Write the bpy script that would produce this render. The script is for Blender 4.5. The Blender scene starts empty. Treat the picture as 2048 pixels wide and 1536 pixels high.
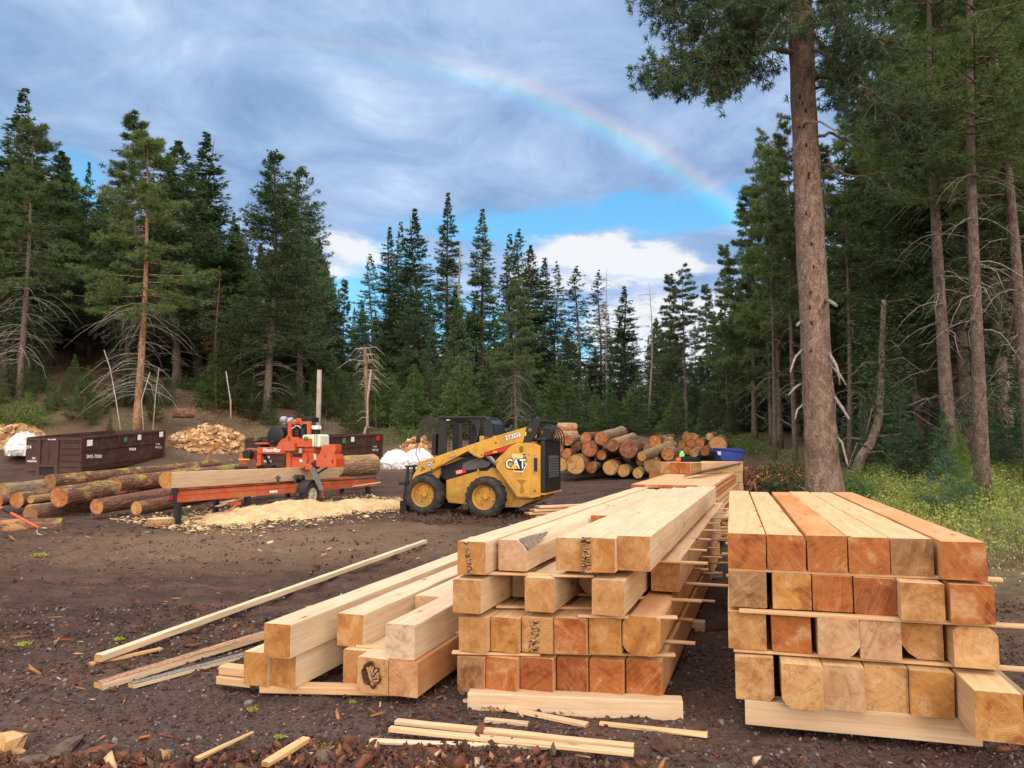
import bpy, bmesh, math, random
import numpy as np
from mathutils import Vector, Matrix
R=math.radians
sc=bpy.context.scene
col=sc.collection
# ---------------------------------------------------------------- camera
F=1539.0; CAMH=1.75; HOR=897.0
PITCH=math.atan((HOR-768)/F)
cam_d=bpy.data.cameras.new('camera'); cam=bpy.data.objects.new('camera',cam_d); col.objects.link(cam)
cam_d.sensor_fit='HORIZONTAL'; cam_d.sensor_width=36; cam_d.lens=36*F/2048
cam_d.clip_start=0.05; cam_d.clip_end=3000
cam.location=(0,0,CAMH); cam.rotation_euler=(R(90)+PITCH,0,0)
sc.camera=cam
# ---------------------------------------------------------------- view
sc.view_settings.view_transform='Standard'; sc.view_settings.look='None'
sc.view_settings.exposure=0.0; sc.view_settings.gamma=1.0
sc.cycles.max_bounces=6; sc.cycles.diffuse_bounces=3; sc.cycles.glossy_bounces=2
sc.cycles.transmission_bounces=4; sc.cycles.transparent_max_bounces=8
sc.cycles.caustics_reflective=False; sc.cycles.caustics_refractive=False
try: sc.cycles.use_denoising=True
except Exception: pass
SUN_EL=R(14.5); SUN_AZ=R(168)     # azimuth clockwise from +Y: behind the camera, a little right
# ---------------------------------------------------------------- node helper
class G:
    def __init__(s,tree): s.t=tree; s.n=tree.nodes; s.l=tree.links
    def node(s,ty,**kw):
        n=s.n.new(ty)
        for k,v in kw.items(): setattr(n,k,v)
        return n
    def put(s,sock,v):
        if isinstance(v,bpy.types.NodeSocket): s.l.new(v,sock)
        elif v is not None:
            if hasattr(sock.default_value,'__len__') and hasattr(v,'__len__') and len(sock.default_value)==4 and len(v)==3: v=(*v,1)
            sock.default_value=v
    def m(s,op,a,b=None,c=None,clamp=False):
        n=s.node('ShaderNodeMath',operation=op,use_clamp=clamp)
        s.put(n.inputs[0],a); s.put(n.inputs[1],b) if b is not None else None
        if c is not None: s.put(n.inputs[2],c)
        return n.outputs[0]
    def vm(s,op,a,b=None,sc=None):
        n=s.node('ShaderNodeVectorMath',operation=op); s.put(n.inputs[0],a)
        if b is not None: s.put(n.inputs[1],b)
        if sc is not None: s.put(n.inputs['Scale'],sc)
        return n.outputs['Value'] if op in('DOT_PRODUCT','LENGTH','DISTANCE') else n.outputs[0]
    def mix(s,f,a,b,mode='MIX'):
        n=s.node('ShaderNodeMix',data_type='RGBA',blend_type=mode); n.clamp_factor=True
        s.put(n.inputs[0],f); s.put(n.inputs[6],a); s.put(n.inputs[7],b); return n.outputs[2]
    def ramp(s,f,stops,interp='LINEAR'):
        n=s.node('ShaderNodeValToRGB'); r=n.color_ramp; r.interpolation=interp
        while len(r.elements)<len(stops): r.elements.new(0.5)
        for e,(p,c) in zip(r.elements,stops):
            e.position=p; e.color=(*c,1) if hasattr(c,'__len__') else (c,c,c,1)
        s.put(n.inputs[0],f); return n.outputs[0]
    def rng(s,v,a,b,c=0.,d=1.,smooth=False):
        n=s.node('ShaderNodeMapRange'); n.interpolation_type='SMOOTHSTEP' if smooth else 'LINEAR'
        for i,x in enumerate((v,a,b,c,d)): s.put(n.inputs[i],x)
        return n.outputs[0]
    def noise(s,vec,scale=5,detail=3,rough=.5,dist=0.,dim='3D',color=False):
        n=s.node('ShaderNodeTexNoise',noise_dimensions=dim)
        s.put(n.inputs['Vector'],vec); n.inputs['Scale'].default_value=scale; n.inputs['Detail'].default_value=detail
        n.inputs['Roughness'].default_value=rough; n.inputs['Distortion'].default_value=dist
        return n.outputs[1 if color else 0]
    def vor(s,vec,scale=5,feature='F1',out=0,rand=1.):
        n=s.node('ShaderNodeTexVoronoi',feature=feature); s.put(n.inputs['Vector'],vec); n.inputs['Scale'].default_value=scale
        n.inputs['Randomness'].default_value=rand
        return n.outputs[out]
    def mul(s,v,t): return s.vm('MULTIPLY',v,t)
    def sep(s,v):
        n=s.node('ShaderNodeSeparateXYZ'); s.put(n.inputs[0],v); return n.outputs
    def comb(s,x,y,z):
        n=s.node('ShaderNodeCombineXYZ'); [s.put(n.inputs[i],q) for i,q in enumerate((x,y,z))]; return n.outputs[0]
# ---------------------------------------------------------------- world
def az_el(u,v):
    x=(u-1024)/F; q=(768-v)/F
    y=math.cos(PITCH)-q*math.sin(PITCH); z=math.sin(PITCH)+q*math.cos(PITCH)
    return math.atan2(x,y), math.atan2(z,math.hypot(x,y))
w=bpy.data.worlds.new('World'); sc.world=w; w.use_nodes=True
g=G(w.node_tree); g.n.clear()
tc=g.node('ShaderNodeTexCoord'); d=g.vm('NORMALIZE',tc.outputs['Generated'])
sx,sy,sz=g.sep(d)
AZ=g.m('ARCTAN2',sx,sy); EL=g.m('ARCSINE',sz)
sky=g.node('ShaderNodeTexSky',sky_type='NISHITA'); sky.sun_disc=False; sky.sun_elevation=SUN_EL; sky.sun_rotation=SUN_AZ
sky.air_density=1.2; sky.dust_density=.6; sky.ozone_density=2.
nish=g.vm('SCALE',sky.outputs[0],sc=.11)
clear=g.mix(1.,nish,(.55,.95,1.25),'MULTIPLY')
clear=g.mix(g.rng(EL,R(2),R(30)),g.vm('ADD',clear,(.12,.30,.42)),g.vm('ADD',clear,(.0,.09,.20)))
# cloud plane coordinates (projected on a layer overhead)
den=g.m('ADD',g.m('MAXIMUM',sz,0.0),.16)
cp=g.comb(g.m('DIVIDE',sx,den),g.m('DIVIDE',sy,den),0)
n1=g.noise(cp,1.1,6,.55,.6); n2=g.noise(cp,2.6,7,.6,.5); n3=g.noise(g.mul(d,(1,1,3.2)),7,6,.6,.4)
wob=g.noise(g.mul(d,(1,1,2.2)),9,5,.6,.2,color=True); wx,wy,wz=g.sep(wob)
AZd=g.m('ADD',AZ,g.m('MULTIPLY',g.m('SUBTRACT',wx,.5),.16)); ELd=g.m('ADD',EL,g.m('MULTIPLY',g.m('SUBTRACT',wy,.5),.075))
def blob(u,v,du,dv,amp=1.):
    a0,e0=az_el(u,v); 
    p=g.m('DIVIDE',g.m('SUBTRACT',AZd,a0),du/F); q=g.m('DIVIDE',g.m('SUBTRACT',ELd,e0),dv/F)
    r=g.m('ADD',g.m('MULTIPLY',p,p),g.m('MULTIPLY',q,q))
    return g.m('MULTIPLY',g.m('EXPONENT',g.m('MULTIPLY',r,-1.)),amp)
def addall(l):
    o=l[0]
    for x in l[1:]: o=g.m('ADD',o,x)
    return o
openings=addall([blob(1330,425,210,42,1.15),blob(860,440,150,40,.45),blob(170,380,55,60,.75),blob(780,515,70,22,.9),blob(900,700,420,130,.8),
    blob(700,590,120,40,1.0),blob(440,520,60,90,.5),blob(1060,480,100,35,.6)])
cov=g.m('SUBTRACT',g.m('ADD',g.m('MULTIPLY',g.m('SUBTRACT',n1,.5),1.1),g.m('ADD',g.m('MULTIPLY',g.m('SUBTRACT',n2,.5),.6),1.0)),openings)
covm=g.rng(cov,.28,.85,0,1,True)
gr=g.rng(g.m('ADD',g.m('MULTIPLY',n1,.45),g.m('MULTIPLY',n2,.7)),.42,.74)
grey=g.ramp(gr,[(0,(.165,.275,.48)),(.35,(.255,.38,.595)),(.7,(.38,.50,.71)),(1,(.58,.69,.84))])
lowb=g.rng(EL,R(8),R(22),1,0)
grey=g.mix(g.m('MULTIPLY',lowb,.35),grey,(.33,.50,.80))
grey=g.vm('SCALE',grey,sc=1.24); skyc=g.mix(covm,clear,grey)
whites=addall([blob(1230,500,150,20,1.15),blob(1345,528,170,17,1.05),blob(1120,535,110,17,.95),blob(1215,562,110,11,.75),blob(690,505,105,32,1.1),blob(680,545,90,12,.7),blob(1420,650,110,70,1.5),
    blob(1260,650,130,55,1.1),blob(1170,780,300,60,1.6),blob(560,720,300,40,.35),blob(900,760,120,60,.9),blob(930,120,120,60,.28),blob(1220,95,160,50,.30),blob(760,210,150,70,.22)])
wm=g.rng(g.m('ADD',whites,g.m('MULTIPLY',g.m('SUBTRACT',n3,.5),1.7)),.25,.95,0,1,True)
skyc=g.mix(g.m('MULTIPLY',wm,.93),skyc,(.93,.95,.98))
# rainbow: fixed angle about the antisolar point
A=Vector((math.cos(SUN_EL)*math.sin(SUN_AZ+math.pi),math.cos(SUN_EL)*math.cos(SUN_AZ+math.pi),-math.sin(SUN_EL)))
ang=g.m('ARCCOSINE',g.vm('DOT_PRODUCT',d,tuple(A)))
t=g.rng(ang,R(40.5),R(43.2))
bow=g.ramp(t,[(0,(0,0,0)),(.10,(.01,.0,.02)),(.24,(.0,.06,.13)),(.40,(.0,.24,.26)),(.52,(.10,.26,.12)),(.62,(.25,.22,.06)),(.74,(.33,.16,.06)),(.86,(.15,.06,.04)),(1,(0,0,0))],'B_SPLINE')
bowm=g.m('MULTIPLY',g.rng(AZ,R(-24),R(14),.10,1.,True),g.rng(g.noise(cp,1.6,3),.3,.6,.7,1.))
skyc=g.mix(1.,skyc,g.vm('SCALE',bow,sc=g.m('MULTIPLY',bowm,.72)),'ADD')
# brighter broken cloud overhead and on the sun's side
back=g.rng(sy,.1,-.6,0,1,True); top=g.rng(sz,.58,.86,0,1,True)
skyc=g.mix(back,skyc,(2.3,2.05,1.8)); skyc=g.mix(top,skyc,(2.7,2.6,2.55))
skyc=g.mix(g.rng(sz,-.02,-.06),skyc,(.10,.09,.08))
bg=g.node('ShaderNodeBackground'); g.put(bg.inputs[0],skyc); bg.inputs[1].default_value=1.0
out=g.node('ShaderNodeOutputWorld'); g.l.new(bg.outputs[0],out.inputs[0])
w.cycles.sampling_method='MANUAL'; w.cycles.sample_map_resolution=512
# ---------------------------------------------------------------- sun, veiled by cloud
sd=bpy.data.lights.new('sun','SUN'); sd.energy=1.05; sd.angle=R(12); sd.color=(1,.88,.72)
so=bpy.data.objects.new('sun',sd); col.objects.link(so); so.location=(0,-20,30)
sdir=Vector((math.cos(SUN_EL)*math.sin(SUN_AZ),math.cos(SUN_EL)*math.cos(SUN_AZ),math.sin(SUN_EL)))
so.rotation_euler=sdir.to_track_quat('Z','Y').to_euler()

# ================================================================ helpers
def tag(o,label=None,cat=None,group=None,kind=None):
    if label: o['label']=label
    if cat: o['category']=cat
    if group: o['group']=group
    if kind: o['kind']=kind
    elif label: o['kind']='thing'
    return o
def empty(name,loc=(0,0,0),rz=0):
    o=bpy.data.objects.new(name,None); o.empty_display_size=.2; col.objects.link(o); o.location=loc; o.rotation_euler=(0,0,rz); return o
def mesh_np(name,V,Fq,mats,parent=None,smooth=False,midx=None):
    V=np.asarray(V,dtype=np.float32).reshape(-1,3); Fq=np.asarray(Fq,dtype=np.int32); n,k=Fq.shape
    me=bpy.data.meshes.new(name); me.vertices.add(len(V)); me.vertices.foreach_set('co',V.ravel())
    me.loops.add(n*k); me.loops.foreach_set('vertex_index',Fq.ravel())
    me.polygons.add(n); me.polygons.foreach_set('loop_start',np.arange(0,n*k,k,dtype=np.int32)); me.polygons.foreach_set('loop_total',np.full(n,k,dtype=np.int32))
    if midx is not None: me.polygons.foreach_set('material_index',np.asarray(midx,dtype=np.int32))
    if smooth: me.polygons.foreach_set('use_smooth',np.ones(n,dtype=bool))
    me.update(calc_edges=True); me.validate()
    for m_ in (mats if isinstance(mats,(list,tuple)) else [mats]): me.materials.append(m_)
    o=bpy.data.objects.new(name,me); col.objects.link(o)
    if parent: o.parent=parent
    return o
class MB:
    def __init__(s): s.V=[]; s.F=[]; s.M=[]; s.S=[]
    def add(s,V,Fs,m=0,sm=False):
        b=len(s.V); s.V+= [tuple(v) for v in V]
        for f in Fs: s.F.append([b+i for i in f]); s.M.append(m); s.S.append(sm)
        return s
    def box(s,a,b,m=0):
        x0,y0,z0=[min(a[i],b[i]) for i in range(3)]; x1,y1,z1=[max(a[i],b[i]) for i in range(3)]
        return s.add([(x0,y0,z0),(x1,y0,z0),(x1,y1,z0),(x0,y1,z0),(x0,y0,z1),(x1,y0,z1),(x1,y1,z1),(x0,y1,z1)],
            [(0,3,2,1),(4,5,6,7),(0,1,5,4),(1,2,6,5),(2,3,7,6),(3,0,4,7)],m)
    def tube(s,P,rad,n=8,m=0,caps=True,sm=True):
        P=[Vector(p) for p in P]; k=len(P)
        if not hasattr(rad,'__len__'): rad=[rad]*k
        V=[];Fs=[]; up=None
        for i,p in enumerate(P):
            t=(P[min(i+1,k-1)]-P[max(i-1,0)])
            if t.length<1e-9: t=Vector((0,0,1))
            t.normalize()
            if up is None: up=Vector((0,0,1)) if abs(t.z)<.9 else Vector((1,0,0))
            a=t.cross(up); 
            if a.length<1e-6: a=t.orthogonal()
            a.normalize(); b=a.cross(t); up=b.copy() if False else up
            for j in range(n):
                th=2*math.pi*j/n; V.append(p+(a*math.cos(th)+b*math.sin(th))*rad[i])
        for i in range(k-1):
            for j in range(n):
                j2=(j+1)%n; Fs.append((i*n+j,i*n+j2,(i+1)*n+j2,(i+1)*n+j))
        s.add(V,Fs,m,sm)
        if caps:
            b0=len(s.V)-len(V); s.F.append([b0+j for j in range(n)][::-1]); s.M.append(m); s.S.append(False)
            s.F.append([b0+(k-1)*n+j for j in range(n)]); s.M.append(m); s.S.append(False)
        return s
    def lathe(s,prof,c,axis,n=24,m=0,sm=True):
        # prof: list of (radius, along); axis unit vector; c centre
        axis=Vector(axis).normalized(); a=axis.orthogonal().normalized(); b=axis.cross(a); c=Vector(c); V=[];Fs=[]
        for r,h in prof:
            for j in range(n):
                th=2*math.pi*j/n; V.append(c+axis*h+(a*math.cos(th)+b*math.sin(th))*r)
        for i in range(len(prof)-1):
            for j in range(n):
                j2=(j+1)%n; Fs.append((i*n+j,i*n+j2,(i+1)*n+j2,(i+1)*n+j))
        return s.add(V,Fs,m,sm)
    def prism(s,poly,fn,w0,w1,m=0,caps=True):
        # poly: list of 2d; fn(p,w)->3d
        n=len(poly); V=[fn(p,w0) for p in poly]+[fn(p,w1) for p in poly]
        Fs=[(i,(i+1)%n,n+(i+1)%n,n+i) for i in range(n)]
        if caps: Fs+= [tuple(range(n))[::-1],tuple(range(n,2*n))]
        return s.add(V,Fs,m)
    def build(s,name,mats,parent=None,bevel=0,seg=2,loc=None):
        me=bpy.data.meshes.new(name); me.from_pydata([tuple(v) for v in s.V],[],s.F)
        me.polygons.foreach_set('material_index',s.M); me.polygons.foreach_set('use_smooth',s.S)
        bm=bmesh.new(); bm.from_mesh(me); bmesh.ops.recalc_face_normals(bm,faces=bm.faces); bm.to_mesh(me); bm.free()
        me.update()
        for m_ in (mats if isinstance(mats,(list,tuple)) else [mats]): me.materials.append(m_)
        o=bpy.data.objects.new(name,me); col.objects.link(o)
        if parent: o.parent=parent
        if loc: o.location=loc
        if bevel:
            b=o.modifiers.new('bevel','BEVEL'); b.width=bevel; b.segments=seg; b.limit_method='ANGLE'; b.angle_limit=R(35)
        return o
def copy_tree(o,parent=None):
    c=o.copy(); col.objects.link(c); c.parent=parent
    for ch in list(o.children): copy_tree(ch,c)
    return c
def ray(u,v):
    x=(u-1024)/F; q=(768-v)/F
    return Vector((x,math.cos(PITCH)-q*math.sin(PITCH),math.sin(PITCH)+q*math.cos(PITCH)))
CAM=Vector((0,0,CAMH))
def at(u,v,Y):
    r=ray(u,v); return CAM+r*(Y/r.y)
def on_plane(u,v,P,n):
    r=ray(u,v); P=Vector(P); n=Vector(n); return CAM+r*((P-CAM).dot(n)/r.dot(n))
# vectorised value noise
def _hash(ix,iy,seed):
    h=(ix.astype(np.int64)*374761393+iy.astype(np.int64)*668265263+seed*2147483647)&0xffffffff
    h=((h^(h>>13))*1274126177)&0xffffffff
    return ((h^(h>>16))&0xffff)/65535.0
def vnoise(x,y,seed=0):
    x=np.asarray(x,float); y=np.asarray(y,float); ix=np.floor(x); iy=np.floor(y); fx=x-ix; fy=y-iy
    fx=fx*fx*(3-2*fx); fy=fy*fy*(3-2*fy)
    a=_hash(ix,iy,seed); b=_hash(ix+1,iy,seed); c=_hash(ix,iy+1,seed); d_=_hash(ix+1,iy+1,seed)
    return (a*(1-fx)+b*fx)*(1-fy)+(c*(1-fx)+d_*fx)*fy
def fbm(x,y,seed=0,o=4,gain=.5):
    s=0;a=1;t=0
    for i in range(o): s=s+a*vnoise(x*2**i+i*17.3,y*2**i-i*9.1,seed+i); t+=a; a*=gain
    return s/t
# terrain table
TX=[-90,-40,-20,-10,-4,2,8,16,40,90]
TY=[-30,0,6,12,16,20,24,30,34,38,45,60,100,900]
TZ=[[.0,0,0,0,0,0,.1,.1,.3,.5],[.0,0,0,0,0,0,.1,.1,.3,.5],[.3,.1,.05,0,0,0,.08,.15,.4,.6],[.6,.3,.15,.1,.1,.1,.33,.42,.8,1.2],
[.9,.4,.25,.16,.18,.22,.58,.66,1.2,1.6],[1.4,.6,.36,.22,.26,.34,.66,.9,1.5,2.],[2.5,1.0,.46,.36,.42,.50,.74,1.1,1.8,2.4],[4.,1.9,.62,.60,.60,.64,.9,1.3,2.,2.8],
[6.,3.6,1.9,.80,.80,.85,1.15,1.6,2.2,3.],[8.,5.2,3.1,1.6,1.55,1.55,1.7,2.0,2.5,3.2],[10.,7.2,5.0,3.0,2.8,2.6,2.5,2.5,2.8,3.4],[14.,11.,8.,5.,3.8,3.2,3.0,3.0,3.2,3.8],
[18,16,12,8,4,3,3,3.5,4,4.5],[20,20,15,10,6,4,4,5,6,7]]
TZn=np.array(TZ,float); TXn=np.array(TX,float); TYn=np.array(TY,float)
def Hn(x,y,big=True):
    x=np.asarray(x,float); y=np.asarray(y,float)
    xc=np.clip(x,TX[0],TX[-1]-1e-6); yc=np.clip(y,TY[0],TY[-1]-1e-6)
    i=np.clip(np.searchsorted(TXn,xc,side='right')-1,0,len(TX)-2); j=np.clip(np.searchsorted(TYn,yc,side='right')-1,0,len(TY)-2)
    fx=(xc-TXn[i])/(TXn[i+1]-TXn[i]); fy=(yc-TYn[j])/(TYn[j+1]-TYn[j])
    z=(TZn[j,i]*(1-fx)+TZn[j,i+1]*fx)*(1-fy)+(TZn[j+1,i]*(1-fx)+TZn[j+1,i+1]*fx)*fy
    return z
def Hmid(x,y):
    r=np.hypot(x,y)
    far=np.clip((y-26)/20,0,1)
    z=Hn(x,y)
    z=z+(fbm(x*.35,y*.35,3,4)-.5)*(.05+.9*far)
    z=z+(fbm(x*1.3+5,y*1.9,8,3)-.5)*np.clip((y-5.5)/4,0.15,1)*.09
    return z
def _hs(ix,iy,seed):
    h=(ix*374761393+iy*668265263+seed*2147483647)&0xffffffff
    h=((h^(h>>13))*1274126177)&0xffffffff
    return ((h^(h>>16))&0xffff)/65535.0
def vns(x,y,seed=0):
    ix=math.floor(x); iy=math.floor(y); fx=x-ix; fy=y-iy; fx=fx*fx*(3-2*fx); fy=fy*fy*(3-2*fy)
    return (_hs(ix,iy,seed)*(1-fx)+_hs(ix+1,iy,seed)*fx)*(1-fy)+(_hs(ix,iy+1,seed)*(1-fx)+_hs(ix+1,iy+1,seed)*fx)*fy
def fbs(x,y,seed,o):
    s=0;a=1;t=0
    for i in range(o): s+=a*vns(x*2**i+i*17.3,y*2**i-i*9.1,seed+i); t+=a; a*=.5
    return s/t
from bisect import bisect_right
def H(x,y):
    xc=min(max(x,TX[0]),TX[-1]-1e-6); yc=min(max(y,TY[0]),TY[-1]-1e-6)
    i=min(max(bisect_right(TX,xc)-1,0),len(TX)-2); j=min(max(bisect_right(TY,yc)-1,0),len(TY)-2)
    fx=(xc-TX[i])/(TX[i+1]-TX[i]); fy=(yc-TY[j])/(TY[j+1]-TY[j])
    z=(TZ[j][i]*(1-fx)+TZ[j][i+1]*fx)*(1-fy)+(TZ[j+1][i]*(1-fx)+TZ[j+1][i+1]*fx)*fy
    far=min(max((y-26)/20,0),1); z+=(fbs(x*.35,y*.35,3,4)-.5)*(.05+.9*far)
    return z+(fbs(x*1.3+5,y*1.9,8,3)-.5)*min(max((y-5.5)/4,.15),1)*.09
def hit(u,v):
    r=ray(u,v); t=1.5
    while t<200:
        p=CAM+r*t
        if p.z<H(p.x,p.y):
            lo,hi=t*.985-.05,t
            for _ in range(14):
                m_=(lo+hi)/2; p=CAM+r*m_
                if p.z<H(p.x,p.y): hi=m_
                else: lo=m_
            p=CAM+r*hi; return Vector((p.x,p.y,H(p.x,p.y)))
        t=t*1.01+.03
    p=CAM+r*t; return p
# ================================================================ materials
def mat(name,fn,rough=.7,spec=.25):
    m=bpy.data.materials.new(name); m.use_nodes=True; g=G(m.node_tree); g.n.clear()
    b=g.node('ShaderNodeBsdfPrincipled'); o=g.node('ShaderNodeOutputMaterial'); g.l.new(b.outputs[0],o.inputs[0])
    b.inputs['Roughness'].default_value=rough; b.inputs['Specular IOR Level'].default_value=spec
    r=fn(g,b)
    if r is not None: g.put(b.inputs['Base Color'],r)
    return m
def objco(g): return g.node('ShaderNodeTexCoord').outputs['Object']
def wpos(g): return g.node('ShaderNodeNewGeometry').outputs['Position']
def orand(g): return g.node('ShaderNodeObjectInfo').outputs['Random']
def ocol(g): return g.node('ShaderNodeObjectInfo').outputs['Color']
def bump(g,b,h,strength=.5,dist=.01):
    n=g.node('ShaderNodeBump'); g.put(n.inputs['Height'],h); n.inputs['Strength'].default_value=strength; n.inputs['Distance'].default_value=dist
    g.l.new(n.outputs[0],b.inputs['Normal'])
def attr(g,name):
    n=g.node('ShaderNodeAttribute',attribute_type='OBJECT'); n.attribute_name=name; return n
def shift(g,co): return g.vm('ADD',co,g.vm('SCALE',g.comb(orand(g),g.m('MULTIPLY',orand(g),7.3),g.m('MULTIPLY',orand(g),3.1)),sc=40.))
def paint(name,c,rough=.45,dirt=.35,dc=(.12,.075,.05),spec=.4,metal=0):
    def f(g,b):
        co=objco(g); n=g.noise(co,3.2,6,.65); n2=g.noise(co,38,4,.7)
        k=g.rng(g.m('ADD',g.m('ADD',g.m('MULTIPLY',n,.7),g.m('MULTIPLY',n2,.3)),g.rng(g.sep(co)[2],.15,.75,.16,0)),.46,.66)
        g.put(b.inputs['Roughness'],g.rng(k,0,1,rough,.85)); b.inputs['Metallic'].default_value=metal
        bump(g,b,n2,.12,.004)
        c2=g.mix(g.rng(n,.3,.7),c,tuple(x*.86 for x in c))
        return g.mix(g.m('MULTIPLY',k,dirt),c2,dc)
    return mat(name,f,rough,spec)
def wood_side(name,c1,c2,usealpha=True):
    # grain runs along local Y
    def f(g,b):
        co=shift(g,objco(g)); 
        gr=g.noise(g.mul(co,(26,1.1,26)),1,5,.6,1.2); fine=g.noise(g.mul(co,(140,5,140)),1,3,.6); blotch=g.noise(g.mul(co,(2.5,1.0,2.5)),1,4,.6)
        saw=g.noise(g.mul(co,(2,55,2)),1,2,.5)
        kn=g.vor(g.mul(co,(5.2,1.7,5.2)),1); kmask=g.rng(kn,.095,.03,0,1,True)
        halo=g.rng(kn,.20,.07,0,.4,True)
        base=g.mix(g.rng(gr,.35,.68),c1,c2); base=g.mix(g.rng(fine,.4,.75,0,.22),base,tuple(x*.72 for x in c2))
        st=attr(g,'stain').outputs['Fac']
        stm=g.m('MULTIPLY',g.rng(g.noise(g.mul(co,(3,.55,3)),1,4,.6),.36,.56,.25,1),st)
        base=g.mix(stm,base,(.52,.215,.065))
        base=g.mix(g.rng(blotch,.45,.8,0,.35),base,tuple(x*.80 for x in c2))
        base=g.mix(halo,base,(.45,.26,.12)); base=g.mix(kmask,base,(.14,.065,.03))
        base=g.mix(1.,base,attr(g,'tint').outputs['Color'],'MULTIPLY')
        bump(g,b,addg(g,(gr,.5),(fine,.5),(saw,.35)),.55,.0035)
        return base
    return mat(name,f,.75,.2)
def addg(g,*l):
    o=None
    for s,k in l:
        t=g.m('MULTIPLY',s,k); o=t if o is None else g.m('ADD',o,t)
    return o
def wood_end(name):
    def f(g,b):
        co0=objco(g); rnd=orand(g)
        # ring centre offset per object, rings in local XZ
        x,y,z=g.sep(co0)
        n=g.node('ShaderNodeTexWhiteNoise',noise_dimensions='1D'); g.put(n.inputs['W'],g.m('MULTIPLY',rnd,977.)); a_,b_,_=g.sep(n.outputs[1])
        cx=g.m('MULTIPLY',g.m('SUBTRACT',a_,.5),.20); cz=g.m('MULTIPLY',g.m('SUBTRACT',b_,.5),.20)
        co=shift(g,co0)
        wn=g.noise(g.mul(co,(8,8,8)),1,4,.6,0,color=True); w_=g.m('MULTIPLY',g.m('SUBTRACT',g.sep(wn)[0],.5),.022)
        X=g.m('SUBTRACT',x,cx); Z=g.m('SUBTRACT',z,cz)
        r=g.m('ADD',g.m('POWER',g.m('ADD',g.m('MULTIPLY',X,X),g.m('MULTIPLY',Z,Z)),.5),w_)
        ring=g.m('SINE',g.m('MULTIPLY',r,520.)); ring2=g.m('SINE',g.m('MULTIPLY',r,150.))
        th=g.m('ARCTAN2',Z,X)
        ray=g.noise(g.comb(g.m('MULTIPLY',th,6.),g.m('MULTIPLY',r,3.),g.m('MULTIPLY',rnd,50.)),3.,3,.6)
        crack=g.m('MULTIPLY',g.rng(g.m('ABSOLUTE',g.m('SUBTRACT',ray,.5)),.0,.034,1,0),g.rng(g.noise(co,14,3),.46,.56))
        blotch=g.noise(co,6.5,4,.55,.7); b2=g.noise(co,30,4,.65,.3)
        wet=attr(g,'wet').outputs['Fac']
        c=ocol(g)
        dark=g.mix(1.,c,(.56,.36,.23),'MULTIPLY'); lite=g.mix(.45,c,(.72,.50,.29))
        k=g.m('ADD',g.m('MULTIPLY',g.m('SUBTRACT',blotch,.5),4.6),g.m('MULTIPLY',g.m('SUBTRACT',b2,.5),1.4))
        c1=g.mix(g.m('MULTIPLY',g.rng(k,.05,.75,0,1,True),g.m('ADD',.25,wet)),c,dark)
        c1=g.mix(g.rng(k,-.2,-.9,0,.9),c1,lite)
        c1=g.mix(g.rng(ring,0,1,0,.22),c1,(.26,.12,.045)); c1=g.mix(g.rng(ring2,.2,1,0,.20),c1,(.30,.15,.06))
        c1=g.mix(g.m('MULTIPLY',crack,.7),c1,(.10,.05,.025))
        # saw marks
        dr=g.m('MULTIPLY',g.m('SUBTRACT',b_,.42),3.2)
        sm=g.noise(g.comb(g.m('MULTIPLY',g.m('ADD',x,g.m('MULTIPLY',z,dr)),90.),g.m('MULTIPLY',z,6.),rnd),1.,2,.5)
        sm2=g.noise(g.comb(g.m('MULTIPLY',g.m('ADD',x,g.m('MULTIPLY',z,dr)),30.),g.m('MULTIPLY',g.m('SUBTRACT',z,x),5.),g.m('MULTIPLY',rnd,31.)),1.,3,.5)
        c1=g.mix(g.rng(sm,.4,.8,0,.22),c1,lite)
        c1=g.mix(g.rng(sm2,.58,.78,0,.42),c1,lite); c1=g.mix(g.rng(sm2,.42,.27,0,.4),c1,dark)
        # browned, dirty rim near the arrises
        bump(g,b,addg(g,(sm,.5),(b2,.6),(ring,.12)),.6,.004)
        return c1
    return mat(name,f,.7,.22)
def simple(name,c,rough=.7,spec=.3,metal=0,var=.25,scale=8,bs=.25):
    def f(g,b):
        co=objco(g); n=g.noise(co,scale,5,.6); b.inputs['Metallic'].default_value=metal; bump(g,b,g.noise(co,scale*5,4,.6),bs,.004)
        return g.mix(g.rng(n,.3,.7),tuple(min(1,x*(1+var)) for x in c),tuple(x*(1-var) for x in c))
    return mat(name,f,rough,spec)
WS=wood_side('sawn_wood',(.72,.56,.39),(.57,.395,.235)); WE=wood_end('end_grain')
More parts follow.
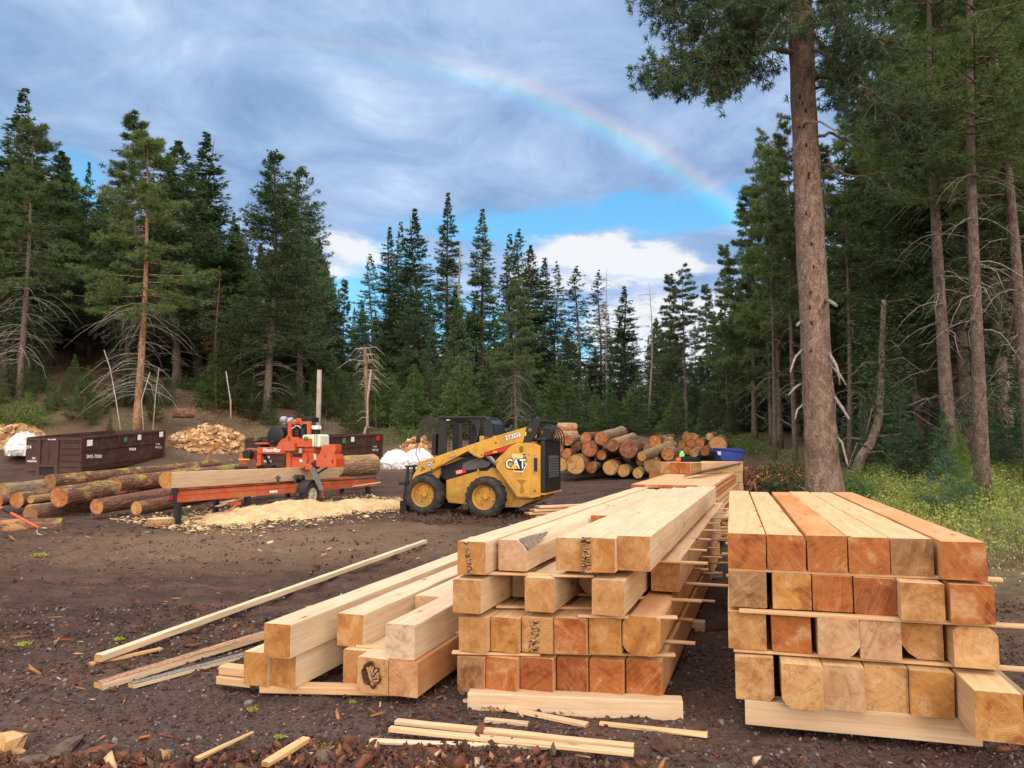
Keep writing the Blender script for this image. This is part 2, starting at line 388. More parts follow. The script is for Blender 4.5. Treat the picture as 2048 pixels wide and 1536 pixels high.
def bark_mat(name,c1,c2,c3,sc=1.,lichen=None):
    # stretched along local Z for trunks and along local Y for logs is handled by per-material scale
    def f(g,b):
        co=shift(g,objco(g)); s=(9*sc,9*sc,4.2*sc)
        n=g.noise(g.mul(co,s),1,6,.7,.8); wp=g.vm('SCALE',g.noise(g.mul(co,(12*sc,12*sc,7*sc)),1,4,.65,0,color=True),sc=1.9); v=g.vor(g.vm('ADD',g.mul(co,(17*sc,17*sc,11*sc)),wp),1,'DISTANCE_TO_EDGE'); v2=g.noise(g.mul(co,(70*sc,70*sc,40*sc)),1,4,.7)
        crack=g.m('MULTIPLY',g.rng(v,.0,.22,1,0),g.rng(n,.35,.6,1,.25)); big=g.noise(co,.7,4,.6)
        c=g.mix(g.rng(n,.40,.62),tuple(x*.8 for x in c1),tuple(min(1,x*1.12) for x in c2)); c=g.mix(g.m('MULTIPLY',crack,.85),c,c3); c=g.mix(g.rng(v2,.45,.75,0,.35),c,tuple(min(1,x*1.5) for x in c2))
        c=g.mix(g.rng(big,.45,.7,0,.4),c,tuple(x*.75 for x in c1))
        if lichen: c=g.mix(g.rng(g.noise(g.mul(co,(4,4,1.2)),1,5,.7),.42,.56,0,.9),c,lichen)
        c=g.mix(1.,c,ocol(g),'MULTIPLY')
        bump(g,b,addg(g,(n,.6),(v,1.6),(v2,.35)),.9,.03)
        return c
    return mat(name,f,.9,.15)
BARK=bark_mat('pine_bark',(.25,.165,.12),(.37,.275,.215),(.07,.045,.035))
BARKG=bark_mat('fir_bark',(.17,.125,.105),(.26,.205,.175),(.05,.038,.034))
BARKL=bark_mat('lichen_bark',(.20,.16,.12),(.28,.24,.18),(.07,.055,.04),1,(.30,.30,.05))
DEADW=bark_mat('dead_wood',(.38,.335,.30),(.52,.47,.42),(.18,.14,.12),2.)
def foliage(name,ca,cb,cc,var=.35):
    def f(g,b):
        p=wpos(g); co=objco(g)
        n=g.noise(co,.9,3,.6); n2=g.noise(co,6,2,.6)
        k=g.m('ADD',g.m('MULTIPLY',n,.6),g.m('MULTIPLY',n2,.4))
        c=g.ramp(k,[(.30,ca),(.52,cb),(.72,cc)])
        r=orand(g); hs=g.node('ShaderNodeHueSaturation'); g.put(hs.inputs['Hue'],g.rng(r,0,1,.485,.515)); g.put(hs.inputs['Saturation'],g.rng(r,0,1,1.1,.8)); 
        g.put(hs.inputs['Value'],g.rng(g.m('FRACT',g.m('MULTIPLY',r,13.7)),0,1,1-var,1+var)); g.put(hs.inputs['Color'],c)
        c=g.mix(1.,hs.outputs[0],ocol(g),'MULTIPLY')
        tr=g.node('ShaderNodeBsdfTranslucent'); g.put(tr.inputs[0],g.mix(1.,c,(1.2,1.5,.6),'MULTIPLY'))
        mx=g.node('ShaderNodeMixShader'); mx.inputs[0].default_value=.22; g.l.new(b.outputs[0],mx.inputs[1]); g.l.new(tr.outputs[0],mx.inputs[2])
        o=[x for x in g.n if x.type=='OUTPUT_MATERIAL'][0]; g.l.new(mx.outputs[0],o.inputs[0])
        return c
    return mat(name,f,.6,.25)
FIR=foliage('fir_needles',(.052,.090,.048),(.088,.138,.062),(.155,.195,.085))
PINE=foliage('pine_needles',(.068,.105,.048),(.11,.155,.06),(.18,.21,.085))
DEADN=foliage('dead_needles',(.13,.06,.035),(.18,.09,.05),(.22,.14,.08))
UNDER=foliage('undergrowth_leaves',(.085,.13,.03),(.20,.23,.04),(.40,.36,.06))
GRASS=foliage('dry_grass',(.20,.155,.075),(.30,.23,.12),(.20,.20,.07))
BUSH=foliage('bush_leaves',(.04,.085,.02),(.07,.13,.03),(.11,.17,.04))
# ---------------------------------------------------------------- ground
def f_ground(g,b):
    p=wpos(g); x,y,z=g.sep(p); xy=g.comb(x,y,0)
    n=g.noise(xy,.45,6,.62,.4); n2=g.noise(xy,2.3,6,.65,.3); n3=g.noise(xy,26,6,.75); tr=g.noise(g.mul(xy,(.6,4.2,1)),1,6,.7,1.5)
    v=g.vor(xy,55,'F1',1); vd=g.vor(xy,55)
    dirt=g.ramp(g.m('ADD',g.m('MULTIPLY',n2,.5),g.m('MULTIPLY',tr,.5)),[(.36,(.026,.017,.014)),(.47,(.055,.034,.026)),(.55,(.090,.056,.041)),(.68,(.15,.096,.07))])
    grit=g.mix(g.rng(n3,.35,.7),(.035,.026,.023),(.14,.095,.078))
    near=g.rng(y,7.5,5.0,0,1,True)
    c=g.mix(g.m('ADD',.32,g.m('MULTIPLY',near,.42)),dirt,grit)
    sc_=g.sep(v); c=g.mix(g.m('MULTIPLY',near,g.rng(sc_[0],.2,1,0,.45)),c,g.mix(sc_[1],(.06,.035,.028),(.20,.16,.145)))
    # trodden sawdust round the mill, scattered bark and chips
    mx=g.m('DIVIDE',g.m('ADD',x,4.3),5.2); my=g.m('DIVIDE',g.m('SUBTRACT',y,13.6),3.3)
    e=g.m('ADD',g.m('ADD',g.m('MULTIPLY',mx,mx),g.m('MULTIPLY',my,my)),g.m('MULTIPLY',g.m('SUBTRACT',tr,.5),2.2))
    sd_=g.rng(e,1.1,-.4,0,.40,True)
    c=g.mix(g.m('MULTIPLY',sd_,g.rng(n3,.3,.62,.35,1)),c,(.50,.34,.20))
    e2=g.rng(g.m('ADD',g.m('MULTIPLY',g.noise(g.mul(xy,(.5,1.6,1)),1,5,.6),1.),g.m('MULTIPLY',n3,.35)),.66,.85)
    c=g.mix(g.m('MULTIPLY',e2,.55),c,(.17,.085,.055))
    # duff on the bank behind
    far=g.rng(y,30,36,0,1,True); duff=g.ramp(n,[(.35,(.10,.065,.045)),(.55,(.155,.105,.07)),(.7,(.13,.12,.055))])
    c=g.mix(far,c,duff)
    right=g.rng(g.m('SUBTRACT',x,g.m('MULTIPLY',y,.25)),1.6,4.,0,1,True)
    c=g.mix(g.m('MULTIPLY',g.m('MULTIPLY',right,g.rng(y,6,9,0,1)),.8),c,g.mix(g.rng(n2,.4,.6),(.10,.085,.05),(.19,.15,.085)))
    bump(g,b,addg(g,(n3,.55),(tr,1.3),(vd,g.m('MULTIPLY',near,.6) if False else .25)),.9,.035)
    return c
GROUND=mat('volcanic_soil',f_ground,.95,.12)
def build_ground():
    r=1.2*1.0135**np.arange(0,495)
    r=np.concatenate([[0.3],r]); 
    a=np.concatenate([np.linspace(-180,-46,34)[:-1],np.linspace(-46,46,560),np.linspace(46,180,34)[1:-1]])*math.pi/180
    n=len(a); RR,AA=np.meshgrid(r,a,indexing='ij'); X=RR*np.sin(AA); Y=RR*np.cos(AA)
    Z=Hmid(X,Y)
    nearf=np.clip(1-(RR-4)/30,0.15,1)
    Z+= (fbm(X*5,Y*7,21,4)-.5)*.055*nearf+(fbm(X*19,Y*19,31,3)-.5)*.03*np.clip(1-(RR-3)/14,0,1)
    # churned soil ridges left of the stacks
    rid=np.clip((Y-6)/3,0,1)*np.clip((17-Y)/3,0,1)*np.clip((1.5-X)/3,0,1)
    Z+= rid*(np.abs(fbm(X*.9+Y*.3,Y*3.4,44,4)-.5))*-.20
    Z+= np.clip((Y-5.5)/3,0,1)*np.clip((24-Y)/6,0,1)*(fbm(X*2.2,Y*5.5,91,5)-.5)*.10
    for (ax_,ay_,bx_,by_) in ((-9.,10.2,-1.4,13.9),(-9.4,11.9,-2.2,15.3),(-6.,7.6,1.2,10.6),(-6.6,9.2,.4,12.4)):
        dx_,dy_=bx_-ax_,by_-ay_; LL=math.hypot(dx_,dy_); ux,uy=dx_/LL,dy_/LL; tt=(X-ax_)*ux+(Y-ay_)*uy; pp=(X-ax_)*uy-(Y-ay_)*ux+.35*np.sin(tt*.45)
        on=np.clip(tt+1,0,1)*np.clip(LL-tt+1,0,1); inn=np.clip((.19-np.abs(pp))/.05,0,1)
        Z+= on*(-.035*inn+.03*np.exp(-((np.abs(pp)-.26)/.06)**2)+inn*.022*(np.sin(tt*22+np.abs(pp)*14)>0))
    # wheel rut and thrown-up dirt at the loader
    cx,cy=-1.9,15.2
    Z+= .13*np.exp(-((X-cx)/1.5)**2-((Y-cy)/.35)**2)*(.5+fbm(X*6,Y*6,5,3))
    V=np.stack([X,Y,Z],-1).reshape(-1,3)
    m_=len(r); i=np.arange(m_-1)[:,None]; j=np.arange(n)[None,:]; j2=(j+1)%n
    Fq=np.stack([i*n+j+0*i,(i+1)*n+j,(i+1)*n+j2,i*n+j2],-1).reshape(-1,4)[:, ::-1]
    o=mesh_np('ground',V,Fq,GROUND,smooth=True); o['kind']='structure'
build_ground()
# ---------------------------------------------------------------- loose stuff
def icos():
    t=(1+5**.5)/2; v=np.array([(-1,t,0),(1,t,0),(-1,-t,0),(1,-t,0),(0,-1,t),(0,1,t),(0,-1,-t),(0,1,-t),(t,0,-1),(t,0,1),(-t,0,-1),(-t,0,1)],float)
    v/=np.linalg.norm(v[0]); f=np.array([(0,11,5),(0,5,1),(0,1,7),(0,7,10),(0,10,11),(1,5,9),(5,11,4),(11,10,2),(10,7,6),(7,1,8),(3,9,4),(3,4,2),(3,2,6),(3,6,8),(3,8,9),(4,9,5),(2,4,11),(6,2,10),(8,6,7),(9,8,1)])
    return v,f
def rotm(rs,n):
    q=rs.normal(size=(n,4)); q/=np.linalg.norm(q,axis=1,keepdims=True); w_,x,y,z=q.T
    return np.stack([1-2*(y*y+z*z),2*(x*y-z*w_),2*(x*z+y*w_),2*(x*y+z*w_),1-2*(x*x+z*z),2*(y*z-x*w_),2*(x*z-y*w_),2*(y*z+x*w_),1-2*(x*x+y*y)],-1).reshape(n,3,3)
def yrot(rs,n,tilt=.25):
    a=rs.uniform(0,2*math.pi,n); tx=rs.normal(0,tilt,n); ty=rs.normal(0,tilt,n)
    ca,sa=np.cos(a),np.sin(a); M=np.zeros((n,3,3)); M[:,0,0]=ca;M[:,0,1]=-sa;M[:,1,0]=sa;M[:,1,1]=ca;M[:,2,2]=1
    T=np.zeros((n,3,3)); T[:,0,0]=1;T[:,1,1]=1;T[:,2,2]=1; T[:,2,0]=tx;T[:,2,1]=ty;T[:,0,2]=-tx;T[:,1,2]=-ty
    return T@M
def scatter(name,P,S,Rm,bv,bf,m,midx=None,jit=.25,rs=None,kind='stuff',smooth=False):
    n=len(P); k=len(bv); B=bv[None]*(1+rs.uniform(-jit,jit,(n,k,1)))*S[:,None,:]
    V=np.einsum('nij,nkj->nki',Rm,B)+P[:,None,:]
    Fq=(bf[None]+(np.arange(n)*k)[:,None,None]).reshape(-1,bf.shape[1])
    mi=None if midx is None else np.repeat(midx,len(bf))
    o=mesh_np(name,V,Fq,m,midx=mi,smooth=smooth); o['kind']=kind; return o
rs=np.random.RandomState(4)
def near_xy(n,y0,y1,pw=1.6,xs=.72):
    y=y0+(y1-y0)*rs.uniform(0,1,n)**pw; x=rs.uniform(-xs,xs,n)*(y+.4); return x,y
iv,if_=icos()
STONES=[simple('scoria_dark',(.055,.040,.036),.95,.1,var=.35,scale=30),simple('scoria_red',(.105,.052,.040),.95,.1,var=.3,scale=30),simple('scoria_grey',(.18,.16,.155),.95,.1,var=.3,scale=30)]
n=42000; x,y=near_xy(n,2.4,8.5,1.75); z=Hmid(x,y)+ (fbm(x*5,y*7,21,4)-.5)*.055+(fbm(x*19,y*19,31,3)-.5)*.03
s=.0042*np.exp(rs.normal(0,.42,n))*(1+.12*y); S=np.stack([s*rs.uniform(.8,1.5,n),s*rs.uniform(.8,1.4,n),s*rs.uniform(.6,1,n)],-1)
scatter('gravel',np.stack([x,y,z+s*.2],-1),S,rotm(rs,n),iv,if_,STONES,midx=rs.choice([0,1,2],n,p=[.52,.34,.14]),rs=rs)
# shreds of bark and chips
cube=np.array([(-1,-1,-1),(1,-1,-1),(1,1,-1),(-1,1,-1),(-1,-1,1),(1,-1,1),(1,1,1),(-1,1,1)],float); cf=np.array([(0,3,2,1),(4,5,6,7),(0,1,5,4),(1,2,6,5),(2,3,7,6),(3,0,4,7)])
DEB=[simple('bark_red',(.16,.065,.04),.9,.1,var=.4,scale=25,bs=.6),simple('bark_dark',(.075,.042,.032),.9,.1,var=.4,scale=25,bs=.6),simple('chip_pale',(.52,.37,.22),.85,.1,var=.25,scale=12),simple('chip_orange',(.34,.155,.07),.85,.1,var=.25,scale=12),simple('bark_grey',(.12,.085,.062),.9,.1,var=.4,scale=25,bs=.6)]
n=9000; x,y=near_xy(n,2.4,20,1.2); x=np.where(x>y*.1,x*.5-1.5,x); z=Hmid(x,y)
s=np.minimum(.0065*np.exp(rs.normal(0,.5,n)),.022)*(1+.06*y); S=np.stack([s*rs.uniform(1,2.4,n),s*rs.uniform(.25,.6,n),s*rs.uniform(.1,.25,n)],-1)
scatter('wood_debris',np.stack([x,y,z+.012],-1),S,yrot(rs,n),cube,cf,DEB,midx=rs.choice(5,n,p=[.34,.42,.05,.12,.07]),rs=rs,jit=.45)
# mound of bark shreds along the bottom of the frame
n=8500; u=rs.uniform(-60,2110,n); crest=1488+16*np.sin(u/170.)+10*np.sin(u/61.+1)+np.where((u>760)&(u<1290),(u-760)*.02+6,0)
bank=np.clip(1-np.abs(u-760)/900,0,1); v_=crest+np.abs(rs.normal(0,1,n))*42+16
keep=(rs.uniform(0,1,n)<np.where(u<560,.6,np.where(u<1300,1.,.05))); u=u[keep];v_=v_[keep]; n=len(u)
P=[]
for a,b_ in zip(u,v_):
    r_=ray(a,b_); t_=-CAMH/r_.z; P.append((r_.x*t_,r_.y*t_))
P=np.array(P); x,y=P[:,0],P[:,1]; hump=.045*np.clip((3.95-y)/.5,0,1)
z=Hmid(x,y)+hump*rs.uniform(0,1,n)
s=np.minimum(.0085*np.exp(rs.normal(0,.5,n)),.026); S=np.stack([s*rs.uniform(1,2.2,n),s*rs.uniform(.4,1.,n),s*rs.uniform(.15,.45,n)],-1)
scatter('bark_mulch',np.stack([x,y,z+.01],-1),S,yrot(rs,n,.6),cube,cf,DEB,midx=rs.choice(5,n,p=[.36,.54,.02,.03,.05]),rs=rs,jit=.5)
n=12000; x,y=near_xy(n,5.5,26,1.1,.75); z=Hmid(x,y)+np.clip((y-5.5)/3,0,1)*np.clip((24-y)/6,0,1)*(fbm(x*2.2,y*5.5,91,5)-.5)*.10
k=(fbm(x*1.1,y*2.6,93,4)>.47); x,y,z=x[k],y[k],z[k]; n=len(x); s=np.minimum(.007*np.exp(rs.normal(0,.5,n)),.018)*(.6+.06*y)
scatter('soil_crumbs',np.stack([x,y,z],-1),np.stack([s*1.5,s,s*.6],-1),rotm(rs,n),iv,if_,[STONES[0],STONES[1],simple('soil_crumb',(.085,.055,.042),.95,.1,var=.35,scale=30)],midx=rs.choice(3,n,p=[.3,.2,.5]),rs=rs)
MOSS=simple('wolf_lichen',(.30,.34,.06),.95,.05,var=.3,scale=40,bs=.8)
def tuft_stuff(name,pts,rad,m,nb=60,h=.03):
    V=[];Fs=[]
    for (px,py,pz) in pts:
        for k in range(nb):
            a=random.uniform(0,6.28); r_=rad*random.random()**.6; b0=Vector((px+r_*math.cos(a),py+r_*math.sin(a),pz)); dd=Vector((random.uniform(-1,1),random.uniform(-1,1),random.uniform(.2,1))).normalized()*h*random.uniform(.4,1.3)
            s_=dd.orthogonal().normalized()*.004; i=len(V); V+=[b0-s_,b0+s_,b0+dd+s_*.3,b0+dd-s_*.3]; Fs.append((i,i+1,i+2,i+3))
    o=mesh_np(name,[tuple(v) for v in V],Fs,m); return o
random.seed(7)
for (u,v_,rd) in ((50,1290,.05),(238,1279,.035),(80,1112,.1),(505,1420,.03),(640,1500,.04),(980,1496,.05),(705,1405,.02),(560,1475,.025)):
    p=hit(u,v_) ; q=hit(u,v_); o=tuft_stuff('lichen_tuft',[(p.x,p.y,p.z)],rd,MOSS,140,rd*.7)
    wh={50:'beside bark scraps at the left edge of the photo',238:'near the far tip of the long batten',80:'far off by the left logs',505:'on bare gravel below the left timber pile',640:'among the bark at the bottom',980:'by the lowest battens',705:'just below the rotten hollow beam',560:'beside the long split splinter'}[u]
    tag(o,'small yellow-green lichen tuft '+wh,'lichen','lichen tufts on the gravel')
# ================================================================ conifers
def kites(P,D,L,W,roll_up,rs):
    # P,D (n,3); L,W (n,) -> verts (n*4,3)
    n=len(P); S=np.cross(D,rs.normal(size=(n,3))*.75+roll_up); S/= (np.linalg.norm(S,axis=1,keepdims=True)+1e-9)
    M_=P+D*(L*.42)[:,None]
    return np.stack([P,M_+S*W[:,None],P+D*L[:,None],M_-S*W[:,None]],1)
def norm(a): return a/(np.linalg.norm(a,axis=-1,keepdims=True)+1e-9)
UPV=np.array([0,0,1.])
def fir_crown(seed,Hh,Rr,base,nbr=330,kl=.26,kw=.045,tw=13,spire=.85,gap=0.,droop=.28,irr=.3,kper=5):
    rs=np.random.RandomState(seed); out=[]; tubes=[]
    h=np.sort(1-(1-rs.uniform(0,1,nbr))**1.0); lobes=rs.uniform(0,2*math.pi,6)
    for i in range(nbr):
        f=h[i]; z0=base+(Hh-base)*f; phi=rs.uniform(0,2*math.pi)
        if gap and vnoise(np.array([phi*1.3+seed]),np.array([f*9]),seed)[0]<gap: continue
        prof=Rr*((1-f)**spire)*(min(1,f*7+.55)); L=max(.08,prof*(1+irr*rs.normal()*.7)*(1+.18*math.sin(phi*2+lobes[0]+f*5)))
        L=max(.07,L); a=.55*f**1.5-droop*(1-f)*.9+rs.normal(0,.06); b=.30*(1-f)+.1
        nt=max(4,int(tw*min(1.4,(L/Rr)+.35))); t=rs.uniform(.12,1,nt)**.75; t[-1]=1.
        c,s_=math.cos(phi),math.sin(phi); pos=np.stack([c*L*t,s_*L*t,z0+L*(a*t-droop*.5*t*t+b*t**3)],-1)
        tang=norm(np.stack([np.full(nt,c),np.full(nt,s_),a-droop*t+3*b*t*t*.6],-1)); side=np.array([-s_,c,0.])
        sg=rs.choice([-1,1],nt)[:,None]; an=rs.uniform(.5,1.15,nt)[:,None]*(1-.75*(t[:,None]>.93))
        dr=norm(tang*np.cos(an)+side*sg*np.sin(an)+UPV*rs.normal(-.05,.16,(nt,1)))
        tl=(.16+.42*L*(1-t)**.7)*rs.uniform(.6,1.15,nt); tl=np.minimum(tl,1.15)*min(1,L*1.1+.22); ks=min(1,.38+L*.9)
        for q in np.linspace(.12,.95,kper):
            P=pos+dr*(tl*q)[:,None]; sp=norm(dr+rs.normal(0,.48,(nt,3))+UPV*.10)
            out.append(kites(P,sp,kl*ks*rs.uniform(.7,1.35,nt),kw*rs.uniform(.7,1.3,nt),UPV*1.1,rs))
        if L>.5: tubes.append([(c*L*q,s_*L*q,z0+L*(a*q-droop*.5*q*q+b*q**3)) for q in (0,.35,.7,.95)])
    # leader
    m_=40; zt=Hh-rs.uniform(0,.045,m_)*Hh; P=np.stack([0*zt,0*zt,zt],-1); D=norm(np.stack([rs.normal(0,1,m_),rs.normal(0,1,m_),np.full(m_,.9)],-1))
    out.append(kites(P,D,(.06+(Hh-zt)*.20),np.full(m_,kw),UPV,rs))
    V=np.concatenate([o.reshape(-1,3) for o in out]); return V,tubes
def pine_crown(seed,Hh,Rr,base,nbr=90,nsub=8,ntuft=5,bl=.2,bw=.013,nbl=11,shape=.6,up=.25):
    rs=np.random.RandomState(seed); out=[]; tubes=[]
    for i in range(nbr):
        f=rs.uniform(0,1)**.9; z0=base+(Hh-base)*f; phi=rs.uniform(0,2*math.pi)
        L=max(.3,Rr*((1-f)**shape)*min(1,f*5+.6)*(1+.28*rs.normal())); a=-.12+up*f+rs.normal(0,.1); b=.25
        c,s_=math.cos(phi),math.sin(phi); side=np.array([-s_,c,0.])
        def pt(t): return np.stack([c*L*t,s_*L*t,z0+L*(a*t-.2*t*t+b*t**3)],-1)
        tubes.append([tuple(x) for x in pt(np.array([0,.35,.7,1.]))])
        ns=max(3,int(nsub*min(1.3,L/Rr+.3))); t=np.sort(rs.uniform(.28,1,ns)); t[-1]=1; B=pt(t)
        tang=norm(np.stack([np.full(ns,c),np.full(ns,s_),a-.4*t+3*b*t*t],-1)); sg=rs.choice([-1,1],ns)[:,None]; an=rs.uniform(.4,1.1,ns)[:,None]; an[-1]=0
        dr=norm(tang*np.cos(an)+side*sg*np.sin(an)+UPV*rs.normal(.1,.22,(ns,1))); sl=(.2+.38*L*(1-t)**.8)*rs.uniform(.6,1.2,ns)
        for k in range(ns):
            q=np.linspace(.25,1,ntuft)[:,None]; tp=B[k]+dr[k]*sl[k]*q+rs.normal(0,.10,(ntuft,3))*np.array([1,1,.8])*(.4+sl[k]*.5)
            T=np.repeat(tp,nbl,0); D=norm(np.repeat(norm(dr[k]+rs.normal(0,.25,(ntuft,3))+UPV*.35),nbl,0)*.55+rs.normal(0,.62,(ntuft*nbl,3)))
            out.append(kites(T,D,bl*rs.uniform(.7,1.2,len(T)),np.full(len(T),bw),UPV*0,rs))
    V=np.concatenate([o.reshape(-1,3) for o in out]); return V,tubes
def crown_obj(name,V,m,parent):
    n=len(V)//4; return mesh_np(name,V,np.arange(n*4).reshape(n,4),m,parent)
def trunk_obj(Hh,r,m,parent,seed,n=9,lean=.0,flare=1.35,top=.06,limbs=(),k=12,wob=.012):
    rg=random.Random(seed); P=[];Q=[]
    for i in range(k):
        f=i/(k-1); P.append((Hh*wob*math.sin(f*5+seed)+lean*f*f*Hh,Hh*wob*math.cos(f*4+seed*2),-.4+(Hh+.4)*f)); Q.append(max(.012,r*((1-f)*(1-top)+top)*(flare if i==0 else 1)))
    mb=MB().tube(P,Q,n)
    for l in limbs: mb.tube(l,[.03,.022,.014,.006] if len(l)==4 else .01,4,caps=False)
    return mb.build('trunk',m,parent)
def dead_br(Hh,lo,hi,n,L,m,parent,seed,droop=.55,r=.022,kink=.12,name='dead_branches'):
    rg=random.Random(seed); mb=MB()
    for i in range(n):
        z=rg.uniform(lo,hi); a=rg.uniform(0,6.283); l=L*rg.uniform(.35,1.1); c,s_=math.cos(a),math.sin(a); P=[]; x=0; zz=z; off=0
        for j in range(6):
            f=j/5; off+=rg.uniform(-kink,kink)*l*.4; P.append((c*l*f-s_*off,s_*l*f+c*off,z+l*(.12*f-droop*f*f)+rg.uniform(-1,1)*kink*l*.2*f))
        mb.tube(P,[r*(1-j/5.5)*min(1.4,l/1.2) for j in range(6)],4,caps=False)
        for q in range(rg.randint(1,4)):
            j=rg.randint(2,4); p=Vector(P[j]); dd=Vector((c+rg.uniform(-1,1),s_+rg.uniform(-1,1),rg.uniform(-.9,.35))).normalized()*l*rg.uniform(.15,.4)
            mb.tube([p,p+dd*.5+Vector((0,0,.04*l)),p+dd],[r*.45,r*.3,r*.12],3,caps=False)
    return mb.build(name,m,parent)
PROTO={}
def proto(key,fn):
    root=empty(key[0],(0,0,-500)); PROTO[key]=(root,fn(root)); return root
def mk_fir(seed,Hh,Rr,base,nbr,r,deadn=0,bark=None,**kw):
    def f(root):
        V,tb=fir_crown(seed,Hh,Rr,base,nbr,**kw); trunk_obj(Hh*.985,r,bark or BARKG,root,seed,limbs=tb if Hh>6 else ()); crown_obj('crown',V,kw_mat.get(seed,FIR),root)
        if deadn: dead_br(Hh,Hh*.05+.8,base+1.5,deadn,Rr*.75,DEADW,root,seed)
        return Hh
    return f
kw_mat={}
def mk_pine(seed,Hh,Rr,base,r,deadn=0,bark=None,nbr=90,deadlo=.15,dl=.7,**kw):
    def f(root):
        V,tb=pine_crown(seed,Hh,Rr,base,nbr,**kw); trunk_obj(Hh*.985,r,bark or BARK,root,seed,limbs=tb,wob=.004); crown_obj('crown',V,PINE,root)
        if deadn: dead_br(Hh,Hh*deadlo,base+1,deadn,Rr*dl,DEADW,root,seed,droop=.85,r=.018,kink=.16)
        return Hh
    return f
# keyed by (object name, variant)
proto(('fir_tree','wide'),mk_fir(11,20,3.2,4.6,520,.28,44,tw=16,kl=.25,kw=.028,spire=.72,irr=.32,gap=.24,kper=7))
proto(('fir_tree','spire'),mk_fir(12,22,2.1,2.2,560,.22,10,tw=13,kl=.24,kw=.028,spire=.95,irr=.36,gap=.24,droop=.35,kper=6))
proto(('fir_tree','slim'),mk_fir(13,20,1.6,1.8,500,.18,10,tw=12,kl=.22,kw=.027,spire=1.,irr=.36,gap=.22,droop=.3,kper=6))
proto(('fir_tree','full'),mk_fir(14,18,2.6,3.2,560,.22,30,tw=14,kl=.24,kw=.028,spire=.85,irr=.32,gap=.20,kper=7))
proto(('fir_tree','ragged'),mk_fir(15,19,1.8,3.6,360,.17,34,tw=11,kl=.22,kw=.026,spire=.85,irr=.5,gap=.38,droop=.4,kper=6))
proto(('pine_tree','near'),mk_pine(24,20,2.1,8.0,.17,30,nbr=120,nsub=8,ntuft=5,bl=.16,bw=.009,nbl=16,deadlo=.2,shape=.5))
proto(('fir_tree','low'),mk_fir(20,12,2.3,.2,480,.16,0,tw=12,kl=.22,kw=.026,spire=.95,irr=.3,gap=.14,kper=6))
proto(('fir_tree','near'),mk_fir(19,20,2.3,3.6,640,.2,50,tw=18,kl=.15,kw=.014,spire=.85,irr=.38,gap=.32,kper=9))
proto(('young_fir','dense'),mk_fir(16,4.2,1.05,.25,240,.05,0,tw=10,kl=.14,kw=.014,spire=1.,irr=.25,droop=.2,gap=.12,kper=6))
proto(('young_fir','tall'),mk_fir(17,7.5,1.15,.6,300,.07,22,tw=10,kl=.16,kw=.016,spire=1.,irr=.32,gap=.24,droop=.25,kper=6))
proto(('young_fir','small'),mk_fir(18,2.2,.8,.12,110,.03,0,tw=9,kl=.10,kw=.010,spire=.9,irr=.2,droop=.1,gap=.1,kper=6))
proto(('pine_tree','bare'),mk_pine(21,17,2.5,6.4,.19,70,nbr=92,nsub=8,ntuft=4,bl=.26,bw=.015,nbl=15,deadlo=.12,dl=1.05))
proto(('pine_tree','tall'),mk_pine(22,20,2.0,8.5,.17,26,nbr=92,nsub=7,ntuft=4,bl=.25,bw=.014,nbl=15,deadlo=.2))
proto(('pine_tree','full'),mk_pine(23,18,2.1,3.6,.16,34,nbr=130,nsub=7,ntuft=4,bl=.24,bw=.014,nbl=15,deadlo=.08,shape=.8))
kw_mat[31]=DEADN
proto(('dead_tree','brown'),mk_fir(31,12,1.0,2.5,150,.13,60,tw=6,kl=.16,kw=.03,gap=.35,droop=.5,kper=3))
def snag(root):
    trunk_obj(15,.19,BARKL,root,5,top=.25); dead_br(15,5.,14.5,34,1.5,DEADW,root,6,droop=.3); return 15
proto(('dead_tree','snag'),snag)
def greysnag(root):
    trunk_obj(12,.10,DEADW,root,8,top=.12); dead_br(12,1.,11.5,90,1.2,DEADW,root,9,droop=.35,r=.014); return 12
proto(('dead_tree','grey'),greysnag)
def place(key,u,v,Y,label=None,group=None,vtop=None,h=None,wide=1.,rz=None,lean=0,tint=None,xy=None,cat=None,lean_y=0):
    root,H0=PROTO[key]
    if xy is None:
        b=at(u,v,Y); X=b.x; Yy=b.y
    else: X,Yy=xy
    z=H(X,Yy)-.05
    if vtop is not None:
        tp=at(u,vtop,Yy); hh=tp.z-z
    else: hh=h
    s_=hh/H0
    c=copy_tree(root); c.location=(X,Yy,z); c.scale=(s_*wide,s_*wide,s_); c.rotation_euler=(lean_y,lean,random.uniform(0,6.28) if rz is None else rz)
    tag(c,label,cat or {'fir_tree':'fir tree','young_fir':'young fir','pine_tree':'pine tree','dead_tree':'dead tree'}[key[0]],group)
    if tint:
        for ch in c.children: ch.color=(*tint,1)
    if key[0]=='pine_tree':
        for ch in c.children:
            if ch.name.startswith('trunk'): ch.color=(.64,.68,.72,1)
    return c
random.seed(11)
FT='fir_tree';PT='pine_tree';YF='young_fir';DT='dead_tree'
GL='tall conifers on the left bank'; GC='tall conifers behind the yard'; GR='tall conifers in the right-hand woods'
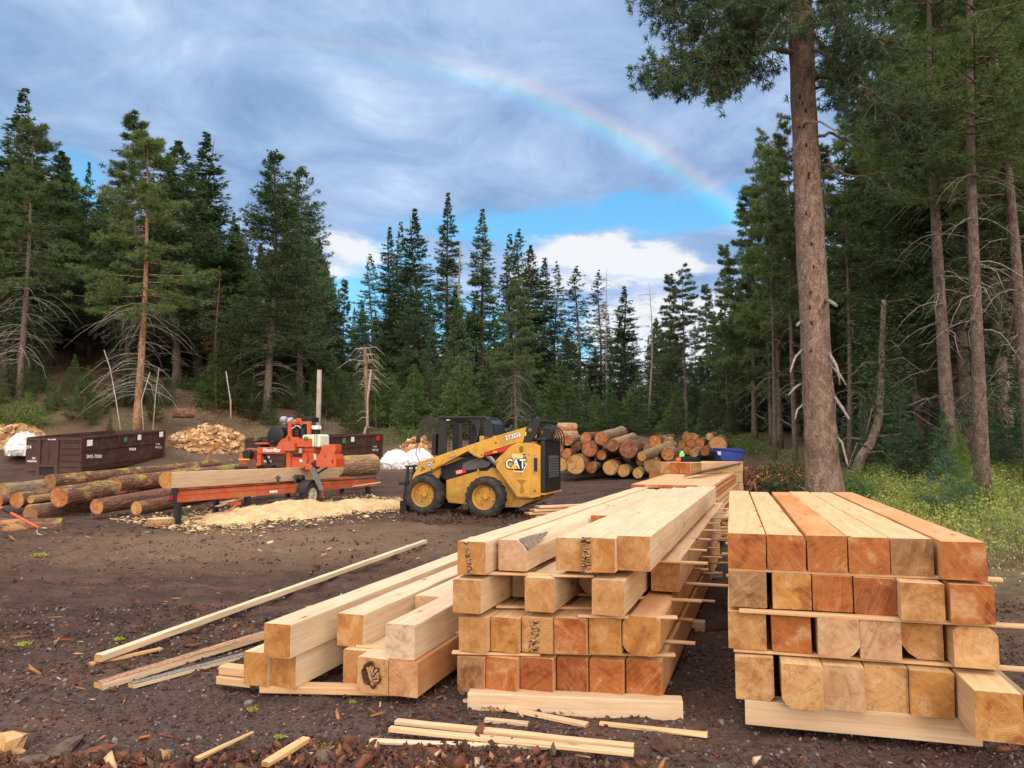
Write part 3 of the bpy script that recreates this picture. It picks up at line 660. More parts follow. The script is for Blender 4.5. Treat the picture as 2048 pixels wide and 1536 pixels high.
heroes=[
((FT,'slim'),12,840,44,178,1.25,'narrow tall fir at the far left edge of the photo, highest of the left trees',GL),
((PT,'bare'),38,830,40,245,.95,'pine at the left edge with long drooping bare grey lower branches',GL),
((FT,'full'),98,800,50,305,1.25,'dark full fir second row behind the left-edge bare-branched pine',GL),
((FT,'wide'),145,790,56,400,1.,'lower dark fir in the gap left of the tall orange-trunked pine',GL),
((PT,'full'),246,830,48,232,1.15,'tallest pine of the left bank, just behind the orange-trunked pine',GL),
((PT,'bare'),276,845,37,272,1.05,'pine with bright orange-brown bare trunk and dead drooping branches above the left dumpster',GL),
((FT,'full'),338,800,47,285,1.25,'broad dark green fir right of the orange-trunked pine',GL),
((FT,'spire'),395,800,52,268,1.35,'fir with thin pale bare leader, right end of the left tree group',GL),
((DT,'brown'),430,800,44,532,1.,'narrow rust-brown dying fir beside the big two-trunked fir',GL),
((FT,'full'),462,800,54,450,1.1,'shorter fir filling the gap left of the big fir behind the sawmill',GC),
((FT,'wide'),537,868,44,300,1.05,'biggest fir, behind the sawmill, with dead branches low on its dark trunk',GC),
((FT,'wide'),592,850,50,332,.95,'large fir just right of and behind the biggest fir',GC),
((FT,'full'),645,850,55,530,1.,'low rounded fir on the right shoulder of the biggest fir',GC),
((PT,'full'),684,850,58,562,.9,'thin sparse conifer left of the low gap in the tree line',GC),
((FT,'ragged'),735,860,55,508,1.1,'open-branched fir at the right side of the low gap in the tree line',GC),
((FT,'spire'),774,860,58,456,1.,'first and lowest of the trio of firs above the loader',GC),
((FT,'slim'),797,860,62,446,1.05,'slim middle fir of the trio above the loader',GC),
((FT,'spire'),825,865,56,420,1.25,'broadest, right-hand fir of the trio above the loader',GC),
((FT,'spire'),893,860,60,388,.95,'narrow tallest fir in the centre with a pointed spire',GC),
((DT,'snag'),916,860,52,487,.9,'dead snag with yellow-green lichen on its trunk beside the tallest spire',GC),
((FT,'spire'),963,860,58,420,1.05,'tall fir right of the lichen-covered snag',GC),
((FT,'slim'),1020,860,62,470,1.2,'left fir of the close pair right of the centre',GC),
((FT,'ragged'),1038,860,60,458,1.,'right fir of the close pair right of the centre, thin at the top',GC),
((PT,'bare'),1032,862,42,560,.95,'young pine with a straight pinkish bare trunk and fine dead twigs above the loader cab',GC),
((FT,'full'),1062,860,56,492,.85,'fir just right of the close pair',GC),
((FT,'spire'),1090,860,55,517,1.2,'wide dark fir halfway down the slope of tree tops',GC),
((FT,'ragged'),1115,860,60,524,.9,'fir with a bare pole-like top on the slope of tree tops',GC),
((FT,'ragged'),1155,862,54,532,1.25,'layered open fir standing alone against the white cloud',GC),
((FT,'ragged'),1200,862,56,540,.95,'thin greyish dying fir against the white cloud',GC),
((DT,'grey'),1214,862,54,536,.9,'bare grey dead pole right of the thin dying fir',GC),
((FT,'spire'),1252,865,50,574,1.35,'conical fir above the middle of the log pile',GC),
((DT,'grey'),1302,868,46,566,1.,'spindly nearly bare conifer with a small green tip',GC),
((PT,'full'),1345,868,48,552,1.,'left pine of the group above the right end of the log pile',GC),
((PT,'tall'),1372,868,44,532,1.1,'tallest pine of the group above the right end of the log pile',GC),
((PT,'full'),1418,868,56,572,1.,'small pine between the log-pile pines and the right-hand woods',GC),
((FT,'full'),1448,868,60,620,1.,'low dark fir far back at the edge of the right-hand woods',GC),
((PT,'full'),1512,885,40,374,1.25,'pine with blue-green crown at the left edge of the right-hand woods',GR),
((PT,'full'),1562,892,37,290,1.15,'tall pine left of the huge trunk with crown against the sky',GR),
((PT,'full'),1600,900,42,390,1.15,'pine mostly hidden behind the huge trunk',GR),
((PT,'full'),1662,900,39,296,1.,'pine just right of the huge trunk with a pointed top',GR),
((FT,'wide'),1720,900,36,380,1.25,'dark fir right of the pointed pine behind the huge trunk',GR),
]
for key,u,v,Y,vt,wd,lab,gp in heroes:
    c=place(key,u,v,Y,lab,gp,vtop=vt,wide=wd*(1.22 if gp==GL else 1.08)*(1.25 if key[1] in('spire','slim','ragged') else 1))
    if 'orange-brown' in lab: 
        for ch in c.children:
            if ch.name.startswith('trunk'): ch.color=(1.45,1.15,.95,1)
# right-hand woods: tall trees that run out of the frame
right=[((PT,'near'),1895,950,21,19,1.25,'straight bare-trunked pine, left of the two pale trunks on the right',-.035),
((PT,'near'),1958,1000,16.5,17,1.1,'nearest slender pine with pale grey-brown trunk at the right',-.05),
((FT,'near'),1915,930,25,23,1.2,'dark thick-trunked fir directly behind the two pale pine trunks',-.02),
((PT,'near'),2075,960,19,18,1.2,'leaning pine at the right edge of the photo',-.07),
((FT,'near'),2030,930,24,20,1.3,'full dark fir at the right edge of the photo',0),
((FT,'near'),1800,915,29,13.5,.9,'dark fir between the huge trunk and the two pale trunks',0),
((PT,'tall'),1700,930,27,13,1.0,'thin grey trunk right next to the huge trunk',-.02),
((FT,'near'),1895,900,34,24,.95,'very tall dark fir deep in the right-hand woods',0),
((FT,'near'),1970,900,34,26,1.2,'tall full fir deep in the right-hand woods behind the nearest pine',0),
((FT,'near'),2060,905,30,27,1.3,'spired fir deep in the right corner of the woods',0),
((PT,'near'),1935,930,24,21,1.2,'bushy bright green pine overhanging the right side',-.02),
((PT,'near'),1775,910,31,13,.95,'bushy pine with thin stem right of the huge trunk',0),
((PT,'tall'),1548,895,33,13.5,.9,'thin pine trunk left of the huge trunk with grey dead branches',-.01),
((PT,'tall'),1592,905,30,14,.9,'slender pine trunk close beside the huge trunk on its left',0),
((FT,'near'),1985,915,28,22,1.1,'ragged fir between the nearest pine and the right edge',0),
((PT,'tall'),1545,897,38,16,.85,'thin pale pine trunk farther back left of the huge trunk',0),
((FT,'near'),1835,915,26,15,1.0,'ragged fir with a grey trunk left of the two pale trunks',0.02),
]
for key,u,v,Y,h,wd,lab,ln in right:
    place(key,u,v,Y,lab,GR,h=h,wide=wd,lean=ln,tint=(1.2,1.28,1.0) if 'bright' in lab else (1.,1.,.95))
# filler: trees behind and among, right woods and left bank
random.seed(23)
def cam_uv(p):
    q=Vector(p)-CAM; f=Vector((0,math.cos(PITCH),math.sin(PITCH))); u_=Vector((0,-math.sin(PITCH),math.cos(PITCH))); dd=q.dot(f)
    return 1024+F*q.x/dd, 768-F*q.dot(u_)/dd
LM=[(-10,'the left edge of the photo'),(45,'the far-left white sack'),(110,'the door end of the left dumpster'),(180,'the lettering on the left dumpster'),(240,'the green sticker of the left dumpster'),(276,'the orange-brown pine trunk'),(345,'the right end of the left dumpster'),(395,'the left slope of the firewood heap'),(445,'the top of the firewood heap'),(495,'the far wheel housing of the sawmill'),(540,'the trunk of the biggest fir'),(590,'the engine of the sawmill'),(636,'the bare wooden pole'),(680,'the green sticker of the right dumpster'),(733,'the broken dead trunk'),(780,'the right end of the right dumpster'),(832,'the smaller firewood heap'),(875,'the front of the loader cab'),(930,'the loader cab'),(985,'the rear of the loader cab'),(1035,'the number on the loader arm'),(1090,'the loader hoses'),(1135,'the pale peeled logs'),(1185,'the mossy log'),(1225,'the long pale-barked log'),(1262,'the biggest dark red log'),(1310,'the slanting knotted log'),(1360,'the green spray can'),(1400,'the far group of logs'),(1455,'the blue hopper bin'),(1510,'the scrap heap'),(1560,'the thin trunks left of the huge pine'),(1640,'the huge pine trunk'),(1690,'the thin grey trunk beside the huge pine'),(1750,'the curved sapling'),(1800,'the gap right of the curved sapling'),(1850,'the ragged fir with grey trunk'),(1895,'the left pale trunk'),(1930,'the fir seedling'),(1960,'the nearest slender pine'),(2010,'the woods near the right edge'),(2060,'the right edge of the photo'),(2180,'the space just beyond the right edge')]
REG={}
def relabel():
    for grp,lst in REG.items():
        by={}
        for o,u,h,kind in lst:
            lm=min(LM,key=lambda q:abs(q[0]-u))[1]; by.setdefault(lm,[]).append((h,o,kind))
        for lm,l in by.items():
            l.sort(key=lambda q:-q[0]); n=len(l); W=['second','third','fourth','fifth','sixth','seventh']
            for i,(h,o,kind) in enumerate(l):
                rk='' if n==1 else ('taller ' if i==0 else 'shorter ') if n==2 else 'tallest ' if i==0 else 'shortest ' if i==n-1 else W[min(i-1,5)]+' tallest '
                o['label']=(rk+kind+' over '+lm).strip()
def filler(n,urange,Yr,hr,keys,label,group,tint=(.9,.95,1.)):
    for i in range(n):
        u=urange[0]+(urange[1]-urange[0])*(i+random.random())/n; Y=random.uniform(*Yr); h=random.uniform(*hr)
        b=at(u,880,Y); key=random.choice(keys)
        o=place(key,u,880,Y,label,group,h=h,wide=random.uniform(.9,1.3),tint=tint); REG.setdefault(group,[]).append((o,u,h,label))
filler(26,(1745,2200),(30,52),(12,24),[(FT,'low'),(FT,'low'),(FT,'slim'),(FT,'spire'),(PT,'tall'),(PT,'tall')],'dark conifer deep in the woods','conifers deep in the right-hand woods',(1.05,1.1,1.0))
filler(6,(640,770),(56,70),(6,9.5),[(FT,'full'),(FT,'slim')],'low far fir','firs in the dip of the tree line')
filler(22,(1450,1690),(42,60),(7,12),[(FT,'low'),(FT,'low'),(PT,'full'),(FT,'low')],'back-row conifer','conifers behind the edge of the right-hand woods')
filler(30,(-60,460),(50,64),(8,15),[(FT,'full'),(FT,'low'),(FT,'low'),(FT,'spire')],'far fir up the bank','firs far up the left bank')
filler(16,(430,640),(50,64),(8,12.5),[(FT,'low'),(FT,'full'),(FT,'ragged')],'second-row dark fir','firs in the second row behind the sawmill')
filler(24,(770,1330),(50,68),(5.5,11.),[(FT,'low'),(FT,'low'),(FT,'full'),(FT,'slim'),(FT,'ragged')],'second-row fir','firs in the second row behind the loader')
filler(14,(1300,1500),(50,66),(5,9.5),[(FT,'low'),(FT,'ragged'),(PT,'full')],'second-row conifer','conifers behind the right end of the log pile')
# understorey of young firs
def under(n,urange,Yr,hr,keys,label,group,tint=(1.0,1.0,.85)):
    for i in range(n):
        u=urange[0]+(urange[1]-urange[0])*(i+random.random())/n; Y=random.uniform(*Yr)
        h=random.uniform(*hr); o=place(random.choice(keys),u,880,Y,label,group,h=h,wide=random.uniform(.9,1.4),tint=tint); REG.setdefault(group,[]).append((o,u,h,label))
under(34,(640,1130),(41,52),(2.,5.2),[(YF,'dense'),(YF,'tall')],'young green fir','young firs behind the loader')
under(18,(1100,1480),(41,52),(2.,5.),[(YF,'dense'),(YF,'tall')],'young thicket fir','young firs behind the log pile')
under(15,(425,640),(42,48),(1.8,4.6),[(YF,'dense'),(YF,'tall')],'young fir of the thicket','young firs behind the firewood heap')
under(22,(-40,335),(35.5,42),(1.1,2.8),[(YF,'dense'),(YF,'tall')],'young bank fir','young firs on the left bank')
under(22,(1700,2120),(20,34),(1.6,4.5),[(YF,'dense'),(YF,'tall'),(YF,'small')],'young understorey fir','young firs in the right-hand woods',(.8,.95,.95))
place((YF,'small'),1893,975,14.5,'bluish fir seedling standing in the undergrowth left of the nearest slender pine','young firs in the right-hand woods',h=1.25,wide=1.3,tint=(.9,1.2,1.6))
place((YF,'dense'),1925,985,15.5,'bright green fir sapling leaning on the nearest slender pine','young firs in the right-hand woods',h=1.75,wide=.75,tint=(1.1,1.15,.6))
place((YF,'small'),1150-1100,860,36,'low spreading fir seedling at the left edge above the white sack','young firs on the left bank',h=1.6,wide=1.6,tint=(1.5,1.6,.7))
relabel()
for i in range(8): place(random.choice([(FT,'full'),(FT,'low'),(FT,'wide')]),-110-i*52,880,random.uniform(40,56),'fir on the bank beyond the left edge of the photo','firs beyond the left edge',h=random.uniform(12,20),tint=(.95,1,.95))
# the huge near pine
def huge_pine():
    root=empty('pine_tree',(0,0,0)); Y=16.6; b=at(1650,985,Y); z0=H(b.x,b.y)
    cl=[(1652,1000,41),(1649,975,36.5),(1645,930,32),(1641,860,30.5),(1632,700,29),(1622,500,27.5),(1612,300,26),(1603,100,24),(1598,-60,23),(1592,-300,20),(1585,-650,12)]
    P=[];Rd=[]
    for u,v,hw in cl: p=at(u,v,Y); P.append((p.x,p.y,p.z)); Rd.append(hw/F*Y)
    P[0]=(P[0][0],P[0][1],z0-.3)
    # refine with bark unevenness
    PP=[];RR=[]
    for i in range(len(P)-1):
        for k in range(6):
            f=k/6; PP.append(Vector(P[i]).lerp(Vector(P[i+1]),f)); RR.append((Rd[i]*(1-f)+Rd[i+1]*f)*(1+.018*math.sin(i*7+k*2.3)))
    mb=MB().tube(PP,RR,40,caps=False)
    mb.V=[tuple(Vector(v)+Vector(((vnoise(np.array([v[0]*9+v[1]*7]),np.array([v[2]*2.5]),3)[0]-.5),(vnoise(np.array([v[0]*8]),np.array([v[2]*2.2+v[1]*9]),5)[0]-.5),0))*.05) for v in mb.V]
    tr=mb.build('trunk',BARK,root); tr.color=(.86,.84,.84,1)
    SCAR=simple('scar',(.035,.025,.02),.95,.1); rg=random.Random(3)
    for u,v in ((1606,218),(1612,232),(1608,262),(1599,266),(1613,300),(1600,205),(1618,357),(1613,435),(1617,365),(1624,495),(1628,540),(1622,590),(1623,650),(1632,585),(1622,705),(1620,620)):
        p=at(u,v,Y); f=(p-CAM).normalized(); q=p-Vector((f.x,f.y,0)).normalized()*(.29+.02)
        kb=MB(); n_=9; ph=rg.uniform(0,6); R_=[rg.uniform(.5,1.1) for _ in range(n_)]; kb.add([q+Vector((.035*R_[k]*math.cos(k*6.283/n_),.0,.06*R_[k]*math.sin(k*6.283/n_))) for k in range(n_)]+[q+Vector((0,-.02,0))],[(k,(k+1)%n_,n_) for k in range(n_)]); kb.build('branch_scar',SCAR,root)
    # live limbs: polylines in (u,v,Y) then tufted twigs
    limbs=[([(1590,105,Y),(1540,98,Y-.4),(1480,112,Y-.9),(1430,125,Y-1.2),(1380,132,Y-1.5),(1320,128,Y-1.7)],.06),
      ([(1592,45,Y),(1540,50,Y-.6),(1500,62,Y-1),(1450,85,Y-1.3),(1400,60,Y-1.2),(1345,20,Y-1.2)],.06),
      ([(1590,-30,Y),(1520,-10,Y-.5),(1450,0,Y-1),(1400,-15,Y-1),(1330,-20,Y-1)],.06),
      ([(1592,40,Y),(1530,75,Y+.4),(1480,95,Y+.7),(1440,150,Y+.9)],.045),
      ([(1612,60,Y),(1660,45,Y-.5),(1720,60,Y-1),(1790,85,Y-1.3)],.06),
      ([(1612,95,Y),(1650,110,Y-.5),(1700,130,Y-1),(1740,190,Y-1.2),(1790,240,Y-1.2)],.05),
      ([(1618,160,Y),(1650,150,Y-.2),(1700,172,Y-.4),(1745,198,Y-.7),(1790,215,Y-.9),(1840,240,Y-1)],.075),
      ([(1620,180,Y),(1665,165,Y+.3),(1720,205,Y+.5),(1760,250,Y+.6)],.045),
      ([(1630,275,Y),(1665,268,Y-.2),(1700,285,Y-.4),(1735,305,Y-.5),(1740,330,Y-.5)],.04),
      ([(1635,325,Y),(1665,335,Y-.3),(1695,350,Y-.5),(1760,350,Y-.7)],.035),
      ([(1600,-50,Y),(1680,-20,Y+1),(1780,0,Y+1.5)],.06),([(1600,-100,Y),(1560,-40,Y+1),(1520,0,Y+1.2),(1470,20,Y+1)],.06),
      ([(1600,-120,Y),(1600,-60,Y-1.3),(1590,-10,Y-1.8),(1570,40,Y-2)],.05),([(1600,-130,Y),(1650,-60,Y-1.2),(1670,0,Y-1.6),(1690,60,Y-1.8)],.05),
      ([(1610,20,Y),(1640,90,Y+.9),(1680,110,Y+1.4),(1720,130,Y+1.6)],.05),([(1600,-40,Y),(1540,20,Y-.8),(1500,40,Y-1.3)],.05)]
    rs2=np.random.RandomState(9); out=[]; lm=MB()
    def tufts(p,dirv,nt,spread):
        for _ in range(nt):
            q=p+Vector(rs2.normal(0,spread,3)); nb=22; D=norm(np.array(dirv)*.5+rs2.normal(0,.6,(nb,3))+np.array([0,0,.15])); T=np.repeat(np.array([q]),nb,0)
            out.append(kites(T,D,.15*rs2.uniform(.7,1.2,nb),np.full(nb,.0085),UPV*0,rs2))
    for li,(pl,r0) in enumerate(limbs):
        pts=[at(*q) for q in pl]; fine=[]
        for i in range(len(pts)-1):
            for k in range(4): fine.append(pts[i].lerp(pts[i+1],k/4)+Vector(rs2.normal(0,.02,3)))
        fine.append(pts[-1]); N=len(fine); lm.tube(fine,[r0*(1-.8*i/N) for i in range(N)],6)
        if li==8: continue
        dense=1.0
        for i in range(max(3,int(N*.28)),N):
            for _ in range((5 if li<4 else 3 if li in(10,11,12,15) else 3) if li not in(6,9) else (3 if i>N*.7 else 0)):
                base=fine[i]; tdir=(fine[i]-fine[i-2]).normalized(); dd=(tdir*.5+Vector((rs2.normal(0,.55),rs2.normal(0,.55),rs2.normal(-.25,.45)))).normalized(); l=rs2.uniform(.25,.85)
                e=base+dd*l+Vector((0,0,-.10*l)); mid=base+dd*l*.5+Vector((0,0,.03)); lm.tube([base,mid,e],[.012,.009,.005],4,caps=False)
                for k in range(4):
                    f=rs2.uniform(.35,1); c_=base.lerp(e,f); sd=Vector(rs2.normal(0,.16,3)); lm.tube([c_,c_+sd],[.006,.004],3,caps=False); tufts(c_+sd,dd,1,.05)
                tufts(e,dd,3,.07)
    lm.build('limbs',BARKG,root)
    crown_obj('crown',np.concatenate([o.reshape(-1,3) for o in out]),foliage('near_pine_needles',(.045,.075,.04),(.06,.10,.05),(.10,.14,.06)),root)
    # dead and broken branches low on the trunk
    db=MB()
    for pl,r0 in (([(1652,600,Y-.2),(1662,604,Y-.6),(1673,611,Y-.9)],.05),([(1657,705,Y-.2),(1672,730,Y-.5),(1678,750,Y-.6),(1679,770,Y-.6)],.04),([(1660,730,Y),(1680,750,Y-.3),(1692,770,Y-.4)],.03),
        ([(1664,787,Y-.1),(1684,815,Y-.5),(1698,838,Y-.7)],.04),([(1668,868,Y-.1),(1684,885,Y-.4),(1694,925,Y-.6),(1696,935,Y-.6)],.03),([(1600,645,Y),(1594,650,Y-.2)],.04),
        ([(1604,700,Y),(1590,715,Y-.4),(1580,745,Y-.7)],.03),([(1602,768,Y),(1590,775,Y-.4),(1577,790,Y-.7)],.028),([(1605,810,Y),(1594,820,Y-.4),(1590,838,Y-.6)],.025),
        ([(1612,245,Y-.3),(1640,243,Y-.7),(1672,262,Y-1.1)],.03),([(1632,305,Y),(1650,306,Y-.2)],.025)):
        pp=[at(*q) for q in pl]; db=MB(); db.tube(pp,[r0*(1-.55*i/len(pp)) for i in range(len(pp))],6); db.build('dead_branch',DEADW,root)
    tag(root,'huge near pine with thick orange-brown trunk rising behind the right timber stack','pine tree')
    # move the origin to the base: children keep world position
    for ch in root.children: ch.location=(-b.x,-b.y,-z0)
    root.location=(b.x,b.y,z0)
huge_pine()
# curved sapling and leaning grey stems
def stem(name,pl,r0,label,cat,m=DEADW,br=0,group=None,foli=False,tint=(1,1,1)):
    pts=[at(*q) for q in pl]; b=pts[0].copy(); b.z=H(b.x,b.y)-.1; pts[0]=b
    root=empty(name,b); mb=MB().tube([p-b for p in pts],[r0*(1-.6*i/len(pts)) for i in range(len(pts))],8); t=mb.build('trunk',m,root); t.color=(*tint,1)
    if br:
        d=MB(); rg=random.Random(len(label))
        for _ in range(br):
            i=rg.randint(1,len(pts)-2); p=pts[i].lerp(pts[i+1],rg.random())-b; a=rg.uniform(0,6.28); l=rg.uniform(.4,1.4)*r0*9
            d.tube([p,p+Vector((math.cos(a)*l*.5,math.sin(a)*l*.5,.05*l)),p+Vector((math.cos(a)*l,math.sin(a)*l,-.35*l))],[r0*.22,r0*.15,r0*.05],4,caps=False)
        d.build('dead_branches',m,root)
    if foli:
        rs3=np.random.RandomState(5); n=1500; i=rs3.uniform(.5,1.,n)*(len(pts)-1); P=np.array([list(pts[int(min(q,len(pts)-2))].lerp(pts[int(min(q,len(pts)-2))+1],q-int(min(q,len(pts)-2)))-b) for q in i]); D=norm(rs3.normal(0,1,(n,3))*np.array([1,1,.3])); P=P+D*rs3.uniform(0,.9,n)[:,None]
        crown_obj('crown',kites(P,D,.2*rs3.uniform(.6,1.2,n),np.full(n,.03),UPV,rs3).reshape(-1,3),FIR,root)
    tag(root,label,cat,group); return root
stem(FT,[(1708,938,24),(1722,915,24),(1742,885,24),(1756,845,24),(1761,800,24),(1762,750,24),(1764,690,24),(1768,600,24)],.17,'sapling with a strongly curved sweeping trunk in the right-hand woods','fir tree',m=BARKG,br=14,foli=True,tint=(1.3,1.3,1.2))
stem('dead_tree',[(725,865,40),(731,858,40),(735,850,40),(735,800,40),(742,740,40)],.09,'short pale dead stem with a kinked foot behind the right dumpster','dead tree',br=6,tint=(1.15,1.,.85))
stem('dead_tree',[(733,862,42),(733,780,42),(730,694,42)],.14,'broken dead trunk with a bright splintered top among the young firs','dead tree',br=40,tint=(.8,.6,.42))
stem('dead_tree',[(462,850,42),(461,800,42),(456,770,42),(452,742,42)],.05,'thin bleached dead stick standing on the bank left of the big fir','dead tree',tint=(1.5,1.4,1.35))
stem('dead_tree',[(290,848,36),(283,800,36),(300,745,36)],.03,'thin white dead stick leaning beside the orange-trunked pine','dead tree',br=4,tint=(1.4,1.35,1.3))
stem('dead_tree',[(306,840,37),(311,790,37),(318,735,37)],.03,'bleached dead sapling right of the orange-trunked pine','dead tree',br=12,tint=(1.4,1.35,1.3))
stem('dead_tree',[(247,860,35.5),(232,800,35.5),(220,735,35.5),(208,700,35.5)],.028,'bent dead grey sapling left of the orange-trunked pine','dead tree',br=6,tint=(1.5,1.4,1.3))
# pole
p=hit(636,880); p=at(636,878,36.5); pz=H(p.x,p.y); tp=at(636,740,36.5)
o=MB().tube([(0,0,-.3),(0,0,tp.z-pz)],[.12,.11],12).build('wooden_pole',simple('weathered_pole',(.36,.30,.24),.9,.1,scale=5)); o.location=(p.x,p.y,pz)
tag(o,'bare weathered wooden pole standing behind the sawmill','pole')
# ---------------------------------------------------------------- undergrowth
def blades(P,h,w_,rs,lean=.35):
    n=len(P); D=norm(np.stack([rs.normal(0,lean,n),rs.normal(0,lean,n),np.ones(n)],-1)); return kites(P,D,h,w_,UPV*0,rs)
def region(n,ur,vr,rs,Ymax=40):
    pts=[]
    while len(pts)<n:
        u=rs.uniform(*ur); v=rs.uniform(*vr); r_=ray(u,v); t_=-(CAMH-.45)/r_.z if r_.z<0 else 999
        if t_<Ymax: pts.append((r_.x*t_,r_.y*t_))
    a=np.array(pts); return a[:,0],a[:,1]
rs=np.random.RandomState(77)
def patch(xr,yr,n,cond=None):
    x=rs.uniform(*xr,n); y=rs.uniform(*yr,n); k=cond(x,y); return x[k],y[k]
# leafy yellow-green cover on the right, denser with height
x,y=patch((4.5,24),(10.2,30),24000,lambda x,y:(x>.44*y+.35+.5*(fbm(x*.8,y*.8,2)-.5)*4)&(x<.80*y+1.5)&(fbm(x*.9,y*.9,14)>.43))
z=Hmid(x,y); n=len(x); hh=rs.uniform(.12,.42,n)*(1+.4*fbm(x*.5,y*.5,6)); P0=np.stack([x,y,z],-1); out=[blades(P0,hh,np.full(n,.006),rs,.25)]
for k in range(7):
    f=rs.uniform(.35,1.05,n); P=P0+np.stack([rs.normal(0,.06,n),rs.normal(0,.06,n),hh*f],-1); D=norm(rs.normal(0,1,(n,3))*np.array([1,1,.5])+np.array([0,0,.25])); out.append(kites(P,D,rs.uniform(.035,.075,n),rs.uniform(.010,.02,n),UPV,rs))
o=crown_obj('undergrowth',np.concatenate([q.reshape(-1,3) for q in out]),UNDER,None); tag(o,'yellow-green leafy ground cover right of the timber stack','ground cover',kind='stuff')
x,y=patch((1.5,20),(9.5,34),15000,lambda x,y:(x>.33*y+.9)&(x<.8*y+2)&(fbm(x*.7+9,y*.7,15)>.47))
z=Hmid(x,y); n=len(x); P0=np.stack([x,y,z],-1); out=[]
for k in range(4): out.append(blades(P0+rs.normal(0,.06,(n,3))*np.array([1,1,0]),rs.uniform(.12,.40,n),np.full(n,.005),rs,.4))
o=crown_obj('dry_grass',np.concatenate([q.reshape(-1,3) for q in out]),GRASS,None); tag(o,'dry straw-coloured grass at the foot of the huge pine','grass',kind='stuff')
WHITEF=simple('white_flowers',(.55,.52,.42),.9,.1)
x,y=patch((5,11),(8.2,12.8),1300,lambda x,y:(x>.55*y+.3)&(x<.8*y+1)&(fbm(x*1.2,y*1.2,51)>.5)); z=Hmid(x,y); n=len(x)
out=[]; hh=rs.uniform(.1,.32,n)
for k in range(3): P=np.stack([x,y,z+hh],-1)+rs.normal(0,.012,(n,3)); out.append(kites(P,norm(rs.normal(0,1,(n,3))),np.full(n,.016),np.full(n,.008),UPV*0,rs))
o=crown_obj('white_flowers',np.concatenate([q.reshape(-1,3) for q in out]),WHITEF,None); tag(o,'small dried white flower heads at the right edge','flowers',kind='stuff')
# left bank grass + seedlings as stuff
x,y=patch((-24,-8),(34,48),2600,lambda x,y:(fbm(x*.3,y*.3,60)>.52)); z=Hmid(x,y); n=len(x); out=[]
for k in range(4): out.append(blades(np.stack([x,y,z],-1)+rs.normal(0,.15,(n,3))*np.array([1,1,0]),rs.uniform(.08,.22,n),np.full(n,.012),rs,.5))
o=crown_obj('bank_grass',np.concatenate([q.reshape(-1,3) for q in out]),GRASS,None); tag(o,'thin dry grass on the slope of the left bank','grass',kind='stuff')
def bush(u,v,Y,rw,h,label,n=1500,m=BUSH,ls=.09):
    b=at(u,v,Y); b.z=H(b.x,b.y); rs4=np.random.RandomState(int(u)); root=empty('bush',b); st=MB(); a=rs4.uniform(0,6.28,n); r_=rw*rs4.uniform(0,1,n)**.5; zz=h*rs4.uniform(.05,1,n)*(1-.55*(r_/rw)**2)
    lob=.45+1.1*fbm(np.cos(a)*2.6+5,np.sin(a)*2.6+zz*3,int(u)); P=np.stack([np.cos(a)*r_*lob,np.sin(a)*r_*lob,zz*lob],-1)
    crown_obj('foliage',kites(P,norm(rs4.normal(0,1,(n,3))+UPV*.8),ls*rs4.uniform(.6,1.3,n),np.full(n,ls*.17),UPV*.6,rs4).reshape(-1,3),m,root)
    for k in range(14):
        q=rs4.uniform(0,6.28); st.tube([(0,0,-.05),(math.cos(q)*rw*.35,math.sin(q)*rw*.35,h*.45),(math.cos(q)*rw*.6,math.sin(q)*rw*.6,h*.8)],[.015,.01,.004],4,caps=False)
    st.build('stem',BARKG,root); tag(root,label,'bush','bushes at the wood edge'); return root
bush(1588,965,18.5,.75,1.15,'loose green bush at the left foot of the huge pine')
bush(1702,975,17.,.55,.7,'small green bush at the right foot of the huge pine')
bush(1480,872,34,1.6,.7,'low green bush behind the right end of the log pile',ls=.13)
bush(30,840,35.5,1.3,1.5,'yellow-green bush on the bank at the left edge of the photo',ls=.14)
bush(820,868,40,2.2,1.0,'low green brush behind the firewood beside the loader',ls=.14)
bush(395,800,47,2.2,1.3,'round green bush high on the left bank below the brown dying fir',ls=.15)
bush(1450,868,38,2.2,.8,'green brush at the edge of the right-hand woods',ls=.14)
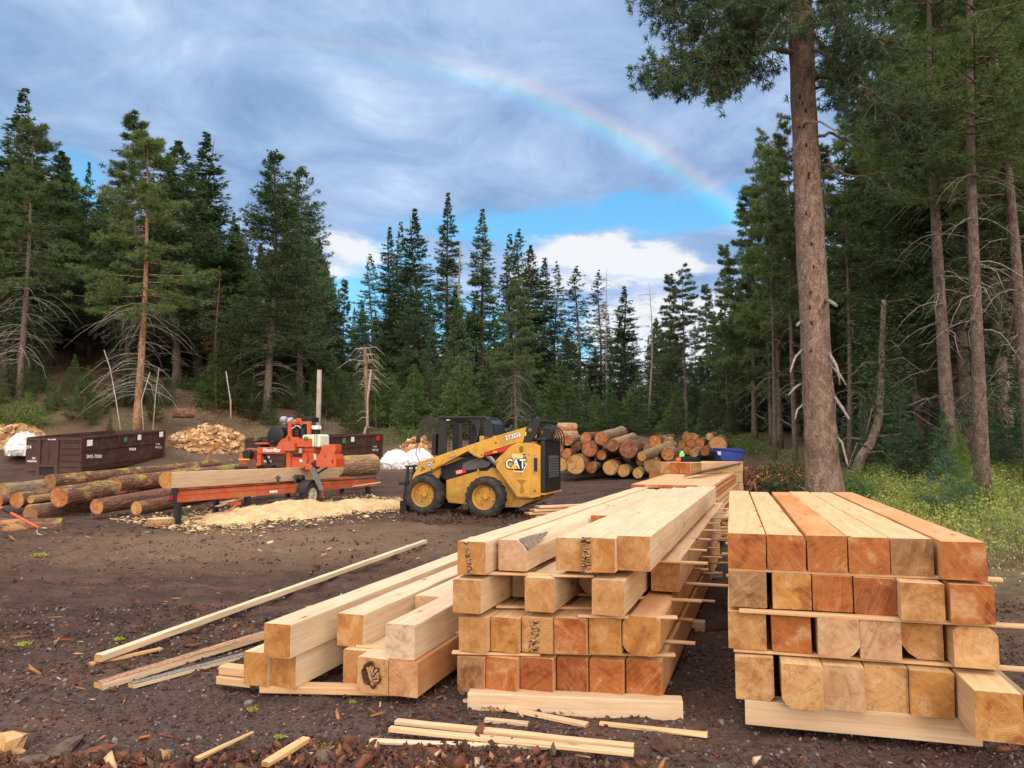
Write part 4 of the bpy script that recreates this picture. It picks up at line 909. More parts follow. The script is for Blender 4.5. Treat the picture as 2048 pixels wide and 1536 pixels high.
# ================================================================ timber
def frame(O,az,pitch=0.):
    a=Vector((math.sin(az)*math.cos(pitch),math.cos(az)*math.cos(pitch),math.sin(pitch))); c=Vector((math.cos(az),-math.sin(az),0)); return (Vector(O),c,a,c.cross(a))
def fr_matrix(fr,c0,a0,z0,twist=0,yaw=0,tilt=0):
    O,c,a,u=fr; p=O+c*c0+a*a0+u*z0
    M=Matrix(((c.x,a.x,u.x,p.x),(c.y,a.y,u.y,p.y),(c.z,a.z,u.z,p.z),(0,0,0,1)))
    return M@Matrix.Rotation(twist,4,'Y')@Matrix.Rotation(yaw,4,'Z')@Matrix.Rotation(tilt,4,'X')
rgT=random.Random(5)
def beam_mesh(name,w,h,L,wane=(0,0,0,0),rough=.002,seg=None,bow=0.,rg=rgT,endr=.0):
    # section in XZ centred on the axis, length along +Y from 0; wane: chamfer of corners (tl,tr,br,bl)
    def corner(sx,sz,k):
        x,z=sx*w/2,sz*h/2
        k=max(k,.004)
        return x,z,k
    base=[]
    for (sx,sz,k) in ((-1,1,wane[0]),(1,1,wane[1]),(1,-1,wane[2]),(-1,-1,wane[3])):
        x,z,k=corner(sx,sz,k)
        pts=[(x,z-sz*k),(x-sx*k*.42,z-sz*k*.42),(x-sx*k,z)] if k>.012 else [(x,z-sz*k),(x-sx*k,z)]
        if (sx,sz) in ((1,1),(-1,-1)): pts=pts[::-1]
        base.append(pts)
    sec=[p for q in base for p in q]; n=len(sec); k=seg or max(2,int(L/.35)); mb=MB(); V=[]
    for i in range(k+1):
        f=i/k; y=f*L; ox=bow*math.sin(math.pi*f)
        for j,(x,z) in enumerate(sec):
            s_=1+rg.uniform(-1,1)*rough*2; V.append((x*s_+ox+rg.uniform(-rough,rough),y,z*s_+rg.uniform(-rough,rough)))
    Fs=[(i*n+j,i*n+(j+1)%n,(i+1)*n+(j+1)%n,(i+1)*n+j) for i in range(k) for j in range(n)]
    mb.add(V,Fs,0); mb.add(V[:n],[tuple(range(n))],1); mb.add(V[-n:],[tuple(range(n))],1)
    return mb
def beam(fr,c0,z0,w,h,p,L,end,label,cat='timber beam',group=None,wet=.5,stain=0.,tint=(1,1,1),wane=(0,0,0,0),yaw=0,twist=0,tilt=0,name='timber_beam',bow=0.,rough=.0015):
    # c0,z0 = lower left corner of the near end; p = how far it sticks out towards the camera
    o=beam_mesh(name,w,h,L,wane,rough,bow=bow).build(name,[WS,WE]); o.matrix_world=fr_matrix(fr,c0+w/2,-p,z0+h/2,twist,yaw,tilt)
    o.color=(*end,1); o['wet']=float(wet); o['stain']=float(stain); o['tint']=[float(q) for q in tint]
    tag(o,label,cat,group); return o
TAN=(.45,.225,.078); PALE=(.53,.295,.12); OR=(.36,.105,.02); DK=(.27,.068,.014); GOLD=(.45,.20,.05); PINK=(.50,.30,.17); BRN=(.27,.14,.065)
ORD=['leftmost','second from the left','third from the left','fourth from the left','fifth from the left','rightmost']
GR_='heavy timbers in the right stack'; GM_='heavy timbers in the middle stack'; GL_='heavy timbers in the left pile'
# --- right stack
O=at(1463,1410,4.93); O.z=0; frR=frame(O,R(16.0))
bw=.2275; bh=.222; zL=[.222,.512,.764,1.0]; BH=[.255,.226,.214,.216]
spec={3:[(0,0,OR,.6,0,'rust-orange end'),(.255,0,OR,.7,0,'dark rust end, pale clean top'),(.508,.0,OR,.5,.9,'orange stained top with one pale band'),(.760,0,OR,.6,.0,'mottled rust end and pale top'),(1.013,0,BRN,.5,0,'dull brown end and pale top'),(1.285,.10,OR,.4,.55,'orange-stained top, standing proud of the rest')],
2:[(0,0,BRN,.6,.3,'grey-brown end split by a diagonal shade'),(.282,0,GOLD,.8,.2,'golden end with a round ring mark'),(.533,0,OR,.5,.2,'orange-brown end'),(.785,.02,DK,.5,.2,'dark rust end with a chipped top corner'),(1.035,.13,TAN,.6,.1,'tan rough end, sticking out'),(1.31,.13,OR,.7,.7,'rust end flecked with pale fibres')],
1:[(-.01,.02,TAN,.6,.1,'plain tan end'),(.268,.02,OR,.5,.1,'orange-brown end'),(.548,.08,PINK,.3,0,'pale end with a rounded lower right corner'),(.80,.06,PINK,.3,0,'pale end cracked along a curved line'),(1.055,-.02,TAN,.5,0,'brown-tan end with a broken lower left corner'),(1.325,.10,PALE,.6,.1,'mottled pale end with slanting top corners')],
0:[(.03,.06,PALE,.5,.1,'pale orange-tan end'),(.315,.16,PALE,.2,0,'pale end with diagonal saw strokes and slanting bottom-left corner'),(.566,.12,PINK,.2,0,'pinkish pale end with a bright centre'),(.82,.06,PALE,.4,0,'tan end with fine diagonal strokes'),(1.075,.10,GOLD,.4,.1,'brown end with a small dark ring in the middle'),(1.335,.42,GOLD,.8,0,'splintery rough end, sticking out farthest')]}
wn={(1,2):(0,0,.07,0),(1,3):(0,0,0,.0),(1,4):(0,0,0,.085),(1,5):(.03,.045,0,0),(0,0):(0,0,.03,0),(0,1):(0,0,0,.05),(1,1):(0,0,0,.01),(3,1):(0,.02,0,0)}
lay=['bottom','third','second','top']
for l,row in spec.items():
    for i,(c0,p,e,wt,st,tx) in enumerate(row):
        beam(frR,c0*.928,zL[l],bw+rgT.uniform(-.004,.004),BH[l],p,5.05+p+rgT.uniform(-.12,.12),e,f'right stack, {lay[l]} layer: timber with {tx}','timber beam',GR_,wet=wt,stain=st,tint=(1.,.87,.68),wane=wn.get((l,i),(0,0,0,0)),yaw=R(rgT.uniform(-.25,.25)),twist=R(rgT.uniform(-.5,.5)))
def lath(fr,c0,c1,a,z,label,th=.02,w=.06,name='stacking_lath',cat='lath',group='laths between the timber layers',slope=0,tint=(1,.9,.78),end=PALE,yaw=0,stain=.25):
    if fr is globals().get('frM') and a<.3 and name=='stacking_lath': a+=.24*c0+.03; yaw=.235
    L=c1-c0; o=beam_mesh(name,w,th,L,rough=.001).build(name,[WS,WE]); O_,c,ax,u=fr
    p=O_+c*c0+ax*a+u*(z+th/2); cc=(c*math.cos(slope)+u*math.sin(slope)).normalized(); cc=(cc+ax*yaw).normalized(); xx=cc.cross(u).normalized(); uu=xx.cross(cc)
    o.matrix_world=Matrix(((xx.x,cc.x,uu.x,p.x),(xx.y,cc.y,uu.y,p.y),(xx.z,cc.z,uu.z,p.z),(0,0,0,1)))
    o.color=(*end,1); o['wet']=.2; o['stain']=stain; o['tint']=[float(q) for q in tint]; return tag(o,label,cat,group)
GLA='laths between layers of the right stack'
lath(frR,.06,1.68,-.045,.739,'long pale lath across the right stack between second and third layers',group=GLA,th=.021)
lath(frR,.0,1.53,.05,.979,'lath under the top layer at the front of the right stack',group=GLA,th=.021)
lath(frR,.02,1.70,.02,.487,'lath over the bottom layer at the front of the right stack',group=GLA,th=.019)
for k,(a,z,c1) in enumerate(((1.3,.739,1.63),(2.6,.739,1.6),(3.9,.739,1.5),(1.4,.980,1.5),(2.7,.98,1.5),(3.8,.486,1.55))):
    lath(frR,-.03-.1*((k*37)%3)/2,c1,a,z,f'{["first","second","last","first","second","last"][k]} hidden lath inside the right stack, {"middle" if k<3 else "other"} gap',group=GLA,th=.019)
def sleeper(fr,c0,c1,a,z,h,w,label,slope=0,tint=(.9,.88,.86),yaw=0):
    o=lath(fr,c0,c1,a,z,label,th=h,w=w,name='bearer_beam',cat='bearer beam',group='bearer beams under the stacks',slope=slope,tint=tint,end=PALE,stain=.15,yaw=yaw); return o
sleeper(frR,.08,1.36,-.0,.075,.145,.14,'pale bearer beam half buried in gravel under the front of the right stack')
sleeper(frR,.0,1.5,2.4,.07,.125,.14,'bearer beam in the dark under the middle of the right stack')
sleeper(frR,.0,1.5,4.6,.07,.125,.14,'bearer beam under the far end of the right stack')
# --- middle stack
O=at(921,1366,5.45); O.z=0; frM=frame(O,R(18.2)); FM=lambda a,z: 0
zM=[.092,.360,.625,.885]
Md=[ # layer, c0, dz, w,h, protrude, L, end, wet, stain, text, wane
(3,-.03,.015,.225,.228,.0,8.0,GOLD,.3,0,'golden end with a rotten vertical seam, far left',(0,0,0,0)),
(3,.245,.02,.225,.22,-.10,7.2,PINK,.2,0,'pinkish end and bark left on its upper right edge',(0,.075,0,0)),
(3,.485,.02,.22,.22,-2.1,5.2,OR,.3,.1,'brown end set back in the gap between its neighbours',(0,0,0,0)),
(3,.715,.01,.215,.232,.02,7.1,TAN,.3,0,'tan cracked end half hidden behind its neighbour',(0,0,0,0)),
(3,.945,.0,.232,.236,.26,7.3,GOLD,.25,0,'golden end with a crumbling rotten left edge, sticking out',(0,0,0,0)),
(3,1.185,.0,.238,.238,.20,7.2,TAN,.3,0,'plain tan end, far right',(0,0,0,0)),
(2,-.045,.0,.222,.232,.10,7.2,TAN,.3,0,'cracked tan end, far left',(0,0,0,0)),
(2,.20,.0,.22,.23,-.55,6.6,PINK,.2,0,'pink end set deep in the gap',(0,0,0,0)),
(2,.475,.0,.225,.232,.02,7.0,TAN,.25,0,'tan end with clear growth rings, in the middle',(0,0,0,0)),
(2,.73,.0,.22,.22,-.6,6.4,PINK,.2,0,'pale rounded end set deep in the second gap',(0,0,.07,.07)),
(2,1.0,-.0,.235,.236,.36,7.4,TAN,.3,0,'tan end with star-shaped cracks, sticking out far',(0,0,0,0)),
(2,1.285,.0,.232,.235,-.22,6.8,TAN,.35,.2,'brown-tan end set back, far right',(0,0,0,0)),
(1,-.01,.0,.222,.232,.03,7.0,TAN,.3,.2,'plain tan end, far left',(0,0,0,0)),
(1,.225,.0,.215,.23,.02,7.0,GOLD,.6,.2,'golden end with a dark curved stain',(0,0,0,0)),
(1,.455,.0,.228,.232,.05,7.0,TAN,.4,.2,'tan end with a rotten bark seam in the middle',(0,0,0,0)),
(1,.695,.0,.236,.235,.10,7.0,OR,.6,.2,'orange end with star-shaped heart cracks',(0,0,0,0)),
(1,.945,.0,.228,.236,.11,7.0,GOLD,.3,.2,'bright yellow-tan end',(0,0,0,0)),
(1,1.185,.0,.270,.255,.16,7.0,GOLD,.5,.5,'big rounded log-like knotty end, far right',(.05,.03,.05,.06)),
(0,-.02,.0,.205,.228,.03,6.9,BRN,.8,.4,'brown dirt-stained end, far left',(0,0,.01,.01)),
(0,.195,.0,.23,.235,.08,6.9,OR,.7,.4,'orange-brown streaked end',(0,0,0,0)),
(0,.435,.0,.238,.235,.06,6.9,DK,.6,.4,'deep rust-red end',(0,0,0,0)),
(0,.690,.0,.218,.232,.02,6.9,DK,.6,.4,'darkest red-brown end',(0,0,0,0)),
(0,.925,.0,.238,.236,.09,6.9,OR,.6,.4,'light orange end with a drip-shaped mark',(0,0,0,0)),
(0,1.180,.0,.245,.238,.10,6.9,OR,.7,.6,'orange end with a glowing centre, far right',(0,0,0,0))]
BM={}
for i,(l,c0,dz,w_,h_,p,L,e,wt,st,tx,wa) in enumerate(Md):
    h_=h_*[1.03,1.0,.975,.965][l]; w_*=[1,.985,.96,.94][l]; c0*=[1,.985,.96,.93][l]; p=p*.45 if p>0 else p; c0*=[.94,.935,.95,.97][l]; w_*=[.95,.945,.96,.98][l]; p-=.24*max(0,c0)+(.5 if i==11 else 0); dz=l*.018*c0/1.2
    BM[i]=beam(frM,c0,zM[l]+dz,w_,h_,p,L,e,f'middle stack, {lay[l]} layer: timber with {tx}','timber beam',GM_,wet=wt,stain=st,wane=wa,yaw=R(rgT.uniform(-.2,.2)),twist=R(rgT.uniform(-.5,.5)),tint=[(.98,.80,.64),(1,.86,.72),(1,.93,.86),(1.04,1.0,.95)][l])
ROT=simple('rotten_wood',(.40,.235,.115),.95,.05,var=.55,scale=60,bs=1.)
ROTD=simple('rotten_dark',(.10,.05,.03),.95,.05,var=.5,scale=60,bs=1.)
def rot_seam(b,x0,x1,z0,z1,bend=0,seed=1,depth=.012):
    rg=random.Random(seed); V=[];Fs=[];nx,nz=7,26
    for j in range(nz+1):
        f=j/nz; cx=(x0+x1)/2+bend*(f-.5)+rg.uniform(-.004,.004); hw=(x1-x0)/2*(.7+.5*rg.random())
        for i in range(nx+1):
            s_=i/nx*2-1; V.append((cx+hw*s_,-.001-depth*(1-s_*s_)*rg.uniform(-.1,1.3)-.001,z0+(z1-z0)*f))
    for j in range(nz):
        for i in range(nx): Fs.append((j*(nx+1)+i,j*(nx+1)+i+1,(j+1)*(nx+1)+i+1,(j+1)*(nx+1)+i))
    mb=MB(); 
    for f_ in Fs: 
        mb.F.append(list(f_)); mb.M.append(1 if vns(f_[0]*.31+seed*7,f_[0]*.043)>.62 else 0); mb.S.append(False)
    mb.V=V; o=mb.build('rotten_seam',[ROT,ROTD]); o.parent=b; return o
rot_seam(BM[0],-.045,-.005,-.11,.11,-.03,1); rot_seam(BM[4],-.116,-.055,-.118,.118,.0,2,.02); rot_seam(BM[14],-.05,.02,-.11,.10,.02,3,.016)
def waneband(b,w_,h_,L,x0,seed=1,y0=0.,y1=.9,k=.075):
    mb=MB(); rg=random.Random(seed); n=20; V=[]
    for i in range(n+1):
        y=y0+(y1-y0)*i/n; q=k*(1-.9*(i/n)**1.5)
        for j in range(5):
            t=j/4; V.append((w_/2-q*(1-t)+.003,y,h_/2-q*t+.003+rg.uniform(-.002,.003)))
    mb.add(V,[(i*5+j,i*5+j+1,(i+1)*5+j+1,(i+1)*5+j) for i in range(n) for j in range(4)],0,True)
    o=mb.build('bark_edge',simple('grey_bark',(.22,.17,.13),.95,.1,var=.5,scale=50,bs=.9)); o.parent=b
waneband(BM[1],.225,.22,7,0,3,y0=.02,y1=.55)
GLM='laths between layers of the middle stack'
lath(frM,-.055,.80,.08,.863,'lath under the top layer across the front of the middle stack',group=GLM,slope=-.01)
lath(frM,.62,.90,-.03,.870,'short lath under the rotten-edged top timber of the middle stack',group=GLM,th=.017)
lath(frM,.16,.95,.22,.607,'lath across the front gap over the third layer, left part',group=GLM,th=.017)
lath(frM,.80,1.46,-.08,.611,'lath sticking out to the right under the far-out second-layer timber',group=GLM,th=.017,slope=.0)
lath(frM,-.06,.55,-.02,.337,'lath over the bottom layer at the left front corner of the middle stack',group=GLM,th=.017)
lath(frM,.5,1.44,.02,.342,'lath over the bottom layer at the right front corner of the middle stack',group=GLM,th=.017)
wh=['nearest','second nearest','third nearest','fourth nearest','fifth nearest','sixth nearest','seventh nearest','farthest']
for l,(zz,nm,es) in enumerate(((.344,'lowest',(1.58,1.50,1.62,1.55,1.60,1.52,1.57)),(.612,'middle',(1.62,1.80,1.56,1.64,1.55,1.72,1.60,1.55)),(.875,'upper',(1.66,1.60,1.58,1.70,1.56,1.62,1.58,1.56)))):
    for k,c1 in enumerate(es):
        a=.75+k*.80+l*.13; lath(frM,.05,c1-.06,a,zz,f'{wh[k]} lath jutting from the right side of the middle stack in the {nm} gap',group=GLM,th=.018,w=.05,yaw=rgT.uniform(-.04,.04))
sleeper(frM,.085,1.50,-.05,-.03,.148,.13,'pale bearer beam lying on gravel under the front of the middle stack',tint=(1,1,1),yaw=.19)
sleeper(frM,.0,1.45,2.6,-.01,.125,.13,'bearer beam in the shade under the middle of the centre stack')
sleeper(frM,.0,1.45,5.6,.03,.09,.13,'bearer beam under the far end of the centre stack')
# --- left pile
O=at(487,1366,5.66); O.z=0.02; frL=frame(O,R(18.),R(.6))
Ld=[(0,.0,.05,.200,.232,.0,7.2,GOLD,'yellow-tan end, leftmost of the bottom row',(0,0,0,0),0,(1,1,1)),
(0,.205,.05,.205,.23,.02,7.2,GOLD,'tan end under the leftmost upper timber',(0,0,0,0),0,(1,1,1)),
(0,.44,.05,.2,.21,-.55,6.4,OR,'dark end set deep in the gap of the bottom row',(0,0,0,0),.3,(1,1,1)),
(0,.655,.05,.195,.232,-.10,7.,TAN,'cracked tan end left of the hollow one',(0,0,0,0),0,(1,1,1)),
(0,.855,.05,.235,.236,.10,7.,PALE,'hollow rotten end with a dark splintered hole',(0,.0,0,0),.1,(1,1,1)),
(0,1.10,.05,.215,.236,.16,7.,(.50,.25,.12),'reddish-brown rough end and side, rightmost of the bottom row',(0,0,0,0),.9,(.82,.68,.60)),
(1,.20,.285,.212,.232,.14,7.6,GOLD,'golden end, leftmost of the upper row and sticking out',(0,0,0,0),0,(1,1,1)),
(1,.53,.285,.212,.232,-.20,7.2,GOLD,'golden end, middle of the upper row',(0,0,0,0),0,(1,1,1)),
(1,.80,.285,.22,.232,-.9,6.2,PINK,'pale end set back behind the grey-faced timber',(0,0,0,0),0,(1,1,1)),
(1,1.03,.288,.218,.234,.12,7.,(.60,.46,.33),'greyish pale end, rightmost of the upper row',(0,0,0,0),0,(.95,.93,.95))]
BL={}
for i,(l,c0,z0,w_,h_,p,L,e,tx,wa,st,ti) in enumerate(Ld):
    p-=.24*c0; c0+=.03*l
    BL[i]=beam(frL,c0,z0,w_,h_,p,L,e,f'left pile timber with {tx}','timber beam',GL_,wet=.3,stain=st,wane=wa,tint=ti,yaw=R(rgT.uniform(-.2,.2)))
# the hollow end: dark pit lined with splinters
def hollow(b):
    rg=random.Random(4); mb=MB(); n=22; rings=[(.088,-.014),(.080,-.020),(.062,-.006),(.040,-.003)]
    V=[];ph=[rg.uniform(.72,1.12) for _ in range(n)]
    for r_,y in rings:
        for j in range(n):
            a=6.283*j/n; V.append((r_*ph[j]*math.cos(a)-.005,y+rg.uniform(-.004,.004),r_*ph[(j*3)%n]*math.sin(a)*1.05+.005))
    mb.add(V,[(i*n+j,i*n+(j+1)%n,(i+1)*n+(j+1)%n,(i+1)*n+j) for i in range(3) for j in range(n)],1); mb.add(V[-n:],[tuple(range(n))],1)
    for k in range(26):
        a=rg.uniform(0,6.28); p=Vector((.06*math.cos(a),-.012,.06*math.sin(a)+.005)); q=p+Vector((-math.cos(a)*rg.uniform(.02,.06),-rg.uniform(.005,.03),-math.sin(a)*rg.uniform(.01,.05)-.012)); mb.tube([p,(p+q)/2,q],[.009,.007,.002],4,0,caps=False,sm=False)
    mb.tube([(-.02,-.012,.05),(.0,-.03,.0),(.02,-.03,-.06)],[.012,.014,.004],5,0,sm=False)
    o=mb.build('rotten_hollow',[ROT,ROTD]); o.parent=b
hollow(BL[4])
lath(frL,.12,1.12,.06,.0,'low bearer board under the front of the left pile',th=.05,w=.12,name='bearer_beam',cat='bearer beam',group='bearer beams under the stacks',yaw=.24)
lath(frL,-.27,.02,.12,.075,'upper of the two short boards sticking out left of the left pile',th=.06,w=.10,name='short_board',cat='board',group='short boards at the left pile')
lath(frL,-.27,.02,.10,.012,'lower of the two short boards sticking out left of the left pile',th=.055,w=.11,name='short_board',cat='board',group='short boards at the left pile')
lath(frL,.72,1.0,.35,.283,'short lath on the bottom row in front of the set-back pale timber',group='laths of the left pile',th=.02)
lath(frL,1.2,1.37,.9,.285,'lath end poking out at the right side of the left pile',group='laths of the left pile',th=.02)
# --- loose sticks on the ground by their two end points
def stick(p0,p1,w_,h_,name,label,cat,group=None,end=PALE,tint=(1,1,1),bark=None,taper=0,stain=0,lift=0.,z0=None):
    A=Vector(p0);B=Vector(p1); d_=(B-A); L=d_.length; y=d_.normalized(); x=y.cross(Vector((0,0,1))).normalized(); z=x.cross(y)
    mb=beam_mesh(name,w_,h_,L,rough=.0025,bow=rgT.uniform(-.01,.01)*L)
    if taper: mb.V=[(v[0]*(1-taper*v[1]/L),v[1],v[2]*(1-taper*v[1]/L)) for v in mb.V]
    o=mb.build(name,[WS,WE]); p=A+z*(h_/2+lift)
    o.matrix_world=Matrix(((x.x,y.x,z.x,p.x),(x.y,y.y,z.y,p.y),(x.z,y.z,z.z,p.z),(0,0,0,1))); o.color=(*end,1); o['wet']=.2; o['stain']=float(stain); o['tint']=[float(q) for q in tint]
    if bark:
        n=int(L/.06); V=[]; rg=random.Random(int(L*100))
        for i in range(n+1):
            for j in range(4): V.append((( (j/3)-.5)*w_*.92,L*i/n,h_/2+.003+.006*math.sin(j/3*3.14)+rg.uniform(-.002,.003)))
        m2=MB().add(V,[(i*4+j,i*4+j+1,(i+1)*4+j+1,(i+1)*4+j) for i in range(n) for j in range(3)],0,True)
        k=m2.build('bark_strip',bark); k.parent=o
    return tag(o,label,cat,group)
stick(hit(196,1331),hit(850,1090),.075,.055,'long_batten','very long pale batten lying alone on the ground from lower left to the centre','batten',end=PALE,lift=.03,tint=(1.05,1.08,1.1))
stick(hit(178,1331),hit(322,1300),.06,.02,'bark_slab','thin tan slab lying under the near end of the long batten','slab',end=TAN,tint=(.8,.62,.45))
PB=simple('peeled_bark',(.36,.20,.115),.9,.1,var=.45,scale=40,bs=.7); GB=simple('grey_lichen_bark',(.20,.19,.17),.9,.1,var=.6,scale=60,bs=.9)
stick(hit(196,1380),hit(535,1274),.10,.05,'edge_slab','left of two bark-edged slabs beside the left pile, with reddish bark','slab','bark-edged slabs beside the left pile',bark=PB)
stick(hit(262,1376),hit(560,1296),.08,.03,'edge_slab','right of two bark-edged slabs beside the left pile, with blue-grey bark','slab','bark-edged slabs beside the left pile',bark=GB)
GS='loose laths on the gravel in front of the stacks'
stick(hit(792,1459),hit(1268,1510),.055,.025,'loose_lath','upper of the two long parallel loose laths in front','lath',GS,end=TAN,tint=(1,.9,.78),lift=.035)
stick(hit(780,1474),hit(1268,1524),.055,.025,'loose_lath','lower of the two long parallel loose laths in front','lath',GS,end=TAN,tint=(1,.9,.78),lift=.035)
stick(hit(930,1404),hit(1175,1454),.055,.022,'loose_lath','loose lath pointing from the middle bearer beam to lower right','lath',GS,end=TAN,tint=(1,.93,.85))
stick(hit(970,1444),hit(1057,1452),.05,.022,'loose_lath','shortest loose lath, greyish, between the longer ones','lath',GS,end=TAN,tint=(.85,.82,.78))
stick(hit(1200,1450),hit(1415,1474),.045,.022,'loose_lath','orange-tan loose lath lying on its own at the right','lath',GS,end=TAN,tint=(1,.88,.72))
stick(hit(740,1490),hit(1120,1502),.05,.02,'loose_lath','whitish loose lath half covered by bark mulch at the bottom','lath',GS,end=PALE,tint=(1.02,1.05,1.1),lift=.012)
stick(hit(392,1534),hit(505,1478),.035,.02,'split_splinter','long thin split splinter at the bottom edge','splinter','split splinters at the bottom edge',end=GOLD,tint=(.9,.75,.55),taper=.5,lift=.03)
stick(hit(530,1545),hit(612,1494),.055,.028,'split_splinter','thicker square splinter right of the long thin one at the bottom','splinter','split splinters at the bottom edge',end=GOLD,tint=(1,.86,.62),lift=.03)
stick(hit(1985,1345),hit(2120,1460),.05,.05,'grey_stick','grey weathered stick leaning behind the right end of the right stack','stick',end=BRN,tint=(.5,.45,.42))
def chunk(u,v,s_,label,seed,c=TAN,name='wood_chunk',m=None,sq=(1,1,1),cat='wood chunk',lift=.25):
    b=hit(u,v); rg=random.Random(seed); bm=bmesh.new(); bmesh.ops.create_icosphere(bm,subdivisions=2,radius=1)
    for q in bm.verts:
        n_=q.co.copy(); k=1+.35*(vnoise(np.array([n_.x*2+seed]),np.array([n_.y*2+n_.z*3]),seed)[0]-.5)*2; q.co=Vector((round(n_.x*1.6)/1.6*.5+n_.x*.5,round(n_.y*1.4)/1.4*.5+n_.y*.5,n_.z))*k
        q.co.x*=s_*sq[0]; q.co.y*=s_*sq[1]; q.co.z*=s_*sq[2]
    me=bpy.data.meshes.new(name); bm.to_mesh(me); bm.free(); me.materials.append(m or WE); o=bpy.data.objects.new(name,me); col.objects.link(o); o.location=b+Vector((0,0,s_*sq[2]*lift)); o.rotation_euler=(rg.uniform(-.3,.3),rg.uniform(-.3,.3),rg.uniform(0,6)); o.color=(*c,1); o['wet']=.3
    return tag(o,label,cat)
chunk(8,1503,.12,'cut timber chunk at the bottom left edge of the photo',2,PALE,sq=(1,.9,.75))
chunk(322,1522,.042,'small pale broken wood chunk in the bark at the bottom left',5,PALE)
BR=DEB[0]; BK=DEB[1]; BG=DEB[4]
for i,(u,v,s_,m,sq,lab) in enumerate(((125,1500,.13,DEB[4],(1.2,.7,.22),'large grey-backed slab of bark at the bottom left'),(180,1512,.11,BR,(1.1,.6,.2),'red-brown bark slab right of the grey-backed one'),(60,1530,.09,BG,(1,.8,.35),'grey crumbly bark lump in the bottom left corner'),
    (652,1522,.07,BG,(1.2,.7,.35),'grey flat bark piece left of the whitish lath'),(960,1478,.07,BR,(.45,.4,1.),'upright dark red bark shard between the long laths'),(1104,1508,.055,BG,(.7,.4,.8),'upright grey-black bark shard over the lower long lath'),
    (790,1488,.05,BK,(1,.6,.5),'dark bark lump at the left end of the whitish lath'),(860,1512,.07,BR,(1.1,.8,.4),'broad red bark piece under the whitish lath'),(1330,1497,.09,BK,(1,.6,.15),'flat charred black patch of bark right of the laths'),(1430,1440,.05,BR,(1.5,.3,.2),'red bark sliver before the gap between the stacks'))):
    chunk(u,v,s_,lab,20+i,name='bark_piece',m=m,sq=sq,cat='bark piece',lift=.4)
# flush red/brown slivers around
for i,(u,v,l,an,c,lab) in enumerate(((25,1278,.16,.2,(.34,.14,.06),'orange bark strip at the left edge'),(120,1282,.14,-.1,(.32,.15,.08),'orange-brown bark strip beside the left-edge lichen'),(265,1256,.12,0,(.26,.09,.05),'red bark strip above the near end of the long batten'),(370,1294,.14,.15,(.30,.11,.06),'red bark strip under the long batten'),(150,1310,.10,-.4,(.45,.33,.2),'pale chip left of the long batten end'),(97,1238,.13,.2,(.40,.22,.12),'tan splintered chip far left'),
    (740,1437,.10,.5,(.30,.15,.08),'brown splinter above the long laths'),(280,1480,.06,.1,(.5,.15,.06),'small bright orange chip at the lower left'))):
    p=hit(u,v); q=p+Vector((math.cos(an),math.sin(an),0))*l; q.z=H(q.x,q.y)+.01; o=stick(p,q,.035,.008,'bark_strip',lab,'bark strip','bark strips on the dirt',end=c,tint=tuple(x*1.5 for x in c),taper=.6,lift=.01)
# --- stack of sawn boards behind the middle stack
O=at(1262,968,13.0); O.z=H(O.x,O.y); frB=frame(O,R(20),R(.8)); topz=at(1262,968,13.0).z
nl=14; th=.05; rgB=random.Random(31); z=topz-O.z; GBd='sawn boards in the stack behind the middle timbers'
layer=['top','second','third','fourth','fifth','sixth','seventh','eighth','ninth','tenth','eleventh','twelfth','thirteenth','fourteenth']
wsum=1.36
for l in range(nl):
    nb=6; z-=th+.006+(.02 if l%1==0 and l>0 else 0)
    sh=rgB.uniform(-.03,.06)+(.05 if l in(4,7,10) else 0)
    for k in range(nb):
        w_=wsum/nb-.004; p=rgB.choice([0,.0,.12,.28,-.15,.35]) if l<3 else rgB.uniform(-.1,.15)
        if l>3 and k not in(0,5) and l%2: continue
        beam(frB,k*wsum/nb+(sh if k==nb-1 else 0),z,w_,th,p+(.9 if (k==0 and l in(1,2)) else 0),6.3+rgB.uniform(-.25,.25),rgB.choice([OR,DK,OR,BRN,TAN] if l<3 else [OR,TAN,OR,GOLD]),f'{layer[l]} layer of the board stack, {ORD[k]} board','board',GBd,wet=.4,stain=.45 if (l in(1,2,8,9)) else rgB.uniform(0,.35),tint=(1,.84,.66) if l==0 else (.85,.6,.42) if l<3 else (.95,.82,.66),name='sawn_board')
# boards leaning out low on its right side
for k in range(5):
    beam(frB,1.40+.02*k,.12+.085*k,.13,.045,.02,5.6-.3*k,TAN,f'board slipped out at the right foot of the board stack, {["lowest","second lowest","middle","second highest","highest"][k]}','board','slipped boards at the board stack',wet=.3,stain=.3,tint=(1,.9,.76),tilt=R(1.2),name='sawn_board')
# low boards left (1060-1115,1000)
O=at(1062,1012,12.6); O.z=at(1062,1016,12.6).z; frS=frame(O,R(60))
for k in range(3):
    beam(frS,-.05+.03*k,-.10+.05*k,.16,.035,.1-.08*k,1.2,OR,f'{["bottom","middle","top"][k]} of the three short boards on the timbers near the loader','board','short boards near the loader',name='short_board',stain=.4,wet=.4)
beam(frS,-.02,-1.0,.2,.88,.0,.3,OR,'trestle block under the three short boards near the loader','block',name='wood_block',stain=.3)
# --- block of squared timbers farther back
O=at(1301,960,17.); O.z=0; frT=frame(O,R(40)); zt=at(1301,924,17.).z; GT='short squared timbers in the far block'
for l in range(4):
    for k in range(5):
        beam(frT,k*.245-.0,zt-.235*(l+1)-.008*l,.237,.232,rgB.uniform(-.03,.04)+(.06 if l==1 and k<2 else 0),2.1,[BRN,TAN,OR,OR,BRN][k] if l==0 else rgB.choice([TAN,OR]),f'{["top","second","third","lowest visible"][l]} layer of the far timber block, {ORD[k] if k<4 else "rightmost"} timber','timber beam',GT,wet=.4,stain=.15,tint=(1,.9,.76))
b0=MB(); 
